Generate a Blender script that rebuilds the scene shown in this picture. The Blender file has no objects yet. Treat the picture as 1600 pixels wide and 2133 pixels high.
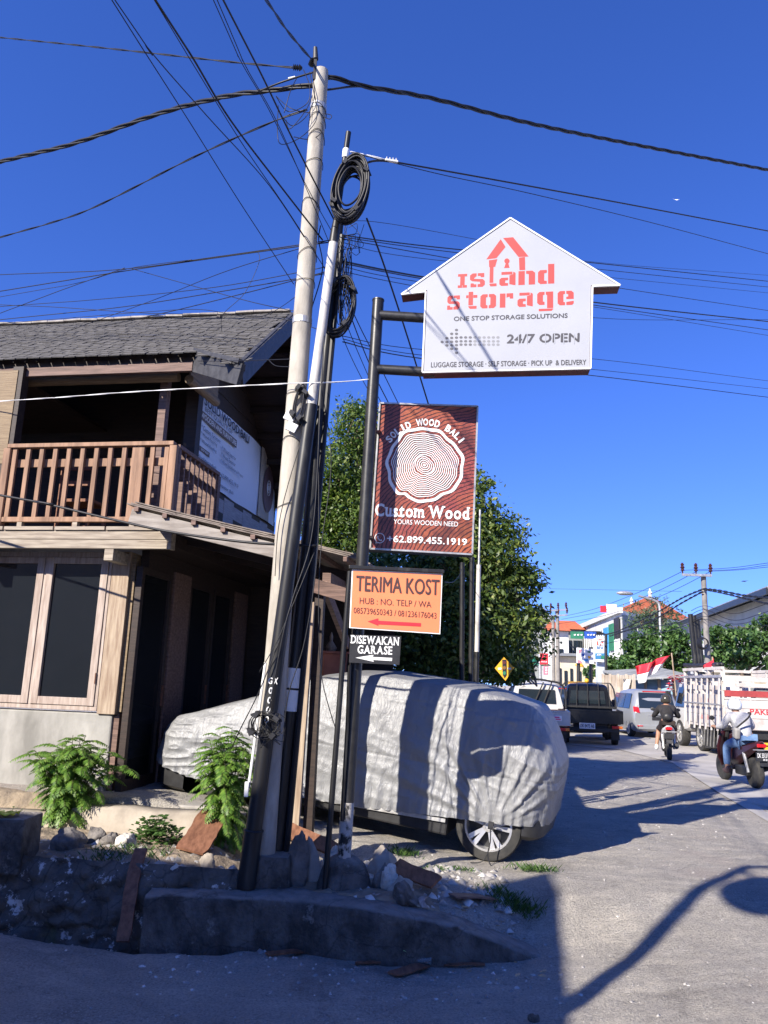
import bpy, bmesh, math, random
import numpy as np
from mathutils import Vector, Matrix
R_ = math.radians
rnd = random.Random(7)
SC = bpy.context.scene
COL = SC.collection
# ---------------------------------------------------------------- camera
FPX = 1620.0
PITCH, ROLL = R_(12.2), R_(2.0)
CAM = Vector((0, 0, 1.7))
FW = Vector((0, math.cos(PITCH), math.sin(PITCH)))
_u0 = Vector((0, -math.sin(PITCH), math.cos(PITCH)))
RT = Vector((1, 0, 0)) * math.cos(ROLL) + _u0 * math.sin(ROLL)
UP = Vector((-1, 0, 0)) * math.sin(ROLL) + _u0 * math.cos(ROLL)
cd = bpy.data.cameras.new('camera')
cam = bpy.data.objects.new('camera', cd)
COL.objects.link(cam)
m = Matrix((RT, UP, -FW)).transposed().to_4x4()
m.translation = CAM
cam.matrix_world = m
cd.sensor_fit = 'VERTICAL'
cd.sensor_height = 24.0
cd.lens = 24.0 * FPX / 2133.0
cd.clip_start = 0.05
cd.clip_end = 3000
SC.camera = cam
# ---------------------------------------------------------------- sky and sun
EL = R_(31.5)
LDIR = Vector((0.672 * math.cos(EL), 0.741 * math.cos(EL), -math.sin(EL))).normalized()   # the way the light travels
w = bpy.data.worlds.new('World')
SC.world = w
w.use_nodes = True
nt = w.node_tree
bg = nt.nodes['Background']
sk = nt.nodes.new('ShaderNodeTexSky')
sk.sky_type = 'NISHITA'
sk.sun_disc = False
sk.sun_elevation = EL
sk.sun_rotation = math.atan2(-LDIR.x, -LDIR.y)
sk.altitude = 100
sk.air_density = 1.0
sk.dust_density = 0.0
sk.ozone_density = 2.0
tcw = nt.nodes.new('ShaderNodeTexCoord'); mpw = nt.nodes.new('ShaderNodeMapping'); mpw.inputs['Location'].default_value = (0, 0, 0.09)
nt.links.new(tcw.outputs['Generated'], mpw.inputs['Vector']); nt.links.new(mpw.outputs[0], sk.inputs['Vector'])
hs = nt.nodes.new('ShaderNodeHueSaturation')
hs.inputs['Saturation'].default_value = 1.2
hs.inputs['Hue'].default_value = 0.505
hs.inputs['Value'].default_value = 1.0
nt.links.new(sk.outputs[0], hs.inputs['Color'])
tint = nt.nodes.new('ShaderNodeMix'); tint.data_type = 'RGBA'; tint.blend_type = 'MULTIPLY'; tint.inputs[0].default_value = 1.0; tint.inputs[7].default_value = (0.74, 0.88, 1.55, 1)
nt.links.new(hs.outputs[0], tint.inputs[6]); nt.links.new(tint.outputs[2], bg.inputs['Color'])
bg.inputs['Strength'].default_value = 0.084
sd = bpy.data.lights.new('sun', 'SUN')
sd.energy = 5.0
sd.angle = R_(0.53)
sd.color = (1.0, 0.92, 0.80)
sun = bpy.data.objects.new('sun', sd)
COL.objects.link(sun)
sun.rotation_euler = LDIR.to_track_quat('-Z', 'Y').to_euler()
sun.location = (-20, -20, 25)
SC.view_settings.view_transform = 'Standard'
SC.view_settings.look = 'None'
SC.view_settings.exposure = 1.0
SC.view_settings.gamma = 1.0
SC.view_settings.use_curve_mapping = False
SC.cycles.max_bounces = 6
SC.cycles.transparent_max_bounces = 8
SC.cycles.use_denoising = True

# ---------------------------------------------------------------- pixel geometry (photo pixels 1600 x 2133)
def ray(x, y):
    return FW + RT * ((x - 800) / FPX) + UP * ((1066.5 - y) / FPX)
def P(x, y, d):
    v = ray(x, y)
    return CAM + v * (d / v.y)
def G(x, y, z=0.0):
    v = ray(x, y)
    return CAM + v * ((z - CAM.z) / v.z)
def hit(x, y, p0, n):
    v = ray(x, y)
    return CAM + v * ((Vector(p0) - CAM).dot(n) / v.dot(n))

# ---------------------------------------------------------------- mesh helpers
class MB:
    def __init__(s):
        s.v = []; s.f = []
    def add(s, vs, fs):
        o = len(s.v)
        s.v += [Vector(q) for q in vs]
        s.f += [tuple(i + o for i in f) for f in fs]
        return s
    def box(s, c, size, rot=None):
        hx, hy, hz = size[0] / 2, size[1] / 2, size[2] / 2
        vs = [Vector((x, y, z)) for z in (-hz, hz) for y in (-hy, hy) for x in (-hx, hx)]
        if rot is not None:
            vs = [rot @ q for q in vs]
        c = Vector(c)
        return s.add([q + c for q in vs], [(0, 2, 3, 1), (4, 5, 7, 6), (0, 1, 5, 4), (2, 6, 7, 3), (0, 4, 6, 2), (1, 3, 7, 5)])
    def bx(s, x0, x1, y0, y1, z0, z1):
        return s.box(((x0 + x1) / 2, (y0 + y1) / 2, (z0 + z1) / 2), (abs(x1 - x0), abs(y1 - y0), abs(z1 - z0)))
    def bar(s, p, q, wd, ht, up=(0, 0, 1)):
        p = Vector(p); q = Vector(q); a = (q - p)
        L = a.length; a.normalize()
        up = Vector(up)
        sx = a.cross(up)
        if sx.length < 1e-5:
            sx = a.cross(Vector((1, 0, 0)))
        sx.normalize(); uz = sx.cross(a).normalized()
        rot = Matrix((sx, a, uz)).transposed()
        return s.box((p + q) / 2, (wd, L, ht), rot)
    def tube(s, pts, r, n=8, caps=True):
        pts = [Vector(q) for q in pts]
        N = len(pts)
        rs = r if isinstance(r, (list, tuple)) else [r] * N
        t0 = (pts[1] - pts[0]).normalized()
        up = Vector((0, 0, 1)) if abs(t0.z) < 0.9 else Vector((1, 0, 0))
        side = t0.cross(up).normalized()
        vs = []
        for i in range(N):
            t = (pts[min(i + 1, N - 1)] - pts[max(i - 1, 0)])
            if t.length < 1e-9: t = t0
            t.normalize()
            side = (side - t * side.dot(t))
            if side.length < 1e-6: side = t.orthogonal()
            side.normalize()
            b = t.cross(side)
            for k in range(n):
                a = 2 * math.pi * k / n
                vs.append(pts[i] + (side * math.cos(a) + b * math.sin(a)) * rs[i])
        fs = [(i * n + k, i * n + (k + 1) % n, (i + 1) * n + (k + 1) % n, (i + 1) * n + k) for i in range(N - 1) for k in range(n)]
        if caps:
            fs.append(tuple(reversed(range(n))))
            fs.append(tuple((N - 1) * n + k for k in range(n)))
        return s.add(vs, fs)
    def cyl(s, p, q, r1, r2=None, n=20):
        return s.tube([p, q], [r1, r1 if r2 is None else r2], n)
    def lathe(s, c, ax, prof, n=20):
        c = Vector(c); ax = Vector(ax).normalized()
        e = ax.orthogonal().normalized(); g = ax.cross(e)
        vs = []
        for (r, h) in prof:
            for k in range(n):
                a = 2 * math.pi * k / n
                vs.append(c + ax * h + (e * math.cos(a) + g * math.sin(a)) * r)
        N = len(prof)
        fs = [(i * n + k, i * n + (k + 1) % n, (i + 1) * n + (k + 1) % n, (i + 1) * n + k) for i in range(N - 1) for k in range(n)]
        fs += [tuple(reversed(range(n))), tuple((N - 1) * n + k for k in range(n))]
        return s.add(vs, fs)
    def slab(s, pts, th):
        pts = [Vector(q) for q in pts]; th = Vector(th); n = len(pts)
        return s.add(pts + [q + th for q in pts], [tuple(range(n)), tuple(reversed(range(n, 2 * n)))] + [(i, i + n, (i + 1) % n + n, (i + 1) % n) for i in range(n)])
    def poly(s, pts):
        return s.add(pts, [tuple(range(len(pts)))])
    def sph(s, c, r, n=14, m_=9, rot=None, squash=None):
        c = Vector(c); r = Vector(r) if not isinstance(r, (int, float)) else Vector((r, r, r))
        vs = []; fs = []
        for i in range(m_ + 1):
            t = math.pi * i / m_
            for k in range(n):
                a = 2 * math.pi * k / n
                q = Vector((r.x * math.sin(t) * math.cos(a), r.y * math.sin(t) * math.sin(a), r.z * math.cos(t)))
                if rot is not None: q = rot @ q
                vs.append(c + q)
        for i in range(m_):
            for k in range(n):
                fs.append((i * n + k, (i + 1) * n + k, (i + 1) * n + (k + 1) % n, i * n + (k + 1) % n))
        return s.add(vs, fs)
    def grid(s, rows):
        n = len(rows[0]); vs = [q for r in rows for q in r]
        return s.add(vs, [(i * n + k, i * n + k + 1, (i + 1) * n + k + 1, (i + 1) * n + k) for i in range(len(rows) - 1) for k in range(n - 1)])

WM = {}     # world matrices of parents (kept by hand, nothing is evaluated)
def link(o, parent=None):
    COL.objects.link(o)
    if parent is not None:
        o.parent = parent
    return o
def fin(name, me, mat, parent=None, smooth=False, bevel=0.0, seg=2, fixn=True):
    if fixn:
        bm = bmesh.new(); bm.from_mesh(me)
        bmesh.ops.recalc_face_normals(bm, faces=bm.faces)
        bm.to_mesh(me); bm.free()
    if mat is not None:
        me.materials.append(mat)
    if smooth:
        me.polygons.foreach_set('use_smooth', [True] * len(me.polygons))
        if smooth != 'all':
            try: me.set_sharp_from_angle(angle=R_(40))
            except Exception: pass
    o = bpy.data.objects.new(name, me)
    link(o, parent)
    if bevel:
        b = o.modifiers.new('bevel', 'BEVEL'); b.width = bevel; b.segments = seg; b.limit_method = 'ANGLE'; b.angle_limit = R_(35)
    return o
def tag(o, label=None, cat=None, group=None, kind=None):
    if label: o['label'] = label
    if cat: o['category'] = cat
    if group: o['group'] = group
    if kind: o['kind'] = kind
    return o
def part(mb, name, mat, parent=None, world=False, **k):
    """a part of a thing; world=True when the vertices are in world space"""
    vs = mb.v
    if world and parent is not None:
        inv = WM[parent.name].inverted()
        vs = [inv @ q for q in vs]
    me = bpy.data.meshes.new(name)
    me.from_pydata([tuple(q) for q in vs], [], mb.f)
    return fin(name, me, mat, parent, **k)
def solo(mb, name, mat, label, cat, group=None, kind=None, base=None, **k):
    """a thing that is one mesh, its origin at its base"""
    xs = [q.x for q in mb.v]; ys = [q.y for q in mb.v]; zs = [q.z for q in mb.v]
    b = Vector(((min(xs) + max(xs)) / 2, (min(ys) + max(ys)) / 2, min(zs))) if base is None else Vector(base)
    me = bpy.data.meshes.new(name)
    me.from_pydata([tuple(q - b) for q in mb.v], [], mb.f)
    o = fin(name, me, mat, None, **k)
    o.location = b
    return tag(o, label, cat, group, kind)
def thing(name, label, cat, loc=(0, 0, 0), rz=0.0, group=None, mat3=None):
    o = bpy.data.objects.new(name, None)
    o.empty_display_size = 0.2
    link(o)
    M_ = Matrix.Translation(Vector(loc)) @ (mat3.to_4x4() if mat3 is not None else Matrix.Rotation(rz, 4, 'Z'))
    o.location = loc
    o.rotation_euler = M_.to_euler()
    WM[o.name] = M_
    return tag(o, label, cat, group)
def copy_tree(o, parent=None):
    c = o.copy(); COL.objects.link(c)
    if parent is not None: c.parent = parent
    for ch in list(o.children): copy_tree(ch, c)
    return c
def np_mesh(name, V, Fq, mat, parent=None, smooth=False):
    me = bpy.data.meshes.new(name)
    V = np.asarray(V, dtype=np.float32); Fq = np.asarray(Fq, dtype=np.int32)
    k = Fq.shape[1]
    me.vertices.add(len(V)); me.vertices.foreach_set('co', V.ravel())
    me.loops.add(Fq.size); me.loops.foreach_set('vertex_index', Fq.ravel())
    me.polygons.add(len(Fq)); me.polygons.foreach_set('loop_start', np.arange(0, Fq.size, k, dtype=np.int32))
    me.update(calc_edges=True); me.validate()
    return fin(name, me, mat, parent, smooth=smooth, fixn=False)
def smooth_path(pts, sub=6):
    pts = [Vector(q) for q in pts]
    if len(pts) < 3: return pts
    out = []
    for i in range(len(pts) - 1):
        p0 = pts[max(i - 1, 0)]; p1 = pts[i]; p2 = pts[i + 1]; p3 = pts[min(i + 2, len(pts) - 1)]
        for k in range(sub):
            t = k / sub
            out.append(0.5 * ((2 * p1) + (p2 - p0) * t + (2 * p0 - 5 * p1 + 4 * p2 - p3) * t * t + (3 * p1 - p0 - 3 * p2 + p3) * t ** 3))
    out.append(pts[-1])
    return out

# ---------------------------------------------------------------- materials
def newmat(name):
    mt = bpy.data.materials.new(name); mt.use_nodes = True
    return mt, mt.node_tree, mt.node_tree.nodes['Principled BSDF']
def mixrgb(nt, fac, a, b, mode='MIX'):
    n = nt.nodes.new('ShaderNodeMix'); n.data_type = 'RGBA'; n.blend_type = mode
    for val, s in ((fac, n.inputs[0]), (a, n.inputs[6]), (b, n.inputs[7])):
        if isinstance(val, bpy.types.NodeSocket): nt.links.new(val, s)
        elif isinstance(val, (int, float)): s.default_value = val
        else: s.default_value = (*val[:3], 1)
    return n.outputs[2]
def ramp(nt, src, stops):
    n = nt.nodes.new('ShaderNodeValToRGB')
    while len(n.color_ramp.elements) < len(stops): n.color_ramp.elements.new(0.5)
    for e, (p, c) in zip(n.color_ramp.elements, stops):
        e.position = p
        e.color = (c, c, c, 1) if isinstance(c, (int, float)) else (*c[:3], 1)
    nt.links.new(src, n.inputs[0])
    return n.outputs[0]
def noise(nt, scale, detail=6, stretch=None, rough=0.6, vec=None, dist=0.0):
    n = nt.nodes.new('ShaderNodeTexNoise')
    n.inputs['Scale'].default_value = scale; n.inputs['Detail'].default_value = detail
    n.inputs['Roughness'].default_value = rough; n.inputs['Distortion'].default_value = dist
    if vec is None:
        tc = nt.nodes.new('ShaderNodeTexCoord'); vec = tc.outputs['Object']
        if stretch:
            mp = nt.nodes.new('ShaderNodeMapping'); mp.inputs['Scale'].default_value = stretch
            nt.links.new(vec, mp.inputs['Vector']); vec = mp.outputs[0]
    nt.links.new(vec, n.inputs['Vector'])
    return n.outputs['Fac']
def bump(nt, b, h, strength, dist=0.01):
    n = nt.nodes.new('ShaderNodeBump'); n.inputs['Strength'].default_value = strength; n.inputs['Distance'].default_value = dist
    nt.links.new(h, n.inputs['Height']); nt.links.new(n.outputs[0], b.inputs['Normal'])
def mat(name, c1, c2=None, scale=6, rough=0.75, metal=0.0, bmp=0.15, bscale=None, stretch=None, stops=(0.35, 0.65), spec=0.4, bdist=0.01):
    mt, nt, b = newmat(name)
    c2 = c2 or tuple(x * 0.72 for x in c1)
    f = ramp(nt, noise(nt, scale, 7, stretch), [(stops[0], 0.0), (stops[1], 1.0)])
    nt.links.new(mixrgb(nt, f, c1, c2), b.inputs['Base Color'])
    b.inputs['Roughness'].default_value = rough; b.inputs['Metallic'].default_value = metal
    b.inputs['Specular IOR Level'].default_value = spec
    if bmp: bump(nt, b, noise(nt, bscale or scale * 5, 5, stretch), bmp, bdist)
    return mt
def leafmat(name, ca, cb, cc=None, trans=0.35):
    mt, nt, b = newmat(name)
    g = nt.nodes.new('ShaderNodeNewGeometry')
    st = [(0.0, ca), (0.75, cb), (1.0, cc or cb)]
    c = ramp(nt, g.outputs['Random Per Island'], st)
    nt.links.new(c, b.inputs['Base Color'])
    b.inputs['Roughness'].default_value = 0.45
    tr = nt.nodes.new('ShaderNodeBsdfTranslucent')
    nt.links.new(mixrgb(nt, 1.0, c, (1.0, 1.25, 0.45), 'MULTIPLY'), tr.inputs['Color'])
    mx = nt.nodes.new('ShaderNodeMixShader'); mx.inputs[0].default_value = trans
    out = nt.nodes['Material Output']
    nt.links.new(b.outputs[0], mx.inputs[1]); nt.links.new(tr.outputs[0], mx.inputs[2]); nt.links.new(mx.outputs[0], out.inputs['Surface'])
    return mt
def glassy(name, col=(0.01, 0.012, 0.015), rough=0.03):
    mt, nt, b = newmat(name)
    b.inputs['Base Color'].default_value = (*col, 1); b.inputs['Roughness'].default_value = rough
    b.inputs['Specular IOR Level'].default_value = 0.5; b.inputs['IOR'].default_value = 1.75
    return mt
M = {}
M['concrete_pole'] = mat('aged_concrete', (0.46, 0.425, 0.36), (0.28, 0.255, 0.215), 7, 0.85, stretch=(1, 1, 0.35), bmp=0.25, bscale=60)
M['concrete'] = mat('stained_concrete', (0.36, 0.34, 0.31), (0.20, 0.19, 0.17), 3, 0.9, bmp=0.4, bscale=40)
M['dark_concrete'] = mat('sooty_concrete', (0.17, 0.155, 0.14), (0.06, 0.054, 0.048), 5, 0.95, bmp=1.0, bscale=30, bdist=0.04, stretch=(1, 1, 0.75), stops=(0.38, 0.62))
def dusty(m_, col, amt=0.8):
    nt = m_.node_tree; b = nt.nodes['Principled BSDF']; src = b.inputs['Base Color'].links[0].from_socket
    g = nt.nodes.new('ShaderNodeNewGeometry'); sx = nt.nodes.new('ShaderNodeSeparateXYZ'); nt.links.new(g.outputs['Normal'], sx.inputs[0])
    a = nt.nodes.new('ShaderNodeMath'); a.operation = 'MULTIPLY'; nt.links.new(ramp(nt, sx.outputs['Z'], [(0.45, 0.0), (0.9, amt)]), a.inputs[0]); nt.links.new(ramp(nt, noise(nt, 7, 6), [(0.3, 0.3), (0.6, 1.0)]), a.inputs[1])
    c = mixrgb(nt, a.outputs[0], src, col)
    vc = nt.nodes.new('ShaderNodeTexVoronoi'); vc.feature = 'DISTANCE_TO_EDGE'; vc.inputs['Scale'].default_value = 2.3; tc = nt.nodes.new('ShaderNodeTexCoord'); nt.links.new(mixrgb(nt, 0.2, tc.outputs['Object'], noise(nt, 4, 5)), vc.inputs['Vector'])
    c = mixrgb(nt, ramp(nt, vc.outputs['Distance'], [(0.0, 0.45), (0.012, 0.0)]), c, (0.02, 0.018, 0.016))
    c = mixrgb(nt, ramp(nt, noise(nt, 3.1, 8, rough=0.75), [(0.60, 0.0), (0.66, 0.7)]), c, (0.30, 0.285, 0.26))
    nt.links.new(c, b.inputs['Base Color'])
dusty(M['dark_concrete'], (0.33, 0.30, 0.265))
M['black_paint'] = mat('worn_black_paint', (0.012, 0.012, 0.013), (0.05, 0.05, 0.047), 9, 0.42, stretch=(1, 1, 0.2), stops=(0.52, 0.75), bmp=0.08)
M['white_paint'] = mat('worn_white_paint', (0.50, 0.48, 0.44), (0.20, 0.18, 0.155), 9, 0.55, stretch=(1, 1, 0.4), stops=(0.5, 0.8), bmp=0.08)
M['black_steel'] = mat('dull_black_steel', (0.016, 0.016, 0.017), (0.03, 0.03, 0.03), 12, 0.38, bmp=0.05)
M['cable'] = mat('black_cable', (0.008, 0.008, 0.010), (0.016, 0.016, 0.019), 30, 0.5, bmp=0)
M['steel'] = mat('galvanised_steel', (0.55, 0.55, 0.54), (0.35, 0.34, 0.33), 14, 0.45, metal=0.6, bmp=0.05)
M['rust'] = mat('rusty_steel', (0.22, 0.09, 0.05), (0.10, 0.05, 0.035), 14, 0.8)
M['sign_white'] = mat('sign_white', (0.37, 0.38, 0.405), (0.345, 0.355, 0.38), 2, 0.4, bmp=0)
M['white'] = mat('plain_white', (0.80, 0.80, 0.79), (0.70, 0.70, 0.69), 5, 0.5, bmp=0.05)
M['red_print'] = mat('red_print', (0.50, 0.066, 0.056), (0.47, 0.06, 0.052), 3, 0.5, bmp=0)
M['grey_print'] = mat('grey_print', (0.075, 0.072, 0.077), (0.06, 0.058, 0.062), 3, 0.5, bmp=0)
M['light_grey_print'] = mat('light_grey_print', (0.235, 0.238, 0.245), (0.22, 0.222, 0.23), 3, 0.5, bmp=0)
M['maroon'] = mat('maroon_sheet', (0.13, 0.035, 0.035), (0.09, 0.025, 0.03), 8, 0.45, bmp=0.04)
M['orange_sign'] = mat('orange_sheet', (0.80, 0.225, 0.095), (0.75, 0.205, 0.088), 3, 0.5, bmp=0)
M['black'] = mat('flat_black', (0.014, 0.014, 0.016), (0.03, 0.03, 0.033), 9, 0.5, bmp=0.03)
M['brown_print'] = mat('brown_print', (0.07, 0.035, 0.035), (0.06, 0.03, 0.03), 3, 0.5, bmp=0)
M['red'] = mat('red_sheet', (0.65, 0.03, 0.045), (0.55, 0.025, 0.04), 4, 0.5, bmp=0.02)
M['wood_light'] = mat('weathered_light_wood', (0.46, 0.385, 0.335), (0.28, 0.215, 0.18), 5, 0.75, stretch=(6, 6, 0.6), bmp=0.25, bscale=18)
M['wood_post'] = mat('pale_timber', (0.40, 0.32, 0.235), (0.24, 0.17, 0.12), 5, 0.75, stretch=(6, 6, 0.6), bmp=0.25, bscale=18)
M['wood_rail'] = mat('warm_rail_wood', (0.34, 0.20, 0.125), (0.17, 0.095, 0.058), 2.2, 0.7, stretch=(7, 7, 0.7), bmp=0.2, bscale=18)
M['wood_grey'] = mat('grey_weathered_board', (0.38, 0.33, 0.265), (0.17, 0.135, 0.11), 4, 0.85, stretch=(0.6, 7, 7), bmp=0.35, bscale=14, stops=(0.38, 0.72))
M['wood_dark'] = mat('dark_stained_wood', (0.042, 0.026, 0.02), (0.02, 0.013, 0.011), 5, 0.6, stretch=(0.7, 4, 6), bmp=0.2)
M['wood_fascia'] = mat('brown_fascia_wood', (0.20, 0.125, 0.10), (0.09, 0.055, 0.045), 4, 0.7, stretch=(0.6, 6, 9), bmp=0.3, bscale=14)
M['wood_barge'] = mat('shaded_barge_board', (0.06, 0.06, 0.065), (0.03, 0.03, 0.033), 5, 0.6, stretch=(2, 2, 2), bmp=0.2)  # dark wood with its bluish shade put into the colour
M['plank'] = mat('reddish_plank', (0.25, 0.115, 0.065), (0.13, 0.055, 0.03), 5, 0.7, stretch=(5, 0.8, 5), bmp=0.3, bscale=14)
M['shingle'] = mat('grey_shingle', (0.135, 0.128, 0.12), (0.06, 0.057, 0.055), 9, 0.9, bmp=0.4, bscale=40, stops=(0.3, 0.7))
M['plaster'] = mat('stained_plaster', (0.37, 0.36, 0.335), (0.19, 0.185, 0.17), 1.9, 0.9, stretch=(1.2, 1.2, 0.6), bmp=0.2, bscale=30, stops=(0.36, 0.66))
M['plinth'] = mat('pale_plinth', (0.40, 0.35, 0.285), (0.22, 0.19, 0.155), 3, 0.92, bmp=0.5, bscale=16, stops=(0.4, 0.7))
M['glass'] = glassy('dark_glass')
M['bamboo'] = mat('bamboo_blind', (0.27, 0.20, 0.12), (0.16, 0.11, 0.065), 4, 0.7, stretch=(1, 1, 30), bmp=0.5, bscale=6)
M['tyre'] = mat('tyre_rubber', (0.022, 0.022, 0.022), (0.045, 0.043, 0.04), 12, 0.85, bmp=0.1)
M['rim'] = mat('silver_alloy', (0.72, 0.72, 0.73), (0.62, 0.62, 0.63), 9, 0.3, metal=0.7, bmp=0)
M['plastic'] = mat('black_plastic', (0.018, 0.018, 0.019), (0.03, 0.03, 0.031), 9, 0.45, bmp=0.05)
M['rock'] = mat('lava_rock', (0.22, 0.20, 0.18), (0.08, 0.075, 0.07), 6, 0.95, bmp=0.8, bscale=18, bdist=0.03)
M['pale_rock'] = mat('pale_limestone', (0.62, 0.58, 0.50), (0.26, 0.24, 0.21), 7, 0.92, bmp=0.8, bscale=18, bdist=0.03, stops=(0.42, 0.62))
M['bark'] = mat('tree_bark', (0.20, 0.15, 0.11), (0.10, 0.075, 0.055), 8, 0.95, stretch=(3, 3, 0.6), bmp=0.6)
M['stem'] = mat('green_stem', (0.10, 0.12, 0.04), (0.07, 0.07, 0.03), 8, 0.8)
M['leaf_bush'] = leafmat('fern_leaf', (0.055, 0.13, 0.018), (0.13, 0.24, 0.035), (0.2, 0.3, 0.06), 0.3)
M['leaf_tree'] = leafmat('tree_leaf', (0.035, 0.075, 0.012), (0.11, 0.17, 0.03), (0.20, 0.24, 0.05), 0.3)
M['leaf_dark'] = leafmat('glossy_leaf', (0.04, 0.08, 0.018), (0.12, 0.17, 0.035), (0.26, 0.29, 0.07), 0.28)
M['leaf_far'] = leafmat('street_leaf', (0.04, 0.09, 0.025), (0.08, 0.16, 0.04), (0.13, 0.22, 0.06), 0.3)
M['leaf_feather'] = leafmat('feathery_leaf', (0.05, 0.09, 0.045), (0.09, 0.13, 0.07), None, 0.3)
M['leaf_low'] = leafmat('low_weed_leaf', (0.035, 0.085, 0.018), (0.075, 0.14, 0.035), None, 0.25)
M['terracotta'] = mat('terracotta', (0.34, 0.12, 0.07), (0.25, 0.085, 0.05), 7, 0.8)
M['yellow'] = mat('yellow_sheet', (0.80, 0.42, 0.03), (0.72, 0.36, 0.025), 5, 0.5, bmp=0.02)
M['blue'] = mat('blue_sheet', (0.03, 0.10, 0.42), (0.025, 0.08, 0.36), 4, 0.5, bmp=0.02)
M['sky_blue'] = mat('light_blue_sheet', (0.06, 0.30, 0.62), (0.05, 0.26, 0.56), 4, 0.5, bmp=0.02)
M['green'] = mat('green_sheet', (0.03, 0.20, 0.11), (0.025, 0.15, 0.08), 4, 0.6, bmp=0.02)
M['pink'] = mat('pink_sheet', (0.75, 0.22, 0.27), (0.68, 0.18, 0.23), 4, 0.6, bmp=0.02)
M['pink_print'] = mat('pink_print', (0.80, 0.12, 0.24), (0.75, 0.10, 0.22), 4, 0.6, bmp=0)
M['skin'] = mat('brown_skin', (0.36, 0.20, 0.13), (0.30, 0.16, 0.10), 9, 0.6, bmp=0.03)
M['jacket'] = mat('black_cloth', (0.016, 0.015, 0.016), (0.03, 0.028, 0.03), 9, 0.9, bmp=0.3, bscale=14, bdist=0.03)
M['grey_cloth'] = mat('light_grey_cloth', (0.44, 0.44, 0.45), (0.36, 0.36, 0.37), 6, 0.9, bmp=0.5, bscale=9, bdist=0.04)
M['denim'] = mat('blue_denim', (0.13, 0.22, 0.38), (0.08, 0.15, 0.29), 9, 0.85, bmp=0.3, bscale=14, bdist=0.02)
M['orange_roof'] = mat('orange_roof_tile', (0.60, 0.16, 0.06), (0.42, 0.11, 0.05), 2.5, 0.8, bmp=0.6, bscale=5, bdist=0.05)
M['grey_roof'] = mat('grey_sheet_roof', (0.30, 0.31, 0.31), (0.16, 0.17, 0.17), 0.9, 0.8, bmp=0.5, bscale=4, bdist=0.05, stretch=(1, 4, 4))
M['wall_white'] = mat('white_wall', (0.66, 0.66, 0.64), (0.52, 0.52, 0.50), 0.8, 0.85)
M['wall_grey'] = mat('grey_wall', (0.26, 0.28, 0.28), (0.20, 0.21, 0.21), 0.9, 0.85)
M['wall_cream'] = mat('cream_wall', (0.62, 0.55, 0.40), (0.50, 0.43, 0.31), 0.9, 0.85)
M['window'] = glassy('window_glass', (0.015, 0.022, 0.028), 0.08)
M['corrugated'] = mat('rusty_corrugated', (0.52, 0.46, 0.38), (0.36, 0.29, 0.22), 2, 0.8)
M['blue_wood'] = mat('faded_blue_board', (0.25, 0.38, 0.46), (0.18, 0.28, 0.35), 3, 0.8)
M['tarp'] = mat('pale_tarp', (0.60, 0.58, 0.52), (0.45, 0.43, 0.38), 3, 0.8, bmp=0.5, bscale=4, bdist=0.05)
M['silver_paint'] = mat('silver_car_paint', (0.34, 0.355, 0.37), (0.31, 0.325, 0.34), 3, 0.28, metal=0.35, bmp=0)
M['white_car'] = mat('white_car_paint', (0.50, 0.50, 0.48), (0.43, 0.42, 0.40), 4, 0.4, bmp=0)
M['black_car'] = mat('black_car_paint', (0.005, 0.0055, 0.007), (0.009, 0.009, 0.010), 4, 0.25, bmp=0)
M['navy_car'] = mat('navy_car_paint', (0.015, 0.02, 0.035), (0.02, 0.026, 0.04), 4, 0.25, bmp=0)
M['tail_red'] = mat('red_lamp_lens', (0.55, 0.015, 0.02), (0.42, 0.01, 0.015), 20, 0.15, bmp=0)
M['lamp_orange'] = mat('amber_lamp_lens', (0.8, 0.22, 0.03), (0.7, 0.18, 0.03), 20, 0.2, bmp=0)
M['truck_white'] = mat('scuffed_white_boards', (0.50, 0.47, 0.44), (0.32, 0.25, 0.22), 3, 0.75, stops=(0.5, 0.78), bmp=0.2)
M['truck_red'] = mat('red_board', (0.36, 0.05, 0.05), (0.25, 0.04, 0.04), 4, 0.7)
M['helmet_white'] = mat('white_helmet_shell', (0.72, 0.76, 0.76), (0.66, 0.70, 0.70), 4, 0.2, bmp=0)
M['helmet_dark'] = mat('dark_helmet_shell', (0.035, 0.032, 0.026), (0.05, 0.045, 0.036), 4, 0.18, bmp=0)
M['porcelain'] = mat('brown_porcelain', (0.06, 0.02, 0.015), (0.05, 0.018, 0.014), 8, 0.2, bmp=0)
M['dry'] = mat('dry_litter', (0.50, 0.40, 0.24), (0.30, 0.21, 0.12), 9, 0.9)
# ---------------------------------------------------------------- terrain
def S_(t):
    t = np.clip(t, 0, 1); return t * t * (3 - 2 * t)
_kp = [G(300, 1870), G(600, 1868), G(800, 1892), G(950, 1925, -.10), G(1130, 1990, -.33)]
KX = np.array([-40, -6, -3.4] + [q.x for q in _kp] + [2.4, 4.5, 60]); KY = np.array([12.0, 8.05, 7.0] + [q.y for q in _kp] + [6.2, 5.6, 4.0])
KY[3] = 6.62
def vnoise(X, Y, sc, seed=0):
    x = np.asarray(X) * sc + seed * 17.3; y = np.asarray(Y) * sc + seed * 9.1
    xi = np.floor(x); yi = np.floor(y); fx = x - xi; fy = y - yi
    fx = fx * fx * (3 - 2 * fx); fy = fy * fy * (3 - 2 * fy)
    def h(a, b):
        v = np.sin(a * 127.1 + b * 311.7 + seed * 74.7) * 43758.5453
        return v - np.floor(v)
    return (h(xi, yi) * (1 - fx) + h(xi + 1, yi) * fx) * (1 - fy) + (h(xi, yi + 1) * (1 - fx) + h(xi + 1, yi + 1) * fx) * fy
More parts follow.
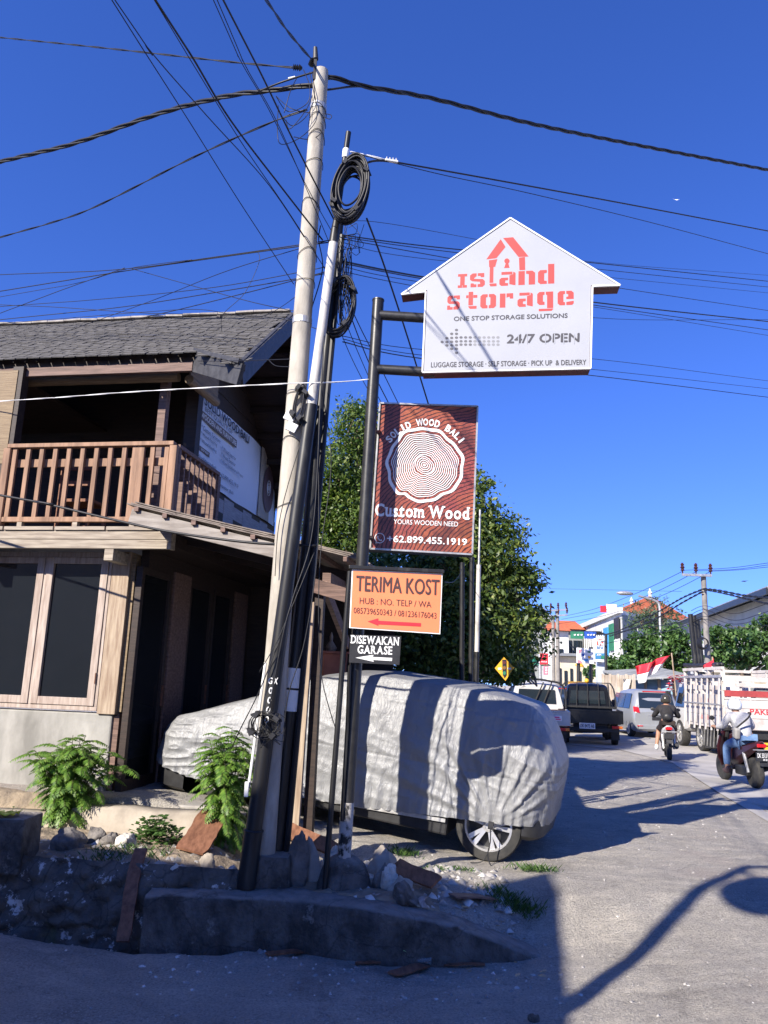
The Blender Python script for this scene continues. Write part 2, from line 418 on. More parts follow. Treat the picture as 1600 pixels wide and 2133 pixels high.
def H(X, Y, rough=True):
    X = np.asarray(X, dtype=float); Y = np.asarray(Y, dtype=float)
    yk = np.interp(X, KX, KY)
    up = 0.115 * np.clip(1.0 - X, 0, 3.6) * S_((Y - np.interp(X, [-1.5, -0.8], [8.42, 7.3])) / np.interp(X, [-1.5, -0.8], [0.25, 1.1]))
    up = up + 0.13 * S_((-1.05 - X) / 0.5) * S_((8.6 - Y) / 0.4) * S_((Y - yk - 0.15) / 0.5)
    up = up - np.interp(X, [.1, .66, 1.32, 2.2], [0, .10, .33, .12]) * (1 - S_((Y - yk - .05) / np.interp(X, [.1, 1.3, 2.2], [.5, 1.0, 1.4])))
    wd = np.interp(X, [-9, 0.6, 1.2, 3.0, 6.0], [0.05, 0.05, 0.25, 1.6, 3.2])
    lo = -0.33 - 0.04 * S_((0.9 - X) / 0.6) * (1 - S_((yk - 0.22 - Y) / 0.12))
    lo = lo - 0.16 * S_((-0.9 - X) / 0.8) * (1 - S_((yk - 0.22 - Y) / 0.1))
    lo = lo + 0.15 * S_((X - 1.0) / 2.2)
    lo = lo + 0.10 * S_((-2.2 - X) / 0.9) * S_((yk - 0.25 - Y) / 0.3)
    s = S_((Y - yk + 0.02 - 0.16 * S_((1.45 - X) / 0.3)) / wd)
    z = lo * (1 - s) + up * s
    if rough:
        near = np.clip(1.2 - np.hypot(X, Y - 6) / 18, 0, 1)
        z = z + near * (0.030 * (vnoise(X, Y, 1.1, 1) - 0.5) + 0.022 * (vnoise(X, Y, 3.1, 2) - 0.5) + 0.010 * (vnoise(X, Y, 9, 3) - 0.5))
        bank = S_((0.9 - X) / 0.5) * S_((Y - yk) / 0.15) * S_((8.5 - Y) / 0.4)
        z = z + bank * (0.05 * (vnoise(X, Y, 4.3, 4) - 0.4) + 0.035 * (vnoise(X, Y, 12, 5) - 0.5))
    return z
def hz(x, y): return float(H(x, y))
def seg(a, b, n): return np.linspace(a, b, n, endpoint=False)
xs = np.concatenate([[-500, -200, -90, -45, -25, -14, -9], seg(-6.5, 7.0, 300), seg(7.0, 16, 60), [16, 19, 24, 32, 50, 90, 200, 500]])
ys = np.concatenate([[-60, -20, -8, -3, 0], seg(1.5, 10.5, 230), seg(10.5, 32, 90), [32, 40, 52, 75, 110, 180, 320, 600, 1200]])
X, Y = np.meshgrid(xs, ys)
Z = H(X, Y)
nx = len(xs); ny = len(ys)
V = np.stack([X.ravel(), Y.ravel(), Z.ravel()], 1)
i, j = np.meshgrid(np.arange(nx - 1), np.arange(ny - 1))
a = (j * nx + i).ravel()
mt, nt, b = newmat('dusty_ground')
big = ramp(nt, noise(nt, 0.55, 6), [(0.32, 0.0), (0.68, 1.0)])
c = mixrgb(nt, big, (0.60, 0.555, 0.485), (0.43, 0.395, 0.35))
c = mixrgb(nt, ramp(nt, noise(nt, 2.3, 8, stretch=(1, 2.2, 1)), [(0.48, 0.0), (0.66, 0.75)]), c, (0.70, 0.64, 0.545))
c = mixrgb(nt, ramp(nt, noise(nt, 0.4, 4), [(0.56, 0.0), (0.66, 0.35)]), c, (0.50, 0.39, 0.34))
mpg = nt.nodes.new('ShaderNodeMapping'); mpg.inputs['Rotation'].default_value = (0, 0, R_(32)); mpg.inputs['Scale'].default_value = (0.5, 3.2, 1); tcg = nt.nodes.new('ShaderNodeTexCoord'); nt.links.new(tcg.outputs['Object'], mpg.inputs['Vector'])
c = mixrgb(nt, ramp(nt, noise(nt, 1.6, 9, rough=0.72, vec=mpg.outputs[0]), [(0.54, 0.0), (0.66, 0.55)]), c, (0.72, 0.67, 0.59))
c = mixrgb(nt, ramp(nt, noise(nt, 0.9, 7, rough=0.7), [(0.30, 0.55), (0.42, 0.0)]), c, (0.20, 0.185, 0.17))
c = mixrgb(nt, ramp(nt, noise(nt, 4.5, 8, rough=0.75), [(0.56, 0.0), (0.66, 0.4)]), c, (0.24, 0.22, 0.20))
fine = noise(nt, 60, 4, rough=0.75)
c = mixrgb(nt, ramp(nt, fine, [(0.36, 0.5), (0.58, 0.0)]), c, (0.10, 0.10, 0.10))
vo = nt.nodes.new('ShaderNodeTexVoronoi'); vo.inputs['Scale'].default_value = 34
tc = nt.nodes.new('ShaderNodeTexCoord'); nt.links.new(tc.outputs['Object'], vo.inputs['Vector'])
spk = ramp(nt, vo.outputs['Distance'], [(0.16, 1.0), (0.24, 0.0)])
msk = ramp(nt, noise(nt, 1.3, 5), [(0.46, 0.0), (0.60, 1.0)])
mm = nt.nodes.new('ShaderNodeMath'); mm.operation = 'MULTIPLY'; nt.links.new(spk, mm.inputs[0]); nt.links.new(msk, mm.inputs[1])
c = mixrgb(nt, mm.outputs[0], c, (0.68, 0.66, 0.60))
vo2 = nt.nodes.new('ShaderNodeTexVoronoi'); vo2.feature = 'DISTANCE_TO_EDGE'; vo2.inputs['Scale'].default_value = 0.8
nt.links.new(mixrgb(nt, 0.25, tc.outputs['Object'], noise(nt, 1.7, 5)), vo2.inputs['Vector'])
crk = ramp(nt, vo2.outputs['Distance'], [(0.0, 0.16), (0.02, 0.0)])
c = mixrgb(nt, crk, c, (0.09, 0.085, 0.08))
nt.links.new(c, b.inputs['Base Color'])
b.inputs['Roughness'].default_value = 0.92; b.inputs['Specular IOR Level'].default_value = 0.25
ad = nt.nodes.new('ShaderNodeMath'); ad.operation = 'ADD'; nt.links.new(fine, ad.inputs[0]); nt.links.new(noise(nt, 9, 6), ad.inputs[1])
bump(nt, b, ad.outputs[0], 1.0, 0.05)
tag(np_mesh('ground', V, np.stack([a, a + 1, a + nx + 1, a + nx], 1), mt, smooth='all'), kind='structure')

# road surface of smoother asphalt along the traffic lane
mr = mat('worn_asphalt', (0.44, 0.415, 0.38), (0.31, 0.295, 0.275), 0.8, 0.85, bmp=0.4, bscale=50)
edge = [(G(1600, 1712), 14.0), (G(1500, 1655), 16), (G(1400, 1590), 18), (G(1290, 1562), 20), (G(1190, 1552), 22)]
rows = []
for q, wid in edge + [(Vector((6.2, 32, 0)), 22), (Vector((9, 45, 0)), 22), (Vector((14, 70, 0)), 20), (Vector((30, 140, 0)), 18), (Vector((70, 300, 0)), 18)]:
    rows.append([Vector((q.x + wid * t, q.y + 0.5 * wid * t * 0.25, float(H(q.x + wid * t, q.y, True)) + 0.02)) for t in np.linspace(0, 1, 12)])
mb = MB().grid(rows)
# drape the sheet over the ground
mb.v = [Vector((q.x, q.y, hz(q.x, q.y) + 0.012)) for q in mb.v]
tag(part(mb, 'road', mr, smooth='all'), kind='structure')

# ---------------------------------------------------------------- kerb and rubble wall
def kerb_y(x): return float(np.interp(x, KX, KY))
rows = []
for x in np.linspace(-1.75, 1.42, 160):
    y = kerb_y(x); top = -float(np.interp(x, [.1, .66, 1.32, 1.42], [0, .10, .33, .40]))
    n1 = vnoise(x, 0, 2.5, 8) - 0.5
    prof = [(-0.10, -0.62), (-0.10 + 0.02 * n1, -0.40), (-0.09, -0.22), (-0.085, -0.06), (-0.080, -0.012), (-0.062, 0.004), (0.0, 0.010), (0.12, 0.014), (0.24, 0.012), (0.30, -0.05)]
    row = []
    for k, (dy, dz) in enumerate(prof):
        w2 = 0.02 * (vnoise(x * 1.0, dz * 3 + k, 5, 9) - 0.5) + 0.022 * (vnoise(x, k, 16, 2) - 0.5) + 0.03 * (vnoise(x, dz * 4, 2.3, 14) - .5)
        z = top + dz if dz > -0.1 else (top - 0.07) + (dz + 0.07)
        row.append(Vector((x, y + dy + w2, z + 0.02 * n1 + w2 * 0.5)))
    rows.append(row)
mb = MB().grid(rows)
solo(mb, 'kerb_wall', M['dark_concrete'], 'low dark grey concrete kerb wall below the utility poles', 'kerb', smooth='all')

def rubble_mesh():
    xs_ = np.linspace(-5.6, -1.0, 190); zs_ = np.linspace(-0.62, 0.16, 46)
    Xg, Zg = np.meshgrid(xs_, zs_)
    rr = np.random.RandomState(3)
    cx = rr.uniform(-5.8, -0.8, 120); cz = rr.uniform(-0.7, 0.3, 120); hh = rr.uniform(0.02, 0.11, 120)
    d = np.sqrt((Xg[..., None] - cx) ** 2 * 0.8 + (Zg[..., None] - cz) ** 2 * 1.6)
    o = np.sort(d, -1); k = np.argmin(d, -1)
    blob = np.clip((o[..., 1] - o[..., 0]) * 2.2, 0, 0.45) ** 0.6
    out = hh[k] * blob * 1.6 + 0.05 * (vnoise(Xg, Zg, 9, 5) - 0.5) + 0.03 * (vnoise(Xg, Zg, 24, 6) - 0.5)
    t = (Zg + 0.62) / 0.78
    Yg = np.interp(Xg, KX, KY) + 0.03 + 0.14 * t + 0.25 * np.clip(t - 0.85, 0, 1) - out
    Zg2 = Zg + 0.04 * (vnoise(Xg, Zg, 3, 1) - 0.5)
    mb = MB(); mb.grid([[Vector((Xg[a, b_], Yg[a, b_], Zg2[a, b_])) for b_ in range(Xg.shape[1])] for a in range(Xg.shape[0])])
    return mb
mt, nt, b = newmat('rubble_masonry')
c = mixrgb(nt, ramp(nt, noise(nt, 3, 8), [(0.35, 0.0), (0.65, 1.0)]), (0.07, 0.064, 0.057), (0.15, 0.135, 0.115))
c = mixrgb(nt, ramp(nt, noise(nt, 4.6, 10, rough=0.74), [(0.565, 0.0), (0.60, 1.0)]), c, (0.58, 0.57, 0.54))
c = mixrgb(nt, ramp(nt, noise(nt, 1.9, 5), [(0.62, 0.0), (0.7, 0.6)]), c, (0.10, 0.11, 0.04))
vr = nt.nodes.new('ShaderNodeTexVoronoi'); vr.feature = 'DISTANCE_TO_EDGE'; vr.inputs['Scale'].default_value = 5.5; tcr = nt.nodes.new('ShaderNodeTexCoord'); nt.links.new(mixrgb(nt, 0.12, tcr.outputs['Object'], noise(nt, 5, 4)), vr.inputs['Vector'])
c = mixrgb(nt, ramp(nt, vr.outputs['Distance'], [(0.0, 0.55), (0.05, 0.0)]), c, (0.025, 0.022, 0.02))
nt.links.new(c, b.inputs['Base Color']); b.inputs['Roughness'].default_value = 0.95
bump(nt, b, noise(nt, 16, 8), 0.9, 0.04)
solo(rubble_mesh(), 'rubble_wall', mt, 'dark rubble stone retaining wall with white mortar patches left of the kerb', 'wall', smooth='all')

# pale low plinth along the foot of the building
pp = [P(x, y, 8.28) for x, y in ((-260, 1680), (-100, 1685), (0, 1690), (120, 1694), (160, 1684), (250, 1684), (330, 1688), (400, 1692), (450, 1694), (512, 1696))]
pp = smooth_path(pp, 4)
rows = []
for k, q in enumerate(pp):
    n1 = (vnoise(q.x, 1, 4, 3) - 0.5) * 0.05
    rows.append([q + Vector((0, -0.06 + n1 * 0.5, -0.55)), q + Vector((0, -0.02 + n1, -0.2)), q + Vector((0, n1 * 0.6, -0.02 + n1 * 0.4)), q + Vector((0, 0.03, n1 * 0.5)), q + Vector((0, 0.22, n1 * 0.4)), q + Vector((0, 0.24, -0.4))])
solo(MB().grid(rows), 'plinth_wall', M['plinth'], 'low pale cracked plinth wall in front of the timber building', 'wall', smooth='all')
# grey step behind the plinth
mb = MB(); q0 = P(260, 1670, 8.75); q1 = P(470, 1683, 8.55)
mb.slab([q0 + Vector((0, 0, -0.4)), q1 + Vector((0, 0, -0.4)), q1, q0], (0.06, 0.3, 0))
solo(mb, 'garage_step', M['concrete'], 'grey concrete garage step behind the small round weed', 'step', bevel=0.015)

# soil and dry litter on the bank between the rubble wall and the plinth
xs_ = np.linspace(-4.6, 0.55, 150); rows = []
for t in np.linspace(0, 1, 44):
    y = np.interp(xs_, KX, KY) + 0.17 + t * (np.interp(xs_, [-5, -1.1, -.6, .55], [1.6, 1.35, .75, .35]))
    z = H(xs_, y) + 0.012 + 0.035 * (vnoise(xs_, y, 9, 31) - 0.4) * math.sin(math.pi * t) ** .5 + .02 * (vnoise(xs_, y, 25, 32) - .5) * math.sin(math.pi * t) - .02 * (t in (0, 1))
    rows.append([Vector(q) for q in zip(xs_, y, z)])
ms = mat('bank_soil', (0.34, 0.27, 0.19), (0.16, 0.13, 0.10), 5, 0.95, bmp=0.8, bscale=28, bdist=0.03)
tag(part(MB().grid(rows), 'soil', ms, smooth='all'), kind='structure')
# ---------------------------------------------------------------- lettering
_gl = {}
def glyphs(txt, bold=0.0):
    k = (txt, bold)
    if k in _gl: return _gl[k]
    cu = bpy.data.curves.new('t', 'FONT'); cu.body = txt; cu.size = 1.0; cu.offset = bold; cu.fill_mode = 'FRONT'; cu.resolution_u = 3
    o = bpy.data.objects.new('t', cu); COL.objects.link(o)
    bpy.context.view_layer.update()
    me = bpy.data.meshes.new_from_object(o.evaluated_get(bpy.context.evaluated_depsgraph_get()))
    vs = [(v.co.x, v.co.y) for v in me.vertices]; fs = [tuple(p.vertices) for p in me.polygons]
    bpy.data.objects.remove(o); bpy.data.meshes.remove(me); bpy.data.curves.remove(cu)
    _gl[k] = (vs, fs)
    return _gl[k]
class Pl:
    """a plane of lettering: origin, normal towards the viewer; pixels are laid on it"""
    def __init__(s, p0, n):
        s.p = Vector(p0); s.n = Vector(n).normalized()
    def at(s, x, y, off=0.0):
        return hit(x, y, s.p, s.n) + s.n * off
    def quad(s, pxs, off=0.0):
        return [s.at(x, y, off) for x, y in pxs]
def text(mb, txt, o, ex, ey, bold=0.0, n=None, off=0.0):
    """letters filling the parallelogram o + ex u + ey v"""
    vs, fs = glyphs(txt, bold)
    x0 = min(q[0] for q in vs); x1 = max(q[0] for q in vs); y0 = min(q[1] for q in vs); y1 = max(q[1] for q in vs)
    o = Vector(o); ex = Vector(ex); ey = Vector(ey)
    nn = ex.cross(ey).normalized() * off
    return mb.add([o + ex * ((a - x0) / (x1 - x0)) + ey * ((b_ - y0) / (y1 - y0)) + nn for a, b_ in vs], fs)
def text_px(mb, pl, txt, bl, br, tl, bold=0.0, off=0.003, fat=0.0):
    """fat: extra stroke width in photo pixels, drawn as shifted repeats of the same letters"""
    for k, (dx, dy) in enumerate(((0, 0), (-.5, 0), (.5, 0), (0, .5), (0, -.5)) if fat else ((0, 0),)):
        o_ = off + 0.0003 * k; dx *= fat; dy *= fat
        o = pl.at(bl[0] + dx, bl[1] + dy, o_); text(mb, txt, o, pl.at(br[0] + dx, br[1] + dy, o_) - o, pl.at(tl[0] + dx, tl[1] + dy, o_) - o, bold)
    return mb

# ---------------------------------------------------------------- timber building (local frame: x along the front, y into the depth, z up)
Q0 = G(250, 1660, 0.35)
BA = R_(-10)
bx_ = Vector((math.cos(BA), math.sin(BA), 0)); by_ = Vector((-math.sin(BA), math.cos(BA), 0))
def BL(x, y, ax, val):
    n = (bx_, by_, Vector((0, 0, 1)))[ax]
    q = hit(x, y, Q0 + n * val, n) - Q0
    return Vector((q.dot(bx_), q.dot(by_), q.z))
B = thing('timber_building', 'two storey dark timber building with balcony and grey shingle roof behind the utility poles', 'building', Q0, BA)
part(MB().bx(-5.5, 0.25, -0.12, 5.0, -0.5, 0.0), 'floor_slab', M['concrete'], B)
mb = MB().bx(-5.5, -0.19, 0.0, 0.14, 0.0, 0.88); part(mb, 'wall', M['plaster'], B, bevel=0.02)
mb = MB().bx(-0.37, -0.15, -0.03, 0.15, 0.87, 2.72); part(mb, 'corner_post', M['wood_post'], B, bevel=0.006)
mb = MB().bx(-0.155, -0.10, 0.02, 0.15, 0.9, 2.7); part(mb, 'corner_blind', M['bamboo'], B)
mb = MB().bx(-0.20, -0.12, 0.03, 0.14, 0.0, 0.88); part(mb, 'door_jamb', M['wood_fascia'], B)
# the casement windows
def window(x0, x1, z0, z1):
    f = MB()
    f.bx(x0, x1, -0.03, 0.08, z1 - 0.06, z1); f.bx(x0, x1, -0.03, 0.08, z0, z0 + 0.05); f.bx(x0, x0 + 0.035, -0.03, 0.08, z0 + 0.05, z1 - 0.06); f.bx(x1 - 0.035, x1, -0.03, 0.08, z0 + 0.05, z1 - 0.06)
    xm = (x0 + x1) / 2
    f.bx(xm - 0.015, xm + 0.015, -0.032, 0.08, z0 + 0.05, z1 - 0.06)
    wn = part(f, 'window', M['wood_light'], B, bevel=0.004)
    for a, c in ((x0 + 0.038, xm - 0.017), (xm + 0.017, x1 - 0.038)):
        s = MB(); za, zb = z0 + 0.053, z1 - 0.063; t = 0.088
        s.bx(a, a + t, -0.045, 0.03, za, zb); s.bx(c - t, c, -0.045, 0.03, za, zb); s.bx(a + t, c - t, -0.043, 0.028, zb - 0.075, zb); s.bx(a + t, c - t, -0.043, 0.028, za, za + 0.085)
        part(s, 'sash', M['wood_light'], wn, bevel=0.004)
        part(MB().bx(a + t, c - t, -0.01, 0.0, za + 0.085, zb - 0.075), 'pane', M['glass'], wn)
        part(MB().bx(a + 0.004 if c < xm else c - 0.012, a + 0.012 if c < xm else c - 0.004, -0.055, -0.045, z0 + 0.3, z0 + 0.42), 'hinge', M['rust'], wn)
window(-2.06, -0.375, 0.90, 2.71)
window(-3.78, -2.08, 0.90, 2.71)
part(MB().bx(-5.5, -3.8, 0, 0.12, 0.88, 2.72), 'wall_panel', M['wood_light'], B)
# beam and balcony floor
part(MB().bx(-5.5, 0.47, -0.40, -0.33, 2.80, 2.90).bx(-5.5, 0.46, -0.395, -0.33, 2.695, 2.797), 'front_beam', M['wood_grey'], B, bevel=0.006)
part(MB().bx(0.475, 0.52, -0.42, -0.31, 2.69, 2.90), 'beam_end', M['wood_grey'], B, bevel=0.004)
mb = MB()
for k in range(9): mb.bx(-5.4 + k * 0.64, -5.4 + k * 0.64 + 0.62, -0.42, -0.30, 2.902, 2.945)
part(mb, 'deck_edge', M['wood_grey'], B, bevel=0.004)
part(MB().bx(-5.5, 0.44, -0.32, 5.0, 2.76, 2.90), 'balcony_floor', M['wood_dark'], B)
for xx in (-2.0, -0.28):
    part(MB().bx(xx, xx + 0.11, -0.40, -0.035, 2.56, 2.69), 'joist', M['wood_grey'], B, bevel=0.004)
# front railing, each baluster a sub-part
def railing(p, q, n, mtl, skip_mid=False, tops=None):
    p = Vector(p); q = Vector(q)
    r = MB(); r.bar(p + Vector((0, 0, 1.0)), q + Vector((0, 0, 1.0)), 0.09, 0.05)
    r.bar(p + Vector((0, 0, 0.1)), q + Vector((0, 0, 0.1)), 0.07, 0.06)
    d = (q - p).normalized(); nrm = Vector((-d.y, d.x, 0))
    r.bar(p + nrm * 0.05 + Vector((0, 0, 0.80)), q + nrm * 0.05 + Vector((0, 0, 0.80)), 0.025, 0.10)
    rl = part(r, 'railing', mtl, B, bevel=0.006)
    for k in range(n):
        c = p.lerp(q, (k + 0.5) / n); wd = 0.055
        if tops == k: wd = 0.15
        part(MB().bar(c + Vector((0, 0, 0.13)), c + Vector((0, 0, 0.975)), wd if abs(d.x) > 0.5 else 0.035, 0.035 if abs(d.x) > 0.5 else wd, up=nrm), 'baluster', mtl, rl, bevel=0.004)
    for c in (p, q):
        part(MB().bx(c.x - 0.045, c.x + 0.045, c.y - 0.045, c.y + 0.045, c.z - 0.02, c.z + 0.972), 'newel', mtl, rl, bevel=0.006)
    for k in range(3):
        c = p.lerp(q, (k + 0.4) / 3); part(MB().bx(c.x - 0.03, c.x + 0.03, c.y - 0.03, c.y + 0.03, c.z, c.z + 0.07), 'foot_block', M['wood_grey'], rl)
railing((-1.72, -0.30, 2.945), (0.40, -0.30, 2.945), 12, M['wood_rail'], tops=9)
railing((0.40, -0.25, 2.93), (0.40, 1.0, 2.93), 9, M['wood_fascia'])
railing((-4.2, -0.30, 2.945), (-2.05, -0.30, 2.945), 12, M['wood_rail'])
part(MB().bx(-0.14, -0.04, 0.25, 0.35, 2.9, 5.2), 'balcony_post', M['wood_fascia'], B)
part(MB().bx(-1.86, -1.72, -0.25, -0.12, 2.9, 5.0), 'balcony_post', M['wood_dark'], B)
part(MB().bx(-0.05, 0.12, 0.85, 1.0, 2.9, 5.4), 'balcony_post', M['wood_dark'], B)
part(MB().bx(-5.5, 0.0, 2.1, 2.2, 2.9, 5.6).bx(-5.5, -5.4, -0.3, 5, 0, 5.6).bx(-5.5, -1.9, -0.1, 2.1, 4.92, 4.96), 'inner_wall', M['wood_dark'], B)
# side wall: ground floor doors
for k, (xa, xb, glass) in enumerate(((272, 338, 1), (340, 376, 0), (378, 428, 1), (430, 472, 1), (474, 500, 0), (502, 552, 1))):
    ya = BL(xa, 1400, 0, 0).y; yb = BL(xb, 1400, 0, 0).y
    fr = MB()
    if glass:
        t = 0.07
        fr.bx(-0.05, 0.03, ya, ya + t, 0.0, 2.55).bx(-0.05, 0.03, yb - t, yb, 0, 2.55).bx(-0.05, 0.03, ya + t, yb - t, 2.47, 2.55).bx(-0.05, 0.03, ya + t, yb - t, 0, 0.18)
        dr = part(fr, 'door', M['wood_dark'], B, bevel=0.004)
        part(MB().bx(-0.02, -0.005, ya + t, yb - t, 0.18, 2.47), 'pane', M['glass'], dr)
        part(MB().bx(0.03, 0.05, yb - 0.05, yb - 0.03, 0.95, 1.2), 'handle', M['rust'], dr)
    else:
        part(fr.bx(-0.06, 0.05, ya, yb, 0, 2.6), 'door_post', M['wood_fascia'], B, bevel=0.004)
part(MB().bx(-0.08, 0.02, 0.1, 5.0, 2.55, 2.76).bx(-0.2, -0.1, 0.15, 5, 0, 2.6), 'door_lintel', M['wood_dark'], B)
# side wall: upper boarding under the gable
mb = MB()
for k in range(17):
    z0 = 3.3 + k * 0.19; z1 = z0 + 0.185
    ymax = 4.75 if z1 < 5.0 else 4.75 - (z1 - 5.0) * 1.35
    ymin = 0.97 if z1 < 5.3 else 0.97 + (z1 - 5.5) * 0.6
    if ymax > ymin: mb.bx(-0.05 + 0.008 * (k % 2), 0.006 + 0.008 * (k % 2), ymin, ymax, z0, z1)
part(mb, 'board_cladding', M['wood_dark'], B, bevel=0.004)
mb = MB()
for k in range(9):
    mb.bx(-0.03, 0.012 + 0.004 * (k % 2), 1.05 + k * 0.41, 1.05 + k * 0.41 + 0.405, 2.9, 3.92)
part(mb, 'woven_panel', mat('grey_woven_panel', (0.36, 0.36, 0.38), (0.24, 0.24, 0.26), 5, 0.8, stretch=(1, 1, 14)), B)
# roof: shingled slopes
EV = 4.68; SL = 0.73; Y0 = -0.8; YR = 1.85
def rz(y): return EV + SL * (y - Y0) if y <= YR else EV + SL * (YR - Y0) - SL * (y - YR)
XE, XC, YC = 1.30, 0.50, -0.15
XR, XB, YB = 1.02, 0.25, 4.9
def xv(y): return XE + (XR - XE) * (y - Y0) / (YR - Y0) if y < YR else XR + (XB - XR) * (y - YR) / (YB - YR)
def front_y(x): return YC if x <= XC else YC + (Y0 - YC) * (x - XC) / (XE - XC)
mb = MB()
deck = [(-6, YC), (XC, YC), (XE, Y0), (XR, YR), (-6, YR)]
mb.slab([Vector((x, y, rz(y) - 0.05)) for x, y in deck], (0, 0, 0.04))
mb.slab([Vector((x, y, rz(y) - 0.05)) for x, y in ((-6, YR), (XR, YR), (XB, YB), (-6, YB))], (0, 0, 0.04))
rf = part(mb, 'roof', M['wood_dark'], B)
mb = MB(); rr = random.Random(11)
sn = Vector((0, -SL, 1)).normalized(); sd_ = Vector((0, 1, SL)).normalized()
nrow = 29
for k in range(nrow):
    y = Y0 - 0.03 + k * (YR - Y0) / nrow
    x = -6 + (k % 2) * 0.075
    while x < xv(y) - 0.06:
        wd = 0.125 + rr.random() * 0.035
        if y > front_y(x + wd / 2) - 0.16:
            c = Vector((x + wd / 2, y + 0.05, rz(y + 0.05) + 0.028 + rr.uniform(-0.004, 0.005)))
            tl = rr.uniform(0.05, 0.10)
            a_ = math.atan(SL) - tl
            rot = Matrix.Rotation(a_, 3, 'X') @ Matrix.Rotation(rr.uniform(-0.04, 0.04), 3, 'Z')
            mb.box(c, (wd, 0.155, 0.014), rot)
        x += wd + 0.010 + rr.random() * 0.012
part(mb, 'shingles', M['shingle'], rf)
mb = MB(); x = -6.0
while x < XR - 0.2:
    mb.box((x + 0.14, YR, rz(YR) + 0.035 + rr.uniform(-0.006, 0.006)), (0.275, 0.16, 0.03), Matrix.Rotation(rr.uniform(-0.05, 0.05), 3, 'Y'))
    x += 0.28
part(mb, 'ridge_cap', M['white'] if False else mat('pale_ridge', (0.36, 0.33, 0.29), (0.2, 0.18, 0.16), 8, 0.9), rf, bevel=0.004)
mb = MB(); mb.bar((XE + 0.03, Y0 - 0.02, rz(Y0) - 0.12), (XR + 0.03, YR, rz(YR) - 0.12), 0.05, 0.26); mb.bar((XE + 0.05, Y0 - 0.02, rz(Y0) - 0.04), (XR + 0.05, YR, rz(YR) - 0.04), 0.05, 0.10)
mb.bar((XB + 0.03, YB, rz(YB) - 0.12), (XR + 0.03, YR, rz(YR) - 0.12), 0.05, 0.26)
part(mb, 'barge_board', M['wood_barge'], rf, bevel=0.005)
mb = MB(); pA = Vector((XC, YC, rz(YC))); pB = Vector((XE + 0.06, Y0 - 0.05, rz(Y0)))
mb.bar(pA + Vector((0, -0.02, -0.15)), pB + Vector((0, -0.02, -0.15)), 0.05, 0.24); mb.bar(pA + Vector((0, -0.05, -0.01)), pB + Vector((0, -0.05, -0.01)), 0.07, 0.05)
part(mb, 'barge_board', M['wood_barge'], rf, bevel=0.005)
part(MB().bx(-6, XC + 0.02, YC + 0.02, YC + 0.07, rz(YC) - 0.13, rz(YC) - 0.02), 'eave_board', M['wood_dark'], rf)
fz = BL(400, 757, 1, YC - 0.09).z
part(MB().bx(-6, XC - 0.03, YC - 0.04, YC + 0.015, fz - 0.07, fz + 0.045), 'fascia', M['wood_fascia'], rf, bevel=0.004)
mb = MB()
for k in range(11):
    yy = 0.1 + k * 0.43; part(MB().bar((0.0, yy, rz(yy) - 0.11), (xv(yy) - 0.02, yy, rz(yy) - 0.11), 0.05, 0.09), 'outrigger', M['wood_dark'], rf)
# bamboo blinds
pL = BL(30, 797, 1, 0.12); pR = BL(372, 795, 1, 0.12)
mb = MB().cyl(pL, (pR.x, 0.12, pL.z), 0.06, n=14); part(mb, 'rolled_blind', M['bamboo'], B)
mb = MB().bx(-3.6, BL(27, 850, 1, -0.26).x, -0.26, -0.235, 3.75, 4.95); part(mb, 'hanging_blind', M['bamboo'], B)
a_ = BL(394, 790, 0, 0.32); c_ = BL(450, 838, 0, 0.32)
mb = MB().cyl(a_, c_, 0.06, n=14).slab([a_ + Vector((0, 0, 0.04)), c_ + Vector((0, 0, 0.04)), c_ + Vector((0, 0, 0.35)), a_ + Vector((0, 0, 0.35))], (0.02, 0, 0)); part(mb, 'rolled_blind', M['bamboo'], B)
# the banner on the side wall
Bw = WM[B.name]
bn = thing('banner', 'large pale blue-white furniture banner tied to the dark side wall', 'banner', Bw @ Vector((0.035, 0.95, 3.95)), BA)
U0, U1, W0, W1 = 0.95, 4.62, 3.93, 5.12
def bpt(u, v, off=0.0): return Vector((off, (U1 - U0) * u, (W1 - W0) * v))
pts = []
rows = [[bpt(u, v, 0.012 * math.sin(9 * u + 3 * v) + 0.008 * math.sin(23 * u) - (0.03 if 0 < v < 1 else 0) * 0) for u in np.linspace(0, 1, 30)] for v in np.linspace(0, 1, 10)]
part(MB().grid(rows), 'sheet', mat('banner_vinyl', (0.62, 0.68, 0.78), (0.58, 0.64, 0.74), 1.5, 0.5, bmp=0.1), bn, smooth='all')
def btext(mb, s, u0, u1, v0, v1, bold=0.0):
    text(mb, s, bpt(u0, v0, 0.03), bpt(u1, v0, 0.03) - bpt(u0, v0, 0.03), bpt(u0, v1, 0.03) - bpt(u0, v0, 0.03), bold)
bink = mat('banner_ink', (0.02, 0.025, 0.05), None, 3, 0.6, bmp=0)
mb = MB(); btext(mb, 'SOLID WOOD BALI', 0.06, 0.56, 0.86, 0.97, 0.02); part(mb, 'title_lettering', bink, bn)
mb = MB(); btext(mb, 'BEST QUALITY OF', 0.07, 0.36, 0.785, 0.845); part(mb, 'subtitle_lettering', bink, bn)
for s, u0, u1, v in (('* Custom Furniture', .05, .24, .56), ('* Wood Flooring', .05, .21, .48), ('* Wood Roofing', .05, .21, .40), ('* Wood Interior', .26, .42, .50), ('* Wood Exterior', .26, .42, .42), ('* Wood Installation & Project', .26, .52, .34), ('@solidwoodbali', .04, .22, .20), ('+62.899.455.1919', .26, .47, .17), ('Jl. Denpasar Bali', .2, .42, .04)):
    mb = MB(); btext(mb, s, u0, u1, v, v + 0.055); part(mb, 'line_lettering', bink, bn)
bbr = mat('banner_brown', (0.15, 0.115, 0.105), None, 3, 0.6, bmp=0)
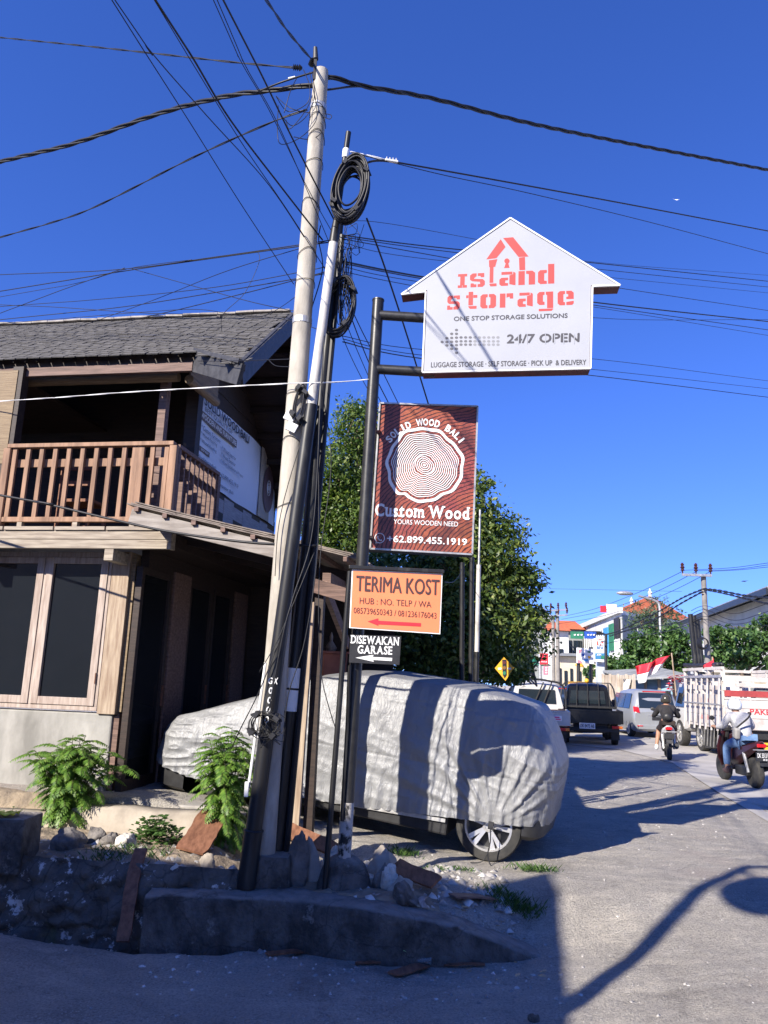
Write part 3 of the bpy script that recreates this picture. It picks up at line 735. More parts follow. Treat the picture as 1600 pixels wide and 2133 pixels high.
part(MB().poly([bpt(0.0, .67, .024), bpt(.42, .67, .024), bpt(.42, .775, .024), bpt(0, .775, .024)]), 'brown_band', bbr, bn); part(MB().poly([bpt(.05, .30, .024), bpt(.15, .30, .024), bpt(.15, .36, .024), bpt(.05, .36, .024)]), 'brown_button', bbr, bn)
for s, u0, u1, v0, v1 in (('WOODEN AND FURNITURE', .04, .41, .69, .755), ('SHOP NOW', .065, .135, .315, .345)):
    mb = MB(); btext(mb, s, u0, u1, v0, v1, 0.02); part(mb, 'white_lettering', M['white'], bn)
mb = MB(); mb.poly([bpt(.74, 0.0, .02), bpt(.90, 0.0, .02), bpt(.88, 1.0, .02), bpt(.74, 1.0, .02)])
part(mb, 'tan_stripe', mat('banner_tan', (0.42, 0.37, 0.31), None, 3, 0.6, bmp=0), bn)
mb = MB(); mb.poly([bpt(.86 + .075 * math.cos(t), .46 + .34 * math.sin(t) * (1 if abs(math.cos(t)) < .7 else 1.08), .034) for t in np.linspace(0, 2 * math.pi, 28, endpoint=False)])
part(mb, 'wood_disc', mat('banner_maroon', (0.13, 0.08, 0.09), None, 3, 0.6, bmp=0), bn)
mb = MB()
for r0 in (.2, .45, .7): mb.tube([bpt(.86 + .035 * r0 * math.cos(t), .48 + .16 * r0 * math.sin(t), .04) for t in np.linspace(0, 2 * math.pi, 24)], 0.005, 4)
btext(mb, 'Custom Wood', .81, .91, .24, .29)
part(mb, 'ring_print', M['white'], bn)

# ---------------------------------------------------------------- carport with its lean-to roof (same local frame)
CP = thing('carport', 'dark open carport with sloping shake roof between the building and the poles', 'carport', Q0, BA)
za, xa, zb, xb = 3.10, 0.20, 2.53, 2.72
def cz(x): return za + (zb - za) * (x - xa) / (xb - xa)
mb = MB()
for L, off in enumerate((0.0, 0.022, 0.044)):
    y = -0.86 + L * 0.03
    while y < 3.6:
        for k in range(5):
            x0 = xa - 0.02 + k * 0.52 + 0.03 * L; x1 = min(x0 + 0.54, xb + 0.02)
            mb.bar((x0, y + 0.14, cz(x0) + off + rr.uniform(0, 0.008)), (x1, y + 0.14, cz(x1) + off + rr.uniform(0, 0.008)), 0.275, 0.012)
        y += 0.28 if L < 2 else 0.56
part(mb, 'roof', mat('weathered_shakes', (0.26, 0.22, 0.19), (0.12, 0.10, 0.09), 6, 0.9), CP)
part(MB().bar((xa + 0.02, -0.82, cz(xa) - 0.115), (2.05, -0.82, cz(2.05) - 0.115), 0.03, 0.15), 'fascia_board', mat('pale_fascia_board', (0.33, 0.30, 0.27), (0.19, 0.165, 0.145), 4, 0.8, stretch=(0.6, 5, 5)), CP, bevel=0.005)
for k in range(8):
    x = xa + 0.1 + k * 0.33
    part(MB().bx(x - 0.025, x + 0.025, -0.87, 3.6, cz(x) - 0.055, cz(x) - 0.008), 'purlin', M['wood_fascia'], CP)
for y in (0.2, 1.3, 2.4, 3.4):
    part(MB().bar((xa - 0.2, y, cz(xa - 0.2) - 0.13), (xb - 0.08, y, cz(xb - 0.08) - 0.13), 0.06, 0.14), 'rafter', M['wood_dark'], CP)
part(MB().bx(2.30, 2.39, -0.55, 3.5, cz(2.3) - 0.34, cz(2.3) - 0.20), 'plate_beam', M['wood_fascia'], CP)
part(MB().bar((2.15, -0.72, 2.30), (2.66, -0.66, 2.16), 0.05, 0.14), 'brace', M['wood_fascia'], CP)
part(MB().bar((2.34, -0.60, 2.28), (2.34, 0.6, 1.75), 0.05, 0.12), 'brace', M['wood_fascia'], CP)
pt = Vector((2.19, -0.72, -0.42)); pu = Vector((2.235, -0.72, 2.10))
part(MB().bar(pt, pu, 0.088, 0.05, up=(0, 1, 0)), 'timber_post', M['wood_post'], CP, bevel=0.004)
part(MB().bx(2.26, 2.35, -0.66, -0.57, -0.40, 2.32), 'post', M['wood_dark'], CP)
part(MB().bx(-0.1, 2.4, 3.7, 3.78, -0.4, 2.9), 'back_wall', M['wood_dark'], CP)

# a chair on the balcony and a planter in the carport
def chair(loc, rz_, label):
    c = thing('wooden_chair', label, 'chair', loc, rz_)
    part(MB().bx(-.22, .22, -.2, .2, .42, .46), 'seat', M['plank'], c, bevel=0.006)
    for x in (-.2, .2):
        for y in (-.18, .18):
            part(MB().bx(x - .02, x + .02, y - .02, y + .02, 0, .42 if y < 0 else 0.92), 'leg', M['plank'], c)
    part(MB().bx(-.18, .18, .165, .195, .82, .90).bx(-.18, .18, .165, .195, .62, .68), 'backrest', M['plank'], c)
    part(MB().bx(-.18, .18, -.195, -.175, .16, .20), 'stretcher', M['plank'], c)
chair(Bw @ Vector((-0.95, 0.15, 2.90)), BA + math.pi, 'reddish wooden chair behind the balcony railing')
q = P(690, 1400, 10.6); gz = hz(q.x, q.y)
pl_ = thing('planter', 'tall tapered terracotta planter in the dark carport behind the covered car', 'planter', (q.x, q.y, gz), R_(20))
hh = P(690, 1362, 10.6).z - gz
mb = MB(); mb.add([(-.10, -.10, 0), (.10, -.10, 0), (.10, .10, 0), (-.10, .10, 0), (-.17, -.17, hh), (.17, -.17, hh), (.17, .17, hh), (-.17, .17, hh)], [(0, 3, 2, 1), (4, 5, 6, 7), (0, 1, 5, 4), (1, 2, 6, 5), (2, 3, 7, 6), (3, 0, 4, 7)])
part(mb, 'pot', M['terracotta'], pl_, bevel=0.01)
mb = MB(); mb.bx(-.23, .23, -.2, .2, hh, hh + 0.03); 
for sx in (-1, 1): mb.add([(sx * .2, -.18, hh + .03), (sx * .23, -.18, hh + .03), (sx * .23, .18, hh + .03), (sx * .2, .18, hh + .03), (sx * .24, -.14, hh + .17), (sx * .26, -.14, hh + .16), (sx * .26, .14, hh + .16), (sx * .24, .14, hh + .17)], [(0, 1, 2, 3), (4, 5, 6, 7), (0, 1, 5, 4), (1, 2, 6, 5), (2, 3, 7, 6), (3, 0, 4, 7)])
part(mb, 'tray', M['terracotta'], pl_)
part(MB().lathe((-.02, 0, hh + .03), (0, 0, 1), [(.06, 0), (.08, .05), (.05, .1), (.02, .14), (.025, .2), (.004, .26)], 10), 'finial', M['wood_post'], pl_, smooth=True)
# ---------------------------------------------------------------- utility poles
def pole_pts(a, b, d0, d1, n=14):
    """straight pole between two pixels (top, foot), depths d0, d1"""
    A = P(a[0], a[1], d0); Bq = P(b[0], b[1], d1)
    return [A.lerp(Bq, k / (n - 1)) for k in range(n)]
def lerp_r(r0, r1, n): return [r0 + (r1 - r0) * k / (n - 1) for k in range(n)]
NV = (0, 0, 1)
# A: tall round concrete pole
pA_ = pole_pts((669, 152), (543, 1812), 6.98, 7.0)
A_ = thing('utility_pole', 'tall pale concrete utility pole, the tallest of the leaning cluster', 'utility pole', pA_[-1], group='poles of the leaning cluster')
part(MB().tube(pA_, lerp_r(0.077, 0.112, 14), 22), 'shaft', M['concrete_pole'], A_, world=True, smooth=True)
def ax(pts, t): return pts[0].lerp(pts[-1], t)
q = ax(pA_, 0.0); part(MB().lathe(q + Vector((0, 0, -0.01)), NV, [(0.075, 0), (0.075, 0.03), (0.05, 0.05)], 18), 'cap', M['concrete_pole'], A_, world=True)
for t in (0.055, 0.362):
    q = ax(pA_, t); part(MB().lathe(q, (pA_[0] - pA_[-1]), [(0.083 + t * 0.035, -0.03), (0.083 + t * 0.035, 0.03)], 20), 'steel_band', M['steel'], A_, world=True)
part(MB().box(ax(pA_, 0.0) + Vector((-0.06, -0.05, 0.02)), (0.03, 0.03, 0.3)).cyl(ax(pA_, 0.0) + Vector((-0.06, -0.05, 0.12)), ax(pA_, 0.0) + Vector((-0.07, -0.05, 0.26)), 0.03, 0.022, 10), 'top_bracket', M['black'], A_, world=True)
for k, (x, y) in enumerate(((608, 890), (604, 868))):
    q = P(x, y, 6.86); part(MB().box(q, (0.10, 0.03, 0.085), Matrix.Rotation(R_(25), 3, 'Y')), 'terminal_box', M['white'], A_, world=True, bevel=0.006)
q = P(514, 1644, 6.8); part(MB().box(q, (0.035, 0.03, 0.12)), 'terminal_box', M['white'], A_, world=True, bevel=0.005)
part(MB().cyl(P(553, 1380, 6.87), P(518, 1640, 6.83), 0.012, n=8), 'white_conduit', M['white'], A_, world=True)
# B: white and black steel pole crossing in front
B_top, B_bot = P(726, 276, 6.9), P(512, 1850, 6.82)
B_ = thing('utility_pole', 'steel pole painted white above and black below, leaning across the concrete pole', 'utility pole', B_bot, group='poles of the leaning cluster')
def bt(y): return B_top.lerp(B_bot, (y - 276) / (1850 - 276.0))
def btx(px_y):   # the point of the axis seen at this picture row
    lo, hi = 0.0, 1.0
    for _ in range(40):
        m_ = (lo + hi) / 2; v = B_top.lerp(B_bot, m_) - CAM
        yy = 1066.5 - FPX * v.dot(UP) / v.dot(FW)
        if yy < px_y: lo = m_
        else: hi = m_
    return B_top.lerp(B_bot, lo)
part(MB().cyl(btx(276), btx(480), 0.028, n=16), 'top_pipe', M['black_paint'], B_, world=True, smooth=True)
part(MB().tube([btx(455), btx(480), btx(506)], [0.032, 0.044, 0.047], 16), 'joint', M['black_paint'], B_, world=True, smooth=True)
part(MB().cyl(btx(504), btx(846), 0.043, 0.050, n=18), 'white_tube', M['white_paint'], B_, world=True, smooth=True)
part(MB().cyl(btx(844), btx(1732), 0.058, 0.068, n=18), 'black_tube', M['black_paint'], B_, world=True, smooth=True)
part(MB().cyl(btx(1728), btx(1870), 0.076, n=18).lathe(btx(1730), B_top - B_bot, [(0.082, -0.006), (0.086, 0), (0.082, 0.008)], 18), 'foot_tube', M['black_paint'], B_, world=True, smooth=True)
part(MB().lathe(btx(318), B_top - B_bot, [(0.031, -0.06), (0.034, -0.02), (0.034, 0.03), (0.030, 0.04)], 14), 'white_wrap', M['white'], B_, world=True)
mb = MB()
for k, ch in enumerate('GX0000'):
    col_ = k if k < 2 else 0
    y0 = 1425 + (0 if k < 2 else (k - 1) * 20)
    q = btx(y0); xo = -0.022 if k == 0 else (0.024 if k == 1 else 0.0)
    if k >= 2: xo = -0.008
    d = (B_top - B_bot).normalized(); ex = Vector((1, 0, 0)); nrm = Vector((0, -1, 0))
    o = q + Vector((xo - 0.016, -0.069, 0)); ex_ = Vector((0.034, 0.004, 0))
    text(mb, ch, o, ex_, d * 0.055, 0.02)
part(mb, 'stencilled_number', M['white'], B_, world=True)
# C: black pole behind
pC_ = pole_pts((706, 470), (573, 1800), 7.12, 7.12)
C_ = thing('utility_pole', 'black steel pole with white label sleeves, rightmost of the leaning cluster', 'utility pole', pC_[-1], group='poles of the leaning cluster')
part(MB().tube(pC_, lerp_r(0.046, 0.070, 14), 18), 'shaft', M['black_paint'], C_, world=True, smooth=True)
for ya, yb in ((1440, 1478), (1482, 1522)):
    ta = (ya - 470) / 1330; tb = (yb - 470) / 1330
    part(MB().cyl(ax(pC_, ta), ax(pC_, tb), 0.074, n=18), 'label_sleeve', M['white'], C_, world=True, smooth=True)
mb = MB().tube([ax(pC_, 0.02) + Vector((0.045, -0.02, 0)), ax(pC_, .3) + Vector((0.055, -0.02, 0)), ax(pC_, .55) + Vector((0.075, -0.03, 0)), ax(pC_, 1) + Vector((0.09, -0.03, 0))], 0.028, 8)
part(mb, 'cable_run', M['cable'], C_, world=True)
# concrete footings
def rough_block(c, sx, sy, szz, seed, nlat=10):
    mb = MB(); rows = []
    for k in range(nlat):
        v = k / (nlat - 1); rr_ = 1.0 - 0.10 * v if k < nlat - 1 else 0.82
        row = []
        for a in range(28):
            t = 2 * math.pi * a / 28
            cx, sy_ = math.cos(t), math.sin(t)
            e = 0.42
            x = math.copysign(abs(cx) ** e, cx) * sx * rr_; y = math.copysign(abs(sy_) ** e, sy_) * sy * rr_
            n1 = (vnoise(x + seed, y + v, 7, seed) - 0.5) * 0.03
            row.append(Vector((c.x + x * (1 + n1 * 2), c.y + y * (1 + n1 * 2), c.z + szz * v + n1 * (1 if k else 0))))
        row.append(row[0].copy()); rows.append(row)
    mb.grid(rows); mb.poly(rows[-1][:-1]); return mb
q = P(566, 1862, 6.98); solo(rough_block(Vector((q.x, q.y, hz(q.x, q.y) - 0.05)), 0.165, 0.15, 0.30, 3), 'footing', M['dark_concrete'], 'squarish concrete footing block at the foot of the concrete pole', 'footing', smooth='all')

# ---------------------------------------------------------------- sign mast
pE_ = pole_pts((788, 626), (716, 1800), 6.98, 7.0)
E_ = thing('sign_mast', 'thick black steel mast carrying the house-shaped sign, set in a concrete mound', 'mast', pE_[-1])
part(MB().tube(pE_[:13], 0.056, 22), 'tube', M['black_steel'], E_, world=True, smooth=True)
mt_ = mat('paint_flaked_steel', (0.02, 0.02, 0.02), (0.42, 0.40, 0.37), 11, 0.7, stretch=(1, 1, 0.6), stops=(0.42, 0.50))
part(MB().cyl(pE_[11].lerp(pE_[12], 0.75), pE_[13], 0.0575, n=22), 'flaked_foot', mt_, E_, world=True, smooth=True)
part(MB().lathe(pE_[0] + Vector((0, 0, -0.005)), pE_[0] - pE_[-1], [(0.060, 0), (0.060, 0.012), (0.03, 0.02)], 20), 'cap', M['black_steel'], E_, world=True)
q = P(716, 1850, 7.02); gz = hz(q.x, q.y) - 0.03
rows = []
for k in range(12):
    t = k / 11 * math.pi / 2; row = []
    for a in range(30):
        u = 2 * math.pi * a / 30; n1 = 1 + 0.10 * (vnoise(math.cos(u) * 2, math.sin(u) * 2 + t, 2, 4) - 0.5)
        row.append(Vector((q.x + 0.225 * math.cos(t) ** 0.8 * math.cos(u) * n1, q.y + 0.2 * math.cos(t) ** 0.8 * math.sin(u) * n1, gz + 0.30 * math.sin(t) * n1)))
    rows.append(row + [row[0].copy()])
part(MB().grid(rows), 'concrete_mound', M['dark_concrete'], E_, world=True, smooth='all')
# thin pole that carries the orange sign's frame
pF_ = pole_pts((729, 1190), (676, 1858), 6.86, 6.86)

# ---- house-shaped sign
SY = 6.72
yaw = R_(-7)
hp0 = P(1060, 690, SY); hn = Vector((math.sin(yaw), -math.cos(yaw), 0))
HP = Pl(hp0, hn)
HS = thing('house_sign', 'white house-shaped storage sign box with red roof logo and stencil lettering', 'sign', P(880, 776, SY))
outl = [(1063, 455), (1292, 595), (1234, 597), (1230, 768), (880, 776), (887, 608), (836, 614)]
mb = MB().slab(HP.quad(outl), -hn * 0.155)
part(mb, 'sign_box', M['maroon'], HS, world=True)
inner = [(1063, 458), (1286, 593.5), (1231, 595), (1227.5, 765.5), (883, 773), (890, 605), (842, 611.5)]
part(MB().slab(HP.quad(inner, 0.006), -hn * 0.005), 'face_panel', M['sign_white'], HS, world=True)
mb = MB()
oq = HP.quad(outl, 0.004)
for k in range(len(oq)): mb.bar(oq[k], oq[(k + 1) % len(oq)], 0.014, 0.020, up=hn)
part(mb, 'edge_trim', M['white'], HS, world=True)
# stencil letters: polygons on a 1 x 1 cell each
SG = {
 'I': [[(.05, 0), (.48, 0), (.48, .18), (.05, .18)], [(.52, 0), (.95, 0), (.95, .18), (.52, .18)], [(.28, .18), (.72, .18), (.72, .82), (.28, .82)], [(.05, .82), (.95, .82), (.95, 1), (.05, 1)]],
 's': [[(.05, .0), (.44, 0), (.44, .2), (.30, .2), (.24, .28), (.05, .28)], [(.52, 0), (.85, 0), (1, .14), (1, .42), (.86, .56), (.30, .60), (.28, .66), (.44, .8), (.44, 1), (.16, 1), (0, .86), (0, .56), (.14, .44), (.66, .38), (.70, .22), (.52, .2)], [(.52, .8), (.68, .8), (.74, .70), (.95, .70), (.95, 1), (.52, 1)]],
 'l': [[(.1, .26), (.55, .26), (.55, 1.42), (.1, 1.42)], [(.1, .12), (.22, 0), (.95, 0), (.95, .2), (.1, .2)]],
 'a': [[(.12, .8), (.8, .8), (.8, 1), (.12, 1)], [(.62, .1), (1, 0), (1, .9), (.86, 1), (.84, .8), (.62, .74)], [(.0, .12), (.12, 0), (.54, 0), (.54, .18), (.36, .2), (.36, .38), (.54, .40), (.54, .58), (.12, .58), (0, .46)]],
 'n': [[(.0, 0), (.38, 0), (.38, 1), (.0, 1)], [(.46, .8), (.62, .76), (.62, 0), (1, 0), (1, .84), (.84, 1), (.46, 1)]],
 'd': [[(.62, 0), (1, 0), (1, 1.42), (.62, 1.42)], [(0, .14), (.14, 0), (.54, 0), (.54, .2), (.38, .24), (.38, .76), (.54, .8), (.54, 1), (.14, 1), (0, .86)]],
 'S': [[(.0, .0), (.44, 0), (.44, .18), (.24, .18), (.22, .30), (0, .30)], [(.50, 0), (.85, 0), (1, .12), (1, .46), (.86, .58), (.30, .60), (.28, .70), (.44, .82), (.44, 1), (.14, 1), (0, .88), (0, .54), (.14, .42), (.66, .40), (.72, .26), (.50, .18)], [(.50, .82), (.72, .82), (.76, .72), (1, .72), (1, 1), (.50, 1)]],
 't': [[(.22, .26), (.62, .26), (.62, 1.22), (.22, 1.22)], [(0, .78), (.2, .78), (.2, .98), (0, .98)], [(.64, .78), (1, .78), (1, .98), (.64, .98)], [(.22, .14), (.36, 0), (.95, 0), (.95, .2), (.22, .2)]],
 'o': [[(0, .14), (.14, 0), (.46, 0), (.46, .2), (.36, .24), (.36, .76), (.46, .8), (.46, 1), (.14, 1), (0, .86)], [(.54, 0), (.86, 0), (1, .14), (1, .86), (.86, 1), (.54, 1), (.54, .8), (.64, .76), (.64, .24), (.54, .2)]],
 'r': [[(.0, 0), (.42, 0), (.42, 1), (.0, 1)], [(.50, .7), (.72, .76), (.76, .62), (1, .62), (1, 1), (.50, 1)]],
 'g': [[(0, .22), (.14, .08), (.46, .08), (.46, .28), (.36, .32), (.36, .76), (.46, .8), (.46, 1), (.14, 1), (0, .86)], [(.54, .8), (.62, .76), (.62, -.16), (1, -.16), (1, 1), (.54, 1)], [(.1, -.36), (.9, -.36), (1, -.24), (1, -.2), (.1, -.2)]],
 'e': [[(0, .14), (.14, 0), (.46, 0), (.46, .2), (.36, .24), (.36, .76), (.46, .8), (.46, 1), (.14, 1), (0, .86)], [(.54, .42), (1, .42), (1, .86), (.86, 1), (.54, 1), (.54, .8), (.66, .76), (.66, .6), (.54, .58)], [(.54, 0), (.9, 0), (1, .12), (1, .28), (.54, .22)]],
}
def stencil(mb, pl, word, xs_, bl, br, hgt_px, off):
    """word set on the baseline bl-br; xs_ = (start, end) of each letter in 0..1 of it"""
    o = pl.at(*bl, off); ex = pl.at(*br, off) - o
    ey = pl.at(bl[0] + 0.03 * hgt_px, bl[1] - hgt_px, off) - o
    for ch, (a, b_) in zip(word, xs_):
        for pg in SG[ch]:
            mb.poly([o + ex * (a + (b_ - a) * u) + ey * v for u, v in pg])
mb = MB()
stencil(mb, HP, 'Island', [(0, .105), (.13, .285), (.325, .41), (.435, .60), (.63, .80), (.83, .995)], (952.5, 600.5), (1155.5, 591), 28.5, 0.0072)
stencil(mb, HP, 'Storage', [(0, .1), (.15, .24), (.265, .39), (.42, .525), (.56, .68), (.715, .84), (.875, 1)], (931.5, 646), (1195, 635.5), 29, 0.0072)
part(mb, 'red_lettering', M['red_print'], HS, world=True)
mb = MB()
for pg in ([(1013, 541), (1043, 499), (1053, 515), (1034, 538.5)], [(1048, 496.5), (1069, 495), (1101, 535), (1080, 536)], [(1018.5, 543), (1036, 540.5), (1031.5, 556.5), (1019, 557)], [(1081, 537.5), (1093.5, 536), (1094, 563), (1082, 563.5)]):
    mb.poly(HP.quad(pg, 0.0072))
mb.poly(HP.quad([(1056 + 5.5 * math.cos(t), 544.5 + 5.5 * math.sin(t)) for t in np.linspace(0, 2 * math.pi, 16, endpoint=False)], 0.0072)); mb.poly(HP.quad([(1054, 548), (1058.5, 548), (1061.5, 558.5), (1050, 559)], 0.0074))
part(mb, 'roof_logo', M['red_print'], HS, world=True)
mb = MB()
text_px(mb, HP, 'ONE STOP STORAGE SOLUTIONS', (945.5, 669.5), (1182, 662.5), (946, 660.5), 0.0, 0.0072, 0.7)
part(mb, 'tagline_lettering', M['grey_print'], HS, world=True); mb = MB()
text_px(mb, HP, 'LUGGAGE STORAGE \u00b7 SELF STORAGE \u00b7 PICK UP  & DELIVERY', (898, 766), (1221, 760.5), (898.3, 755.5), 0.0, 0.0072, 0.55)
part(mb, 'services_lettering', M['grey_print'], HS, world=True); mb = MB()
text_px(mb, HP, '24/7 OPEN', (1056, 715.5), (1206, 712.5), (1057, 698), 0.0, 0.0072, 1.6)
part(mb, 'hours_lettering', M['grey_print'], HS, world=True)
mb = MB()
for x in (1080, 1098, 1136, 1155, 1174, 1196): mb.poly(HP.quad([(x - .8, 717), (x + .8, 717), (x + .8, 696), (x - .8, 696)], 0.0092))
part(mb, 'stencil_gap', M['sign_white'], HS, world=True)
g1 = MB(); g2 = MB()
def dot(mb, x, y): mb.poly(HP.quad([(x + 3.5 * math.cos(t), y + 2.7 * math.sin(t)) for t in np.linspace(0, 2 * math.pi, 12, endpoint=False)], 0.0072))
for x, ys_ in ((921, (713,)), (931, (705, 713, 720)), (941, (696, 704.5, 712.5, 720, 727)), (951, (688, 696, 704, 712, 719.5, 727, 735.5))):
    for y in ys_: dot(g1, x, y)
for k in range(9):
    for y in (703.5, 711.5, 718.5): dot(g1 if k < 3 else g2, 960.5 + k * 9.6, y)
part(g1, 'arrow_dots', mat('mid_grey_print', (0.13, 0.128, 0.134), None, 3, 0.5, bmp=0), HS, world=True); part(g2, 'pale_arrow_dots', M['light_grey_print'], HS, world=True)
for ya, yb in ((656, 655), (769, 768)):
    a_ = hit(786, ya, pE_[0], Vector((0, -1, 0))); b_ = HP.at(905, yb, -0.09)
    part(MB().cyl(a_, b_, 0.047, n=20), 'arm', M['black_steel'], HS, world=True, smooth=True)

# ---- wood sign
WY = 7.20
WP = Pl(P(880, 1000, WY), Vector((0, -1, 0)))
WS = thing('wood_sign', 'tall dark red wood-grain sign with white tree-ring emblem and phone number', 'sign', P(769, 1145, WY))
wc = [(790, 838), (997, 845), (985, 1157), (769, 1145)]
part(MB().slab(WP.quad(wc, -0.01), (0, 0.13, 0)), 'sign_box', M['black_steel'], WS, world=True)
mt, nt, b = newmat('printed_wood_grain')
tc = nt.nodes.new('ShaderNodeTexCoord')
mp = nt.nodes.new('ShaderNodeMapping'); mp.inputs['Scale'].default_value = (1, 1, 0.8); mp.inputs['Rotation'].default_value = (0, R_(-20), 0); nt.links.new(tc.outputs['Object'], mp.inputs['Vector'])
mp.inputs['Rotation'].default_value = (0, 0, 0); mp.inputs['Scale'].default_value = (1, 0, 1.1); mp.inputs['Location'].default_value = (-1.35, 0, 0.35)
wv = nt.nodes.new('ShaderNodeTexWave'); wv.wave_type = 'RINGS'; wv.rings_direction = 'SPHERICAL'; wv.inputs['Scale'].default_value = 8.5; wv.inputs['Distortion'].default_value = 9.0; wv.inputs['Detail'].default_value = 4; wv.inputs['Detail Scale'].default_value = 0.6; wv.inputs['Detail Roughness'].default_value = 0.55; nt.links.new(mp.outputs[0], wv.inputs['Vector'])
ln = ramp(nt, wv.outputs['Fac'], [(0.0, 0.0), (0.15, 0.2), (0.5, 0.9), (1.0, 0.7)])
gr = noise(nt, 55, 5, rough=0.7, vec=mp.outputs[0])
c = mixrgb(nt, ramp(nt, gr, [(0.35, 0.0), (0.65, 1.0)]), (0.15, 0.03, 0.026), (0.46, 0.10, 0.08))
c = mixrgb(nt, ramp(nt, noise(nt, 1.7, 3), [(0.4, 0.0), (0.7, 0.9)]), c, (0.48, 0.14, 0.045))
c = mixrgb(nt, ramp(nt, noise(nt, 2.4, 5), [(0.52, 0.0), (0.66, 0.75)]), c, (0.05, 0.012, 0.013))
c = mixrgb(nt, ln, (0.03, 0.008, 0.010), c)
nt.links.new(c, b.inputs['Base Color']); b.inputs['Roughness'].default_value = 0.45
part(MB().slab(WP.quad([(794, 842), (993, 849), (982, 1152), (773, 1141)], 0.0), (0, 0.008, 0)), 'print', mt, WS, world=True)
mb = MB(); oq = WP.quad([(791.5, 840), (995, 847), (983.5, 1155), (771, 1143)], 0.004)
for k in range(4): mb.bar(oq[k], oq[(k + 1) % 4], 0.016, 0.02, up=(0, -1, 0))
part(mb, 'frame', M['steel'], WS, world=True)
# tree ring emblem
cx, cy = 884, 969
def ring_pt(r, t):
    wob = 1 + 0.030 * math.sin(3 * t + 1) + 0.022 * math.sin(7 * t + 2 + r * 0.02) + 0.016 * math.sin(13 * t + r * 0.05)
    if r > 20: wob *= 1 - 0.085 * math.exp(-((t - 2.15) / 0.10) ** 2) * (r / 80)
    else: wob *= 1 + 0.1 * math.sin(2 * t)
    return (cx + r * wob * math.cos(t), cy + r * wob * 0.965 * math.sin(t))
mb = MB(); N = 110
for r, wd in [(78, 6.5)] + [(6 + k * 4.15, 1.75) for k in range(16)]:
    o = []; i_ = []
    for k in range(N):
        t = 2 * math.pi * k / N
        o.append(WP.at(*ring_pt(r + wd / 2, t), 0.004)); i_.append(WP.at(*ring_pt(max(r - wd / 2, .5), t), 0.004))
    n0 = len(mb.v); mb.v += o + i_
    mb.f += [(n0 + k, n0 + (k + 1) % N, n0 + N + (k + 1) % N, n0 + N + k) for k in range(N)]
mb.poly([WP.at(*ring_pt(3, t), 0.004) for t in np.linspace(0, 2 * math.pi, 14, endpoint=False)])
part(mb, 'ring_emblem', M['white'], WS, world=True)
# lettering with optional slab serifs
SER = {'D': 'bl tl', 'I': 'bl tl br tr', 'E': 'bl tl', 'W': 'tl tr', 'A': 'bl br', 'K': 'bl tl br tr', 'N': 'bl tl tr', 'R': 'bl tl br', 'm': 'bl tl br', 'u': 'tl br', 'd': 'br tr', 't': 'bl', 'S': '', 'G': ''}
def serif_word(mb, pl, word, bl, br, caph, off, bold=0.03, adv=None):
    """letters one by one along the baseline, with slab serifs"""
    o = pl.at(*bl, off); ex = (pl.at(*br, off) - o); L = ex.length; ex.normalize()
    ey = (pl.at(bl[0] + 0.06 * caph, bl[1] - caph, off) - o)
    info = []
    for ch in word:
        if ch == ' ': info.append((None, 0.32)); continue
        vs, fs = glyphs(ch, bold); x0 = min(q[0] for q in vs); x1 = max(q[0] for q in vs)
        info.append((ch, (x1 - x0) * (1.05 if ch != 'I' else 1.0) + 0.13))
    tot = sum(w_ for _, w_ in info); x = 0.0; k = L / tot; H0 = 0.70
    for ch, w_ in info:
        if ch:
            vs, fs = glyphs(ch, bold); x0 = min(q[0] for q in vs); x1 = max(q[0] for q in vs)
            f_ = (w_ - 0.10) / (x1 - x0)
            mb.add([o + ex * (x + (a - x0) * f_) * k + ey * (b_ / H0) for a, b_ in vs], fs)
            hx = H0 if ch.isupper() or ch == 'd' else 0.52
            for s in SER.get(ch, '').split():
                cx_ = (0.055 if s[1] == 'l' else (w_ - 0.10) - 0.055); y_ = 0.0 if s[0] == 'b' else hx
                a, b_ = cx_ - 0.13, cx_ + 0.13; y0, y1 = (y_ - 0.0, y_ + 0.085) if s[0] == 'b' else (y_ - 0.085, y_)
                mb.poly([o + ex * (x + u) * k + ey * (v / H0) + pl.n * 0.0004 for u, v in ((a, y0), (b_, y0), (b_, y1), (a, y1))])
        x += w_
mb = MB()
serif_word(mb, WP, 'Custom Wood', (781, 1074), (979, 1082), 25, 0.004, 0.03); part(mb, 'name_lettering', M['white'], WS, world=True); mb = MB()
text_px(mb, WP, 'YOURS WOODEN NEED', (820, 1091.5), (954, 1097), (820.5, 1081.5), 0.0, 0.004)
part(mb, 'tagline_lettering', M['white'], WS, world=True); mb = MB()
text_px(mb, WP, '+62.899.455.1919', (806, 1129), (973, 1136.5), (806.5, 1114.5), 0.018, 0.004)
part(mb, 'number_lettering', M['white'], WS, world=True); mb = MB()
word = 'SOLID WOOD BALI'
for k, ch in enumerate(word):
    if ch == ' ': continue
    t = R_(-141 + k * (104.0 / 14)); rr_ = 88
    bx0 = cx + 1 + rr_ * math.cos(t); by0 = cy + 6 + rr_ * math.sin(t)
    tx, ty = -math.sin(t), math.cos(t); ux, uy = math.cos(t), math.sin(t); hw = {'I': 2.0, 'W': 7.5}.get(ch, 5.3)
    o = (bx0 - tx * hw, by0 - ty * hw); text_px(mb, WP, ch, o, (bx0 + tx * hw, by0 + ty * hw), (o[0] + ux * 15, o[1] + uy * 15), 0.035, 0.004)
part(mb, 'arched_lettering', M['white'], WS, world=True)
mb = MB(); ph = [(791 + 10 * math.cos(t), 1121 + 10 * math.sin(t)) for t in np.linspace(2.2, 2.2 + 2 * math.pi - 0.35, 26)]
tp = [WP.at(x, y, 0.004) for x, y in ph] 
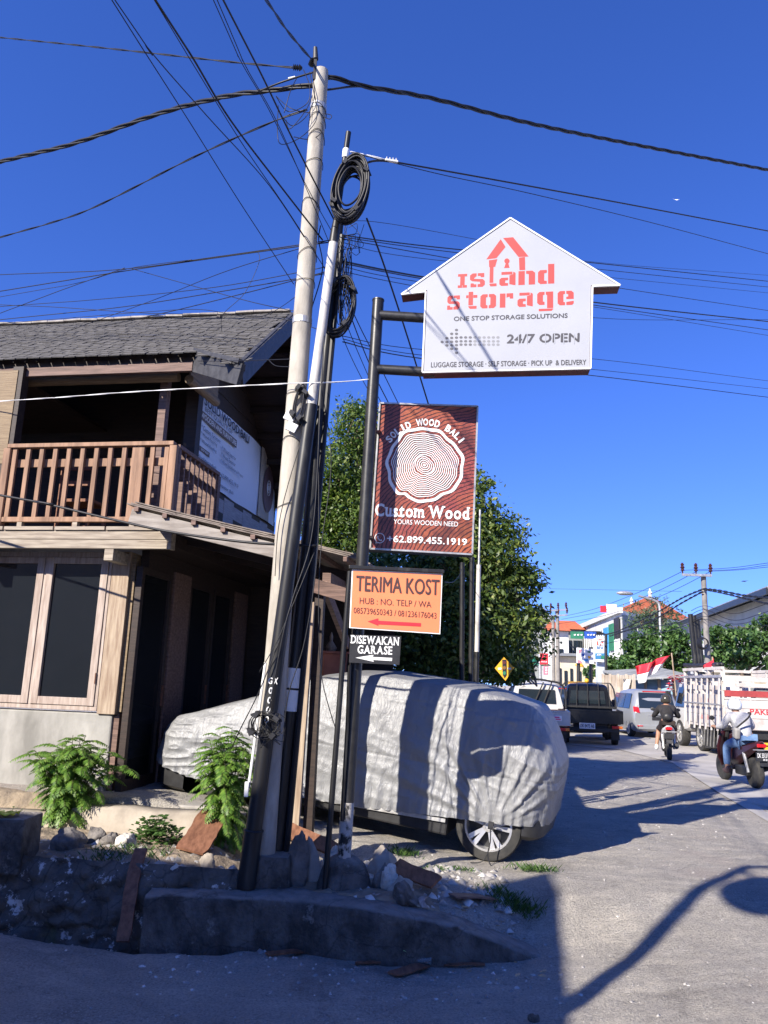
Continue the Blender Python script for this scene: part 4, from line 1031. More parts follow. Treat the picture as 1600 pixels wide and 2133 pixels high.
mb.tube(tp + [WP.at(781.5, 1131, 0.004), tp[0]], 0.0045, 5)
mb.tube([WP.at(x, y, 0.004) for x, y in ((786.5, 1116.5), (787, 1121), (791, 1125.5), (795.5, 1125.5))], [0.009, 0.006, 0.006, 0.009], 6)
part(mb, 'phone_emblem', M['white'], WS, world=True)
part(MB().cyl(P(780, 900, 6.99), P(792, 900, WY + 0.05), 0.02, n=10).cyl(P(765, 1120, 6.99), P(776, 1120, WY + 0.05), 0.02, n=10), 'clamp', M['black_steel'], WS, world=True)

# ---- orange sign on its thin pole
OY = 6.84
OP = Pl(P(825, 1250, OY), Vector((0, -1, 0)))
OS = thing('room_sign', 'orange rental room sign with red arrow in a black pipe frame on a thin pole', 'sign', pF_[-1])
part(MB().tube(pF_, 0.0245, 14), 'pole', M['black_paint'], OS, world=True, smooth=True)
part(MB().slab(OP.quad([(733, 1186), (922, 1195), (917, 1321), (727.5, 1308)], 0.0), (0, 0.02, 0)), 'edge', M['white'], OS, world=True)
part(MB().slab(OP.quad([(735.5, 1189), (919.5, 1197.5), (915, 1318.5), (730, 1306)], 0.003), (0, 0.002, 0)), 'panel', M['orange_sign'], OS, world=True)
part(MB().bar(P(727, 1181.5, OY + 0.0), P(925, 1191, OY + 0.0), 0.05, 0.034, up=(0, 0, 1)), 'frame_bar', M['black_paint'], OS, world=True, bevel=0.006)
mb = MB()
text_px(mb, OP, 'TERIMA KOST', (741.5, 1231), (914.5, 1240), (743, 1199), 0.0, 0.006, 1.2)
part(mb, 'heading_lettering', M['brown_print'], OS, world=True); mb = MB()
text_px(mb, OP, 'HUB : NO. TELP / WA', (749, 1257.5), (898.5, 1266), (749.5, 1244.5), 0.0, 0.006)
part(mb, 'contact_lettering', M['brown_print'], OS, world=True); mb = MB()
text_px(mb, OP, '085739650343 / 081236176043', (736.5, 1277.5), (909, 1289), (737, 1265), 0.0, 0.006)
part(mb, 'number_lettering', M['brown_print'], OS, world=True)
part(MB().poly(OP.quad([(766, 1294.5), (788, 1288), (788, 1293), (877, 1298), (876.5, 1305), (788, 1300.5), (788, 1303.5)], 0.006)), 'red_arrow', M['red'], OS, world=True)
# ---- small black garage sign
DP = Pl(P(780, 1350, OY + 0.03), Vector((0, -1, 0)))
DS = thing('garage_sign', 'small black garage rental sign with white letters and arrow under the orange sign', 'sign', P(728, 1380, OY))
part(MB().slab(DP.quad([(729.5, 1322), (836, 1325), (832, 1385), (727, 1380)], 0.0), (0, 0.015, 0)), 'panel', M['black'], DS, world=True)
mb = MB(); serif_word(mb, DP, 'DISEWAKAN', (731, 1339.5), (832, 1344.5), 16.5, 0.004, 0.025); serif_word(mb, DP, 'GARASE', (744.5, 1360.5), (818.5, 1363.5), 16.5, 0.004, 0.025)
part(mb, 'white_lettering', M['white'], DS, world=True)
part(MB().poly(DP.quad([(740.5, 1370), (778, 1364), (777, 1368.5), (817, 1370.5), (816.5, 1377), (777, 1374.5), (779, 1378.5)], 0.004)), 'white_arrow', M['white'], DS, world=True)
part(MB().tube([P(838 - 110, 1386, OY + 0.05), P(724, 1500, OY + 0.08), P(712, 1710, OY + 0.1)], 0.016, 8), 'stay', M['black_paint'], DS, world=True)
# ---------------------------------------------------------------- the covered car
Rw = G(1005, 1795); Rw.z = hz(Rw.x, Rw.y); Fw_ = P(430, 1668, 9.1)
ux = (Fw_ - Rw).normalized(); uy = Vector((0, 0, 1)).cross(ux); uy.normalize()
if uy.y < 0: uy = -uy
uz = ux.cross(uy); uz = uz if uz.z > 0 else -uz
# right-handed frame: x along the car to the FRONT, y = left of it
CM = Matrix((ux, -uy, uz)).transposed()
if CM.determinant() < 0: CM = Matrix((ux, uy, uz)).transposed()
SGN = 1.0 if CM.col[1].dot(uy) > 0 else -1.0    # lateral sign: t (away from the viewer) = SGN * y
def cv(s, t, z): return Vector((s, SGN * t, z))
car = thing('parked_car', 'large car parked under a silver cover, its rear wheel and black bumper showing', 'car', Rw, mat3=CM)
CW = 1.86
mb = MB()
for p in ([(0.40, .17), (2.60, .17), (2.60, .62), (0.50, .62), (0.40, .40)],):
    mb.slab([cv(s, 0.04, z) for s, z in p], cv(0, CW - 0.08, 0))
part(mb, 'body', M['plastic'], car, bevel=0.02)
mb = MB().slab([cv(s, 0.35, z) for s, z in ((-.25, .5), (3.6, .35), (3.5, .7), (2.3, 1.15), (1.6, 1.38), (.3, 1.38), (-.15, .9))], cv(0, CW - .7, 0))
part(mb, 'body_shell', M['plastic'], car)
part(MB().slab([cv(s, 0.03, z) for s, z in ((.42, .30), (2.55, .22), (2.55, .25), (.42, .335))], cv(0, -0.02, 0)), 'sill_trim', M['steel'], car)
rows = []
for z, i_ in ((.27, .05), (.31, .0), (.45, 0), (.58, .03)):
    rows.append([cv(s + (i_ if s < -.45 else 0), t, z) for s, t in [(-.33, .09 + i_), (-.40, .10 + i_), (-.48, .17 + i_ * .5), (-.53, .3), (-.56, .93), (-.53, 1.56), (-.48, 1.74), (-.40, CW - .04), (-.33, CW - .03)]])
part(MB().grid(rows).poly([q for q in rows[0]]), 'rear_bumper', M['plastic'], car, smooth=True)
rows = []
for z, i_ in ((.02, .10), (.06, .02), (.2, 0), (.45, .06)):
    rows.append([cv(s - (i_ if s > 3.7 else 0), t, z) for s, t in [(3.45, .02 + i_), (3.7, .04 + i_), (3.9, .2), (3.97, .5), (4.0, .93), (3.97, 1.36), (3.9, 1.66), (3.7, 1.82), (3.45, 1.84)]])
part(MB().grid(rows).poly([q for q in rows[0]]), 'front_bumper', M['plastic'], car, smooth=True)
def wheel(parent, c, axn, r, wd, spokes=10, detailed=True, rimmat=None):
    """c = centre of the outer face, axn = outward axle direction, in the parent's frame"""
    c = Vector(c); axn = Vector(axn).normalized()
    e = Vector((0, 0, 1)); g = axn.cross(e).normalized(); rr_ = r * 0.70
    t = part(MB().lathe(c - axn * wd, axn, [(rr_ * .9, 0), (r * .95, 0.0), (r, wd * .12), (r, wd * .85), (r * .96, wd * .96), (r * .80, wd * 1.0), (rr_, wd * .97), (rr_ * .98, wd * .5)], 40 if detailed else 22), 'wheel', M['tyre'], parent, smooth=True)
    rm = MB()
    rm.lathe(c - axn * wd * .5, axn, [(rr_ * .98, 0), (rr_ * .98, wd * .45), (rr_ * 1.02, wd * .49), (rr_ * .93, wd * .5), (rr_ * .90, wd * .1), (rr_ * .3, wd * .05)], 40 if detailed else 20)
    for k in range(spokes):
        a = 2 * math.pi * (k + .3) / spokes + (0.14 if k % 2 else -0.14) * (1 if detailed else 0)
        d = e * math.cos(a) + g * math.sin(a); sd = axn.cross(d)
        p0 = c + d * rr_ * .16 - axn * wd * .06; p1 = c + d * rr_ * .95 - axn * wd * .02
        rm.slab([p0 - sd * rr_ * .06, p1 - sd * rr_ * .105, p1 + sd * rr_ * .105, p0 + sd * rr_ * .06], -axn * wd * .12)
    rm.lathe(c - axn * wd * .16, axn, [(rr_ * .26, 0), (rr_ * .24, wd * .13), (rr_ * .15, wd * .15), (rr_ * .12, wd * .12)], 18)
    part(rm, 'rim', rimmat or M['rim'], t, smooth=True)
    part(MB().lathe(c - axn * wd * .48, axn, [(rr_ * .9, 0), (rr_ * .9, wd * .1), (rr_ * .3, wd * .12)], 24), 'recess_disc', M['plastic'], t)  # dark disc behind the spokes, standing in for shade in the recess
    return t
nout = cv(0, -1, 0)
WR = 0.335
wheel(car, cv(0, 0.09, WR), nout, WR, 0.24)
wheel(car, cv(3.02, 0.09, WR), nout, WR, 0.24)
wheel(car, cv(0, CW - .02, WR), -nout, WR, 0.24)
wheel(car, cv(3.02, CW - .02, WR), -nout, WR, 0.24)

TOP = ([-.75, -.3, 0, .4, 1.3, 1.7, 2.1, 2.6, 3.0, 3.4, 3.7, 3.9, 4.0], [1.2, 1.62, 1.67, 1.69, 1.69, 1.65, 1.55, 1.33, 1.15, 1.01, .90, .76, .60])
HEM = ([-.75, -.6, -.3, -.03, .36, .8, 1.4, 2.0, 2.6, 3.4, 3.66, 4.0], [.46, .42, .40, .385, .36, .32, .27, .25, .21, .21, .25, .29])
def cover_mesh():
    NC, NR = 820, 150
    # plan outline, rounded rectangle
    s0, s1, cr = -.61, 3.98, .42
    pts = []
    def arc(cs, ct, a0, a1, n):
        return [(cs + cr * math.cos(a), ct + cr * math.sin(a)) for a in np.linspace(a0, a1, n, endpoint=False)]
    ol = [(s, 0.0) for s in np.linspace(s0 + cr, s1 - cr, 60, endpoint=False)] + arc(s1 - cr, cr, -math.pi / 2, 0, 16) + [(s1, t) for t in np.linspace(cr, CW - cr, 20, endpoint=False)] + arc(s1 - cr, CW - cr, 0, math.pi / 2, 16) + [(s, CW) for s in np.linspace(s1 - cr, s0 + cr, 60, endpoint=False)] + arc(s0 + cr, CW - cr, math.pi / 2, math.pi, 16) + [(s0, t) for t in np.linspace(CW - cr, cr, 20, endpoint=False)] + arc(s0 + cr, cr, math.pi, 1.5 * math.pi, 16)
    ol = np.array(ol + [ol[0]]); L = np.concatenate([[0], np.cumsum(np.hypot(*np.diff(ol, axis=0).T))])
    q = np.linspace(0, L[-1], NC, endpoint=False)
    so = np.interp(q, L, ol[:, 0]); to = np.interp(q, L, ol[:, 1])
    sc = np.clip(so, .45, 3.3); tc = np.full(NC, CW / 2)
    dv = np.stack([sc - so, tc - to], 1); ln = np.linalg.norm(dv, axis=1)
    rear = np.clip((.1 - so) / .7, 0, 1); front = np.clip((so - 3.4) / .5, 0, 1)
    ins = (.17 * (1 - rear) * (1 - front) + .34 * rear + .10 * front)       # metres of tumblehome at the shoulder
    gsh = ins / ln
    V = np.zeros((NR, NC, 3))
    ps = so.copy()
    for r in range(NR):
        v = r / (NR - 1)
        if v < .36:
            k = v / .36; g = (.008 + .05 * rear) / ln * (1 - k) ** 1.6
        elif v < .72:
            k = (v - .36) / .36; g = gsh * k ** (1.7 - .55 * rear)
        else:
            k = (v - .72) / .28; g = gsh + (1 - gsh) * k
        S = so + dv[:, 0] * g; T = to + dv[:, 1] * g
        top = np.interp(S, *TOP); hem = np.interp(so, *HEM)
        tsh = np.interp(so + dv[:, 0] * gsh, *TOP) - .07
        belt = hem + (tsh - hem) * .50
        if v < .36: Zv = hem + (belt - hem) * k
        elif v < .72: Zv = belt + (tsh - belt) * (1 - (1 - k) ** 1.25)
        else: Zv = (tsh) + (top - tsh) * (1 - (1 - k) ** 2.2) if True else top
        V[r, :, 0] = S; V[r, :, 1] = T; V[r, :, 2] = Zv
    S, T, Zv = V[..., 0], V[..., 1], V[..., 2]
    out = -dv / ln[:, None]
    vv = np.linspace(0, 1, NR)[:, None]
    side = np.clip((.80 - vv) / .1, 0, 1)
    # folds gathered at the strap by the rear wheel
    near = np.clip(1 - T / .5, 0, 1)
    ds = S + .04 + (T * 0.9) * -1 * (S < -.3); dz = Zv - .36
    r_ = np.hypot(ds, dz) + 1e-3; th = np.arctan2(dz, ds)
    pull = np.exp(-r_ / .85) * near * np.clip((r_ - .08) / .42, 0, 1)
    wob = 3.0 * vnoise(th * 3, r_ * 1.2, 1.0, 3)
    f1 = np.sin(th * 19 + wob) * 0.5 + np.sin(th * 37 + 2 * wob) * 0.35 + .5 * (vnoise(th * 11, r_ * .8, 1.0, 12) - .5)
    D = 0.046 * pull * f1 * np.clip(vv / .12, 0.15, 1)
    D -= .012 * np.exp(-(r_ / .30) ** 2) * near
    # long soft wrinkles
    a = np.abs(vnoise(S * 2.2 + Zv * 1.2, Zv * 6 - S * 1.5, 1.0, 21) - .5) * 2
    D += side * 0.009 * (1 - a) ** 3 * 1.0
    a = np.abs(vnoise(S * 9 + Zv, Zv * 2.2 + T * 3, 1.0, 22) - .5) * 2
    D += side * 0.011 * (1 - a) ** 3
    nose = np.clip((S - 2.7) / .6, 0, 1)
    a = np.abs(vnoise(S * 3 + T * 2, Zv * 13 + S * 2, 1.0, 24) - .5) * 2
    D += nose * side * 0.022 * (1 - a) ** 2
    D += 0.004 * (vnoise(S * 11, Zv * 11 + T * 9, 1.0, 23) - .5)
    q_ = vnoise(S * 1.3, Zv * 1.3 + T, 1.0, 41)
    for k1, k2, am, sd2 in ((13, 3.2, .006, 42), (21, 6.0, .0045, 43), (7, 15, .0035, 44)):
        a = np.abs(vnoise(S * k1 + Zv * 2.5 * np.sin(S * 1.7), Zv * k2 + T * k1 * .7, 1.0, sd2) - .5) * 2
        D += am * (1 - a) ** 4 * np.clip(q_ * 2.2 - .3, .15, 1) * (.35 + .65 * side)
    # gathers along the hem
    ph = np.linspace(0, 1, NC)[None, :]
    D += np.clip((.16 - vv) / .16, 0, 1) * 0.012 * np.sin(ph * 2 * math.pi * 95 + 6 * vnoise(ph * 40, ph * 0, 1, 2))
    # seams
    for zs in (.83, 1.42): D -= 0.006 * np.exp(-((Zv - zs) / .012) ** 2) * np.clip((.62 - vv) / .05, 0, 1)
    for ss in (1.55, .78): D -= 0.004 * np.exp(-((S - ss) / .012) ** 2)
    V[..., 0] += D * out[None, :, 0] * np.clip(side + .0, 0, 1); V[..., 1] += D * out[None, :, 1] * side
    V[..., 2] += D * (1 - side) * .8 + 0.012 * (vnoise(S * 2.4, T * 2.4, 1, 9) - .5) * (vv > .5)
    V[-1] = V[-1].mean(axis=0) * 0 + V[-1]
    idx = np.arange(NR * NC).reshape(NR, NC)
    F = np.stack([idx[:-1], np.roll(idx, -1, 1)[:-1], np.roll(idx, -1, 1)[1:], idx[1:]], -1).reshape(-1, 4)
    W = V.reshape(-1, 3); W[:, 1] *= SGN
    return W, F
mt, nt, b = newmat('silver_cover_cloth')
c = mixrgb(nt, ramp(nt, noise(nt, 2.2, 6), [(0.35, 0), (0.7, 1)]), (0.265, 0.27, 0.275), (0.21, 0.212, 0.218))
nt.links.new(c, b.inputs['Base Color']); b.inputs['Roughness'].default_value = 0.48; b.inputs['Metallic'].default_value = 0.2
bump(nt, b, noise(nt, 10, 8, stretch=(2.6, 2.6, 0.8), dist=1.8), 0.45, 0.03)
cov = thing('car_cover', 'silver car cover strapped down over the large parked car, folds pulled to its rear wheel', 'car cover', Rw, mat3=CM)
W, F = cover_mesh()
np_mesh('cover_sheet', W, F, mt, cov, smooth='all')
st = [cv(-.04, -.02, .40), cv(-.05, -.05, .34), cv(-.06, -.05, .22), cv(-.05, -.05, .10), cv(-.10, -.06, .01), cv(-.20, -.08, .005)]
part(MB().tube(smooth_path(st, 4), 0.006, 6).tube(smooth_path([cv(-.05, -.05, .12), cv(.0, -.06, .03), cv(.10, -.10, .008)], 4), 0.005, 6).box(cv(-.045, -.03, .37), (.05, .03, .07)), 'strap', M['black'], cov)

# ---------------------------------------------------------------- rocks, planks, litter
def rock_mesh(c, size, seed, rot=0.0, flat=0.35):
    bm = bmesh.new(); bmesh.ops.create_icosphere(bm, subdivisions=4, radius=1.0)
    rr_ = random.Random(seed); cuts = [(Vector((rr_.gauss(0, 1), rr_.gauss(0, 1), rr_.gauss(0, 1))).normalized(), rr_.uniform(.55, .85)) for _ in range(12)]
    Rz = Matrix.Rotation(rot, 3, 'Z'); mb = MB()
    for v in bm.verts:
        q = v.co.copy()
        for n_, d in cuts:
            e = q.dot(n_) - d
            if e > 0: q -= n_ * e * .85
        q *= 1 + .30 * (float(vnoise(q.x * 2 + seed, q.y * 2 + q.z * 3, 1, seed)) - .5) + .20 * (float(vnoise(q.x * 6 + q.z * 4, q.y * 6 + seed, 1, seed + 1)) - .5)
        if q.z < -flat: q.z = -flat + (q.z + flat) * .1
        mb.v.append(Vector(c) + Rz @ Vector((q.x * size[0], q.y * size[1], (q.z + flat) * size[2])))
    mb.f = [tuple(v.index for v in f.verts) for f in bm.faces]; bm.free(); return mb
def rock(x, y, wpx, hpx, d, label, mtl='rock', seed=1, rot=0.0, dep=None):
    """stone whose foot is at pixel x, y at depth d, wpx by hpx pixels big"""
    q = P(x, y, d); q.z = hz(q.x, q.y) - 0.012; k = d / FPX
    solo(rock_mesh(q, (wpx * k / 2 * 1.05, (dep or wpx) * k / 2, hpx * k / 1.30), seed, rot), 'stone', M[mtl], label, 'stone', group='loose stones and rubble', smooth=True)
rock(620, 1832, 42, 100, 7.02, 'upright dark pitted stone slab leaning beside the footing block', 'rock', 3, .2, 30)
rock(645, 1834, 44, 88, 7.08, 'upright smooth grey triangular slab behind the upright pitted stone', 'concrete', 14, -.2, 18)
rock(630, 1868, 64, 42, 6.80, 'rounded grey boulder at the kerb edge in front of the upright slabs', 'dark_concrete', 5, .3)
rock(690, 1810, 56, 62, 7.25, 'pale jagged stone behind the thin sign pole', 'pale_rock', 6, .5)
rock(796, 1793, 66, 52, 7.45, 'wedge of broken pale concrete right of the mound', 'plinth', 7, .9)
rock(768, 1822, 34, 30, 7.12, 'small whitish stone touching the right side of the mound', 'pale_rock', 8)
rock(795, 1832, 36, 44, 7.05, 'small black and white stone beside the broken reddish plank', 'rock', 9)
rock(812, 1838, 36, 48, 6.98, 'egg-shaped pale stone standing before the broken reddish plank', 'pale_rock', 10, .4)
rock(836, 1852, 50, 36, 6.85, 'rounded tan stone below the broken reddish plank', 'plinth', 11, .2)
rock(842, 1876, 52, 40, 6.66, 'dark grey stone in shade below the rounded tan stone', 'dark_concrete', 12, .7)
rock(880, 1872, 40, 26, 6.62, 'small flat dark stone, the right neighbour of the dark grey one', 'rock', 13, .1)
rock(936, 1864, 58, 56, 6.6, 'rough crumbly whitish rubble stone, biggest at the right end of the heap', 'pale_rock', 15, .6)
rock(966, 1868, 32, 30, 6.5, 'flat round grey pebble leaning on the crumbly whitish stone', 'concrete', 16, .2, 14)
rock(820, 1880, 26, 18, 6.55, 'little grey pebble on the kerb top near the mound', 'concrete', 17)
rock(1110, 2006, 22, 20, 5.4, 'grey pebble lying in the gutter at the kerb end', 'dark_concrete', 18)
rock(145, 1765, 66, 42, 7.5, 'angular dark lava stone below the larger fern bush', 'rock', 19, .3)
rock(205, 1748, 44, 40, 7.75, 'dark stone against the plinth right of the lava stone', 'rock', 20, .8)
rock(228, 1758, 34, 30, 7.6, 'grey stone between the dark stones and the round weed', 'rock', 21, .1)
rock(262, 1764, 40, 34, 7.55, 'pale lump of mortar left of the round weed', 'pale_rock', 22, .5)
rock(470, 1745, 34, 20, 7.9, 'small grey stone under the right fern bush', 'concrete', 23, .5)
rock(430, 1808, 36, 30, 7.15, 'cracked tan slab of mortar on top of the rubble wall', 'plinth', 24, .2, 16)
rock(480, 1800, 38, 34, 7.1, 'crumbling pale mortar lump left of the black pole foot', 'pale_rock', 25, .5)
rock(372, 1838, 44, 44, 6.85, 'white-streaked stone set in the top of the rubble wall', 'pale_rock', 26, .5)
rock(320, 1842, 44, 36, 6.85, 'black and white stone right of the upright plank', 'rock', 27, .2)
rock(415, 1846, 30, 32, 6.8, 'small upright dark stone near the end of the rubble wall', 'rock', 28, .2)
def plank(p, q, wd, th, label, up=(0, 0, 1), mtl='plank', ragged=True, name='plank'):
    p = Vector(p); q = Vector(q); a = (q - p); L = a.length; a.normalize()
    sx = a.cross(Vector(up)).normalized(); n = sx.cross(a)
    mb = MB(); N = 10; top = []; r1 = random.Random(label)
    for k in range(N + 1):
        t = k / N; w_ = wd / 2 * (1 + .10 * (r1.random() - .5)) * ((.82 + .18 * r1.random()) if ragged and k in (0, N) else 1)
        c = p + a * L * t + n * (.012 * math.sin(t * 3)) + sx * (.02 * math.sin(4 * t + L))
        mb.v += [c - sx * w_ - n * th / 2, c + sx * w_ - n * th / 2, c + sx * w_ + n * th / 2, c - sx * w_ + n * th / 2]
    for k in range(N):
        o = 4 * k
        for j in range(4): mb.f.append((o + j, o + (j + 1) % 4, o + 4 + (j + 1) % 4, o + 4 + j))
    mb.f += [(3, 2, 1, 0), (4 * N, 4 * N + 1, 4 * N + 2, 4 * N + 3)]
    return solo(mb, name, M[mtl], label, 'plank', group='planks left among the rubble')
plank(P(392, 1772, 7.35), P(452, 1694, 7.95), 0.27, 0.022, 'wide split reddish plank leaning on the plinth under the right fern bush', up=(0, -.8, .6))
plank(P(298, 1768, 6.95), P(250, 1962, 6.50), 0.105, 0.024, 'long narrow plank propped upright against the dark rubble wall', up=(0, -1, .2))
plank(P(596, 1722, 7.9), P(690, 1772, 7.45), 0.16, 0.025, 'short reddish plank lying behind the upright stone slabs', up=(0, -.6, .8))
plank(P(824, 1800, 7.2), P(906, 1842, 6.85), 0.15, 0.022, 'broken reddish plank lying among pale stones right of the mound', up=(0, -.7, .7))
def gnd(x, y, d, up_=0.02):
    q = P(x, y, d); q.z = hz(q.x, q.y) + up_; return q
def gpx(x, y, up_=0.015):
    """the ground point under a pixel"""
    d = 4.0
    for _ in range(400):
        q = P(x, y, d)
        if q.z <= hz(q.x, q.y): break
        d += 0.02
    q.z = hz(q.x, q.y) + up_; return q
plank(gpx(556, 1992), gpx(630, 1990), 0.07, 0.015, 'short red-brown offcut lying in the gutter below the kerb', mtl='plank')
plank(gpx(740, 2012), gpx(860, 2010), 0.035, 0.012, 'thin dark strip of wood lying along the gutter', mtl='plank')
plank(gpx(815, 2034), gpx(890, 2018), 0.10, 0.012, 'flat brown board end lying before the plastic cup', mtl='plank')
plank(gpx(925, 2014), gpx(1010, 2018), 0.035, 0.012, 'thin brown strip right of the plastic cup', mtl='plank')
plank(gpx(940, 1875, .03), gpx(1030, 1880, .02), 0.13, 0.014, 'old yellowish board half buried at the right end of the rubble', mtl='wood_fascia')
plank(gpx(885, 1880, .04), gpx(880, 1925, .0), 0.05, 0.012, 'pale curved offcut hanging over the kerb edge', mtl='wood_light')
# rubble chips and dry litter too many to count
def scatter(name, n, area, smin, smax, mtl, seed, lift=0.0, flatk=.6):
    rs = np.random.RandomState(seed); V = []; F = []
    x = rs.uniform(area[0], area[1], n); y = rs.uniform(area[2], area[3], n); z = H(x, y)
    base = np.array([[1, 0, 0], [-.5, .87, 0], [-.5, -.87, 0], [0, 0, 1.1], [.5, .6, .6], [-.8, 0, .5]])
    fc = np.array([[0, 4, 3], [4, 1, 3], [1, 5, 3], [5, 2, 3], [2, 0, 3], [0, 1, 4], [1, 2, 5]])
    for k in range(n):
        s_ = smin + (smax - smin) * rs.rand() ** 3; a = rs.uniform(0, 6.28); ca, sa = math.cos(a), math.sin(a)
        b_ = base * (1 + rs.uniform(-.35, .35, base.shape)) * s_; b_[:, 2] *= flatk
        V.append(np.stack([b_[:, 0] * ca - b_[:, 1] * sa + x[k], b_[:, 0] * sa + b_[:, 1] * ca + y[k], b_[:, 2] + z[k] - s_ * .15 + lift], 1)); F.append(fc + 6 * k)
    o = np_mesh(name, np.concatenate(V), np.concatenate(F), mtl); return tag(o, kind='stuff')
grm = leafmat('gravel_mix', (0.18, 0.17, 0.16), (0.42, 0.40, 0.37), (0.62, 0.60, 0.56), 0.0)
scatter('gravel', 2600, (-2.5, 6, 4.2, 12.5), .004, .020, grm, 5)
scatter('far_gravel', 1600, (2, 9, 9, 22), .008, .030, grm, 6)
scatter('rubble_chips', 1500, (-3.2, 1.2, 6.5, 7.8), .008, .075, grm, 7)
rb = leafmat('wood_litter', (0.30, 0.19, 0.10), (0.44, 0.32, 0.19), (0.55, 0.46, 0.32), 0.0)
scatter('gutter_litter', 420, (-1.6, 1.5, 5.6, 6.75), .006, .03, grm, 17)
scatter('wood_chips', 420, (-3.3, -1.0, 7.0, 8.15), .012, .11, rb, 8, 0.0, .25)
scatter('wood_chips_right', 90, (.2, 1.3, 6.0, 6.9), .012, .06, rb, 9, 0.0, .25)
# grey block at the left edge with a yellow scrap on it
q = P(-40, 1766, 7.0); q2 = P(44, 1762, 7.0); tz = P(20, 1706, 7.0).z
solo(MB().bx(q.x, q2.x, 7.0, 7.4, .0, tz), 'concrete_block', M['dark_concrete'], 'grey concrete block on the bank at the left edge of the photo', 'block', bevel=0.02)
mb = MB(); c = P(6, 1700, 7.15)
rows = [[Vector((c.x + .14 * u, 7.1 + .09 * v, tz + .012 + .02 * abs(math.sin(5 * u + 3 * v)) * (1 + .3 * u))) for u in np.linspace(-1, 1, 14)] for v in np.linspace(-1, 1, 8)]
o = solo(MB().grid(rows), 'plastic_scrap', mat('yellow_plastic', (0.62, 0.62, 0.04), (0.5, 0.5, 0.03), 6, 0.5), 'crumpled bright yellow plastic scrap on the grey block', 'scrap', smooth='all')
o.modifiers.new('thick', 'SOLIDIFY').thickness = 0.004
# plastic cup with a straw in the gutter
g = gpx(884, 2014, 0.0)
cup = thing('plastic_cup', 'clear plastic cup with a pale green straw lying in the gutter', 'cup', g)
mt, nt, b = newmat('clear_plastic'); b.inputs['Base Color'].default_value = (.75, .8, .82, 1); b.inputs['Transmission Weight'].default_value = .85; b.inputs['Roughness'].default_value = .12; b.inputs['IOR'].default_value = 1.2
mb = MB().lathe((-.06, 0, .045), (1, .1, 0), [(.030, 0), (.032, .002), (.042, .10), (.044, .105), (.040, .10), (.028, .006)], 20); part(mb, 'cup_body', mt, cup, smooth=True)
part(MB().cyl((-.03, -.02, .06), (-.16, -.03, .115), .005, n=8), 'straw', mat('green_straw', (.35, .6, .25), None, 4, .5, bmp=0), cup)
part(MB().sph((.0, 0, .03), .018, 10, 7), 'crushed_tissue', M['white'], cup)

# ---------------------------------------------------------------- bushes and weeds
def leaflet(V, F, p, d, n, L, wd, fold=.25):
    """a pointed leaf from p along d, its face normal n"""
    s = d.cross(n); s.normalize(); k = len(V)
    V += [p, p + d * L * .42 + s * wd / 2 - n * wd * fold * .4, p + d * L - n * L * .14, p + d * L * .42 - s * wd / 2 - n * wd * fold * .4]
    F.append((k, k + 1, k + 2, k + 3))
def frond_bush(root, height, spread, nst, nfr, seed, label, fl=.36, group=None):
    r1 = random.Random(seed); V = []; F = []; st = MB()
    for s_ in range(nst):
        a = 2 * math.pi * s_ / nst + r1.uniform(-.4, .4); ln_ = r1.uniform(.15, 1.0) * spread
        tip = Vector((math.cos(a) * ln_, math.sin(a) * ln_ * .7, height * r1.uniform(.72, 1.0) * (1 - .25 * ln_ / spread)))
        base = Vector((math.cos(a) * .04, math.sin(a) * .04, 0)); path = [base.lerp(tip, t) + Vector((0, 0, .12 * height * math.sin(t * math.pi))) for t in np.linspace(0, 1, 7)]
        st.tube(path, [.009 - .006 * t for t in np.linspace(0, 1, 7)], 6)
        for f in range(nfr):
            t = .06 + .94 * (f + r1.random() * .6) / nfr; i_ = min(int(t * 6), 5); p = path[i_].lerp(path[i_ + 1], t * 6 - i_)
            b_ = a + f * 2.4 + r1.uniform(-.5, .5); el = .65 - .5 * (1 - t) + r1.uniform(-.2, .2)
            d = Vector((math.cos(b_) * math.cos(el), math.sin(b_) * math.cos(el), math.sin(el))); Lf = fl * r1.uniform(.65, 1.1) * (1.0 if t < .9 else .7)
            npair = 10; pos = p.copy(); dd = d.copy(); pts = [pos.copy()]
            for k in range(npair):
                dd = (dd + Vector((0, 0, -.13))).normalized(); pos = pos + dd * Lf / npair; pts.append(pos.copy())
                sd = dd.cross(Vector((0, 0, 1))).normalized(); nn = sd.cross(dd).normalized(); ll = Lf * .30 * math.sin(math.pi * (.22 + .72 * k / npair))
                for sg in (-1, 1):
                    leaflet(V, F, pos, (sd * sg * .85 + dd * .5 + Vector((0, 0, -.28 + r1.uniform(-.15, .1)))).normalized(), nn, ll, ll * .36)
            leaflet(V, F, pos, dd, Vector((0, 0, 1)), Lf * .14, Lf * .05)
            st.tube([pts[0], pts[len(pts) // 2], pts[-1]], .0025, 4)
    b_ = thing('fern_bush', label, 'bush', root, group=group)
    np_mesh('foliage', [tuple(q) for q in V], F, M['leaf_bush'], b_); part(st, 'stems', M['stem'], b_)
    return b_
r0 = P(140, 1690, 8.42); r0.z = .24; frond_bush(r0, .84, .62, 22, 16, 4, 'broad fern-leaved bush before the grey plaster wall', .29, 'fern-leaved bushes')
r0 = P(468, 1716, 7.95); r0.z = hz(r0.x, r0.y); frond_bush(r0, 1.25, .27, 14, 20, 9, 'tall narrow fern-leaved bush left of the black pole, before the covered car', .27, 'fern-leaved bushes')
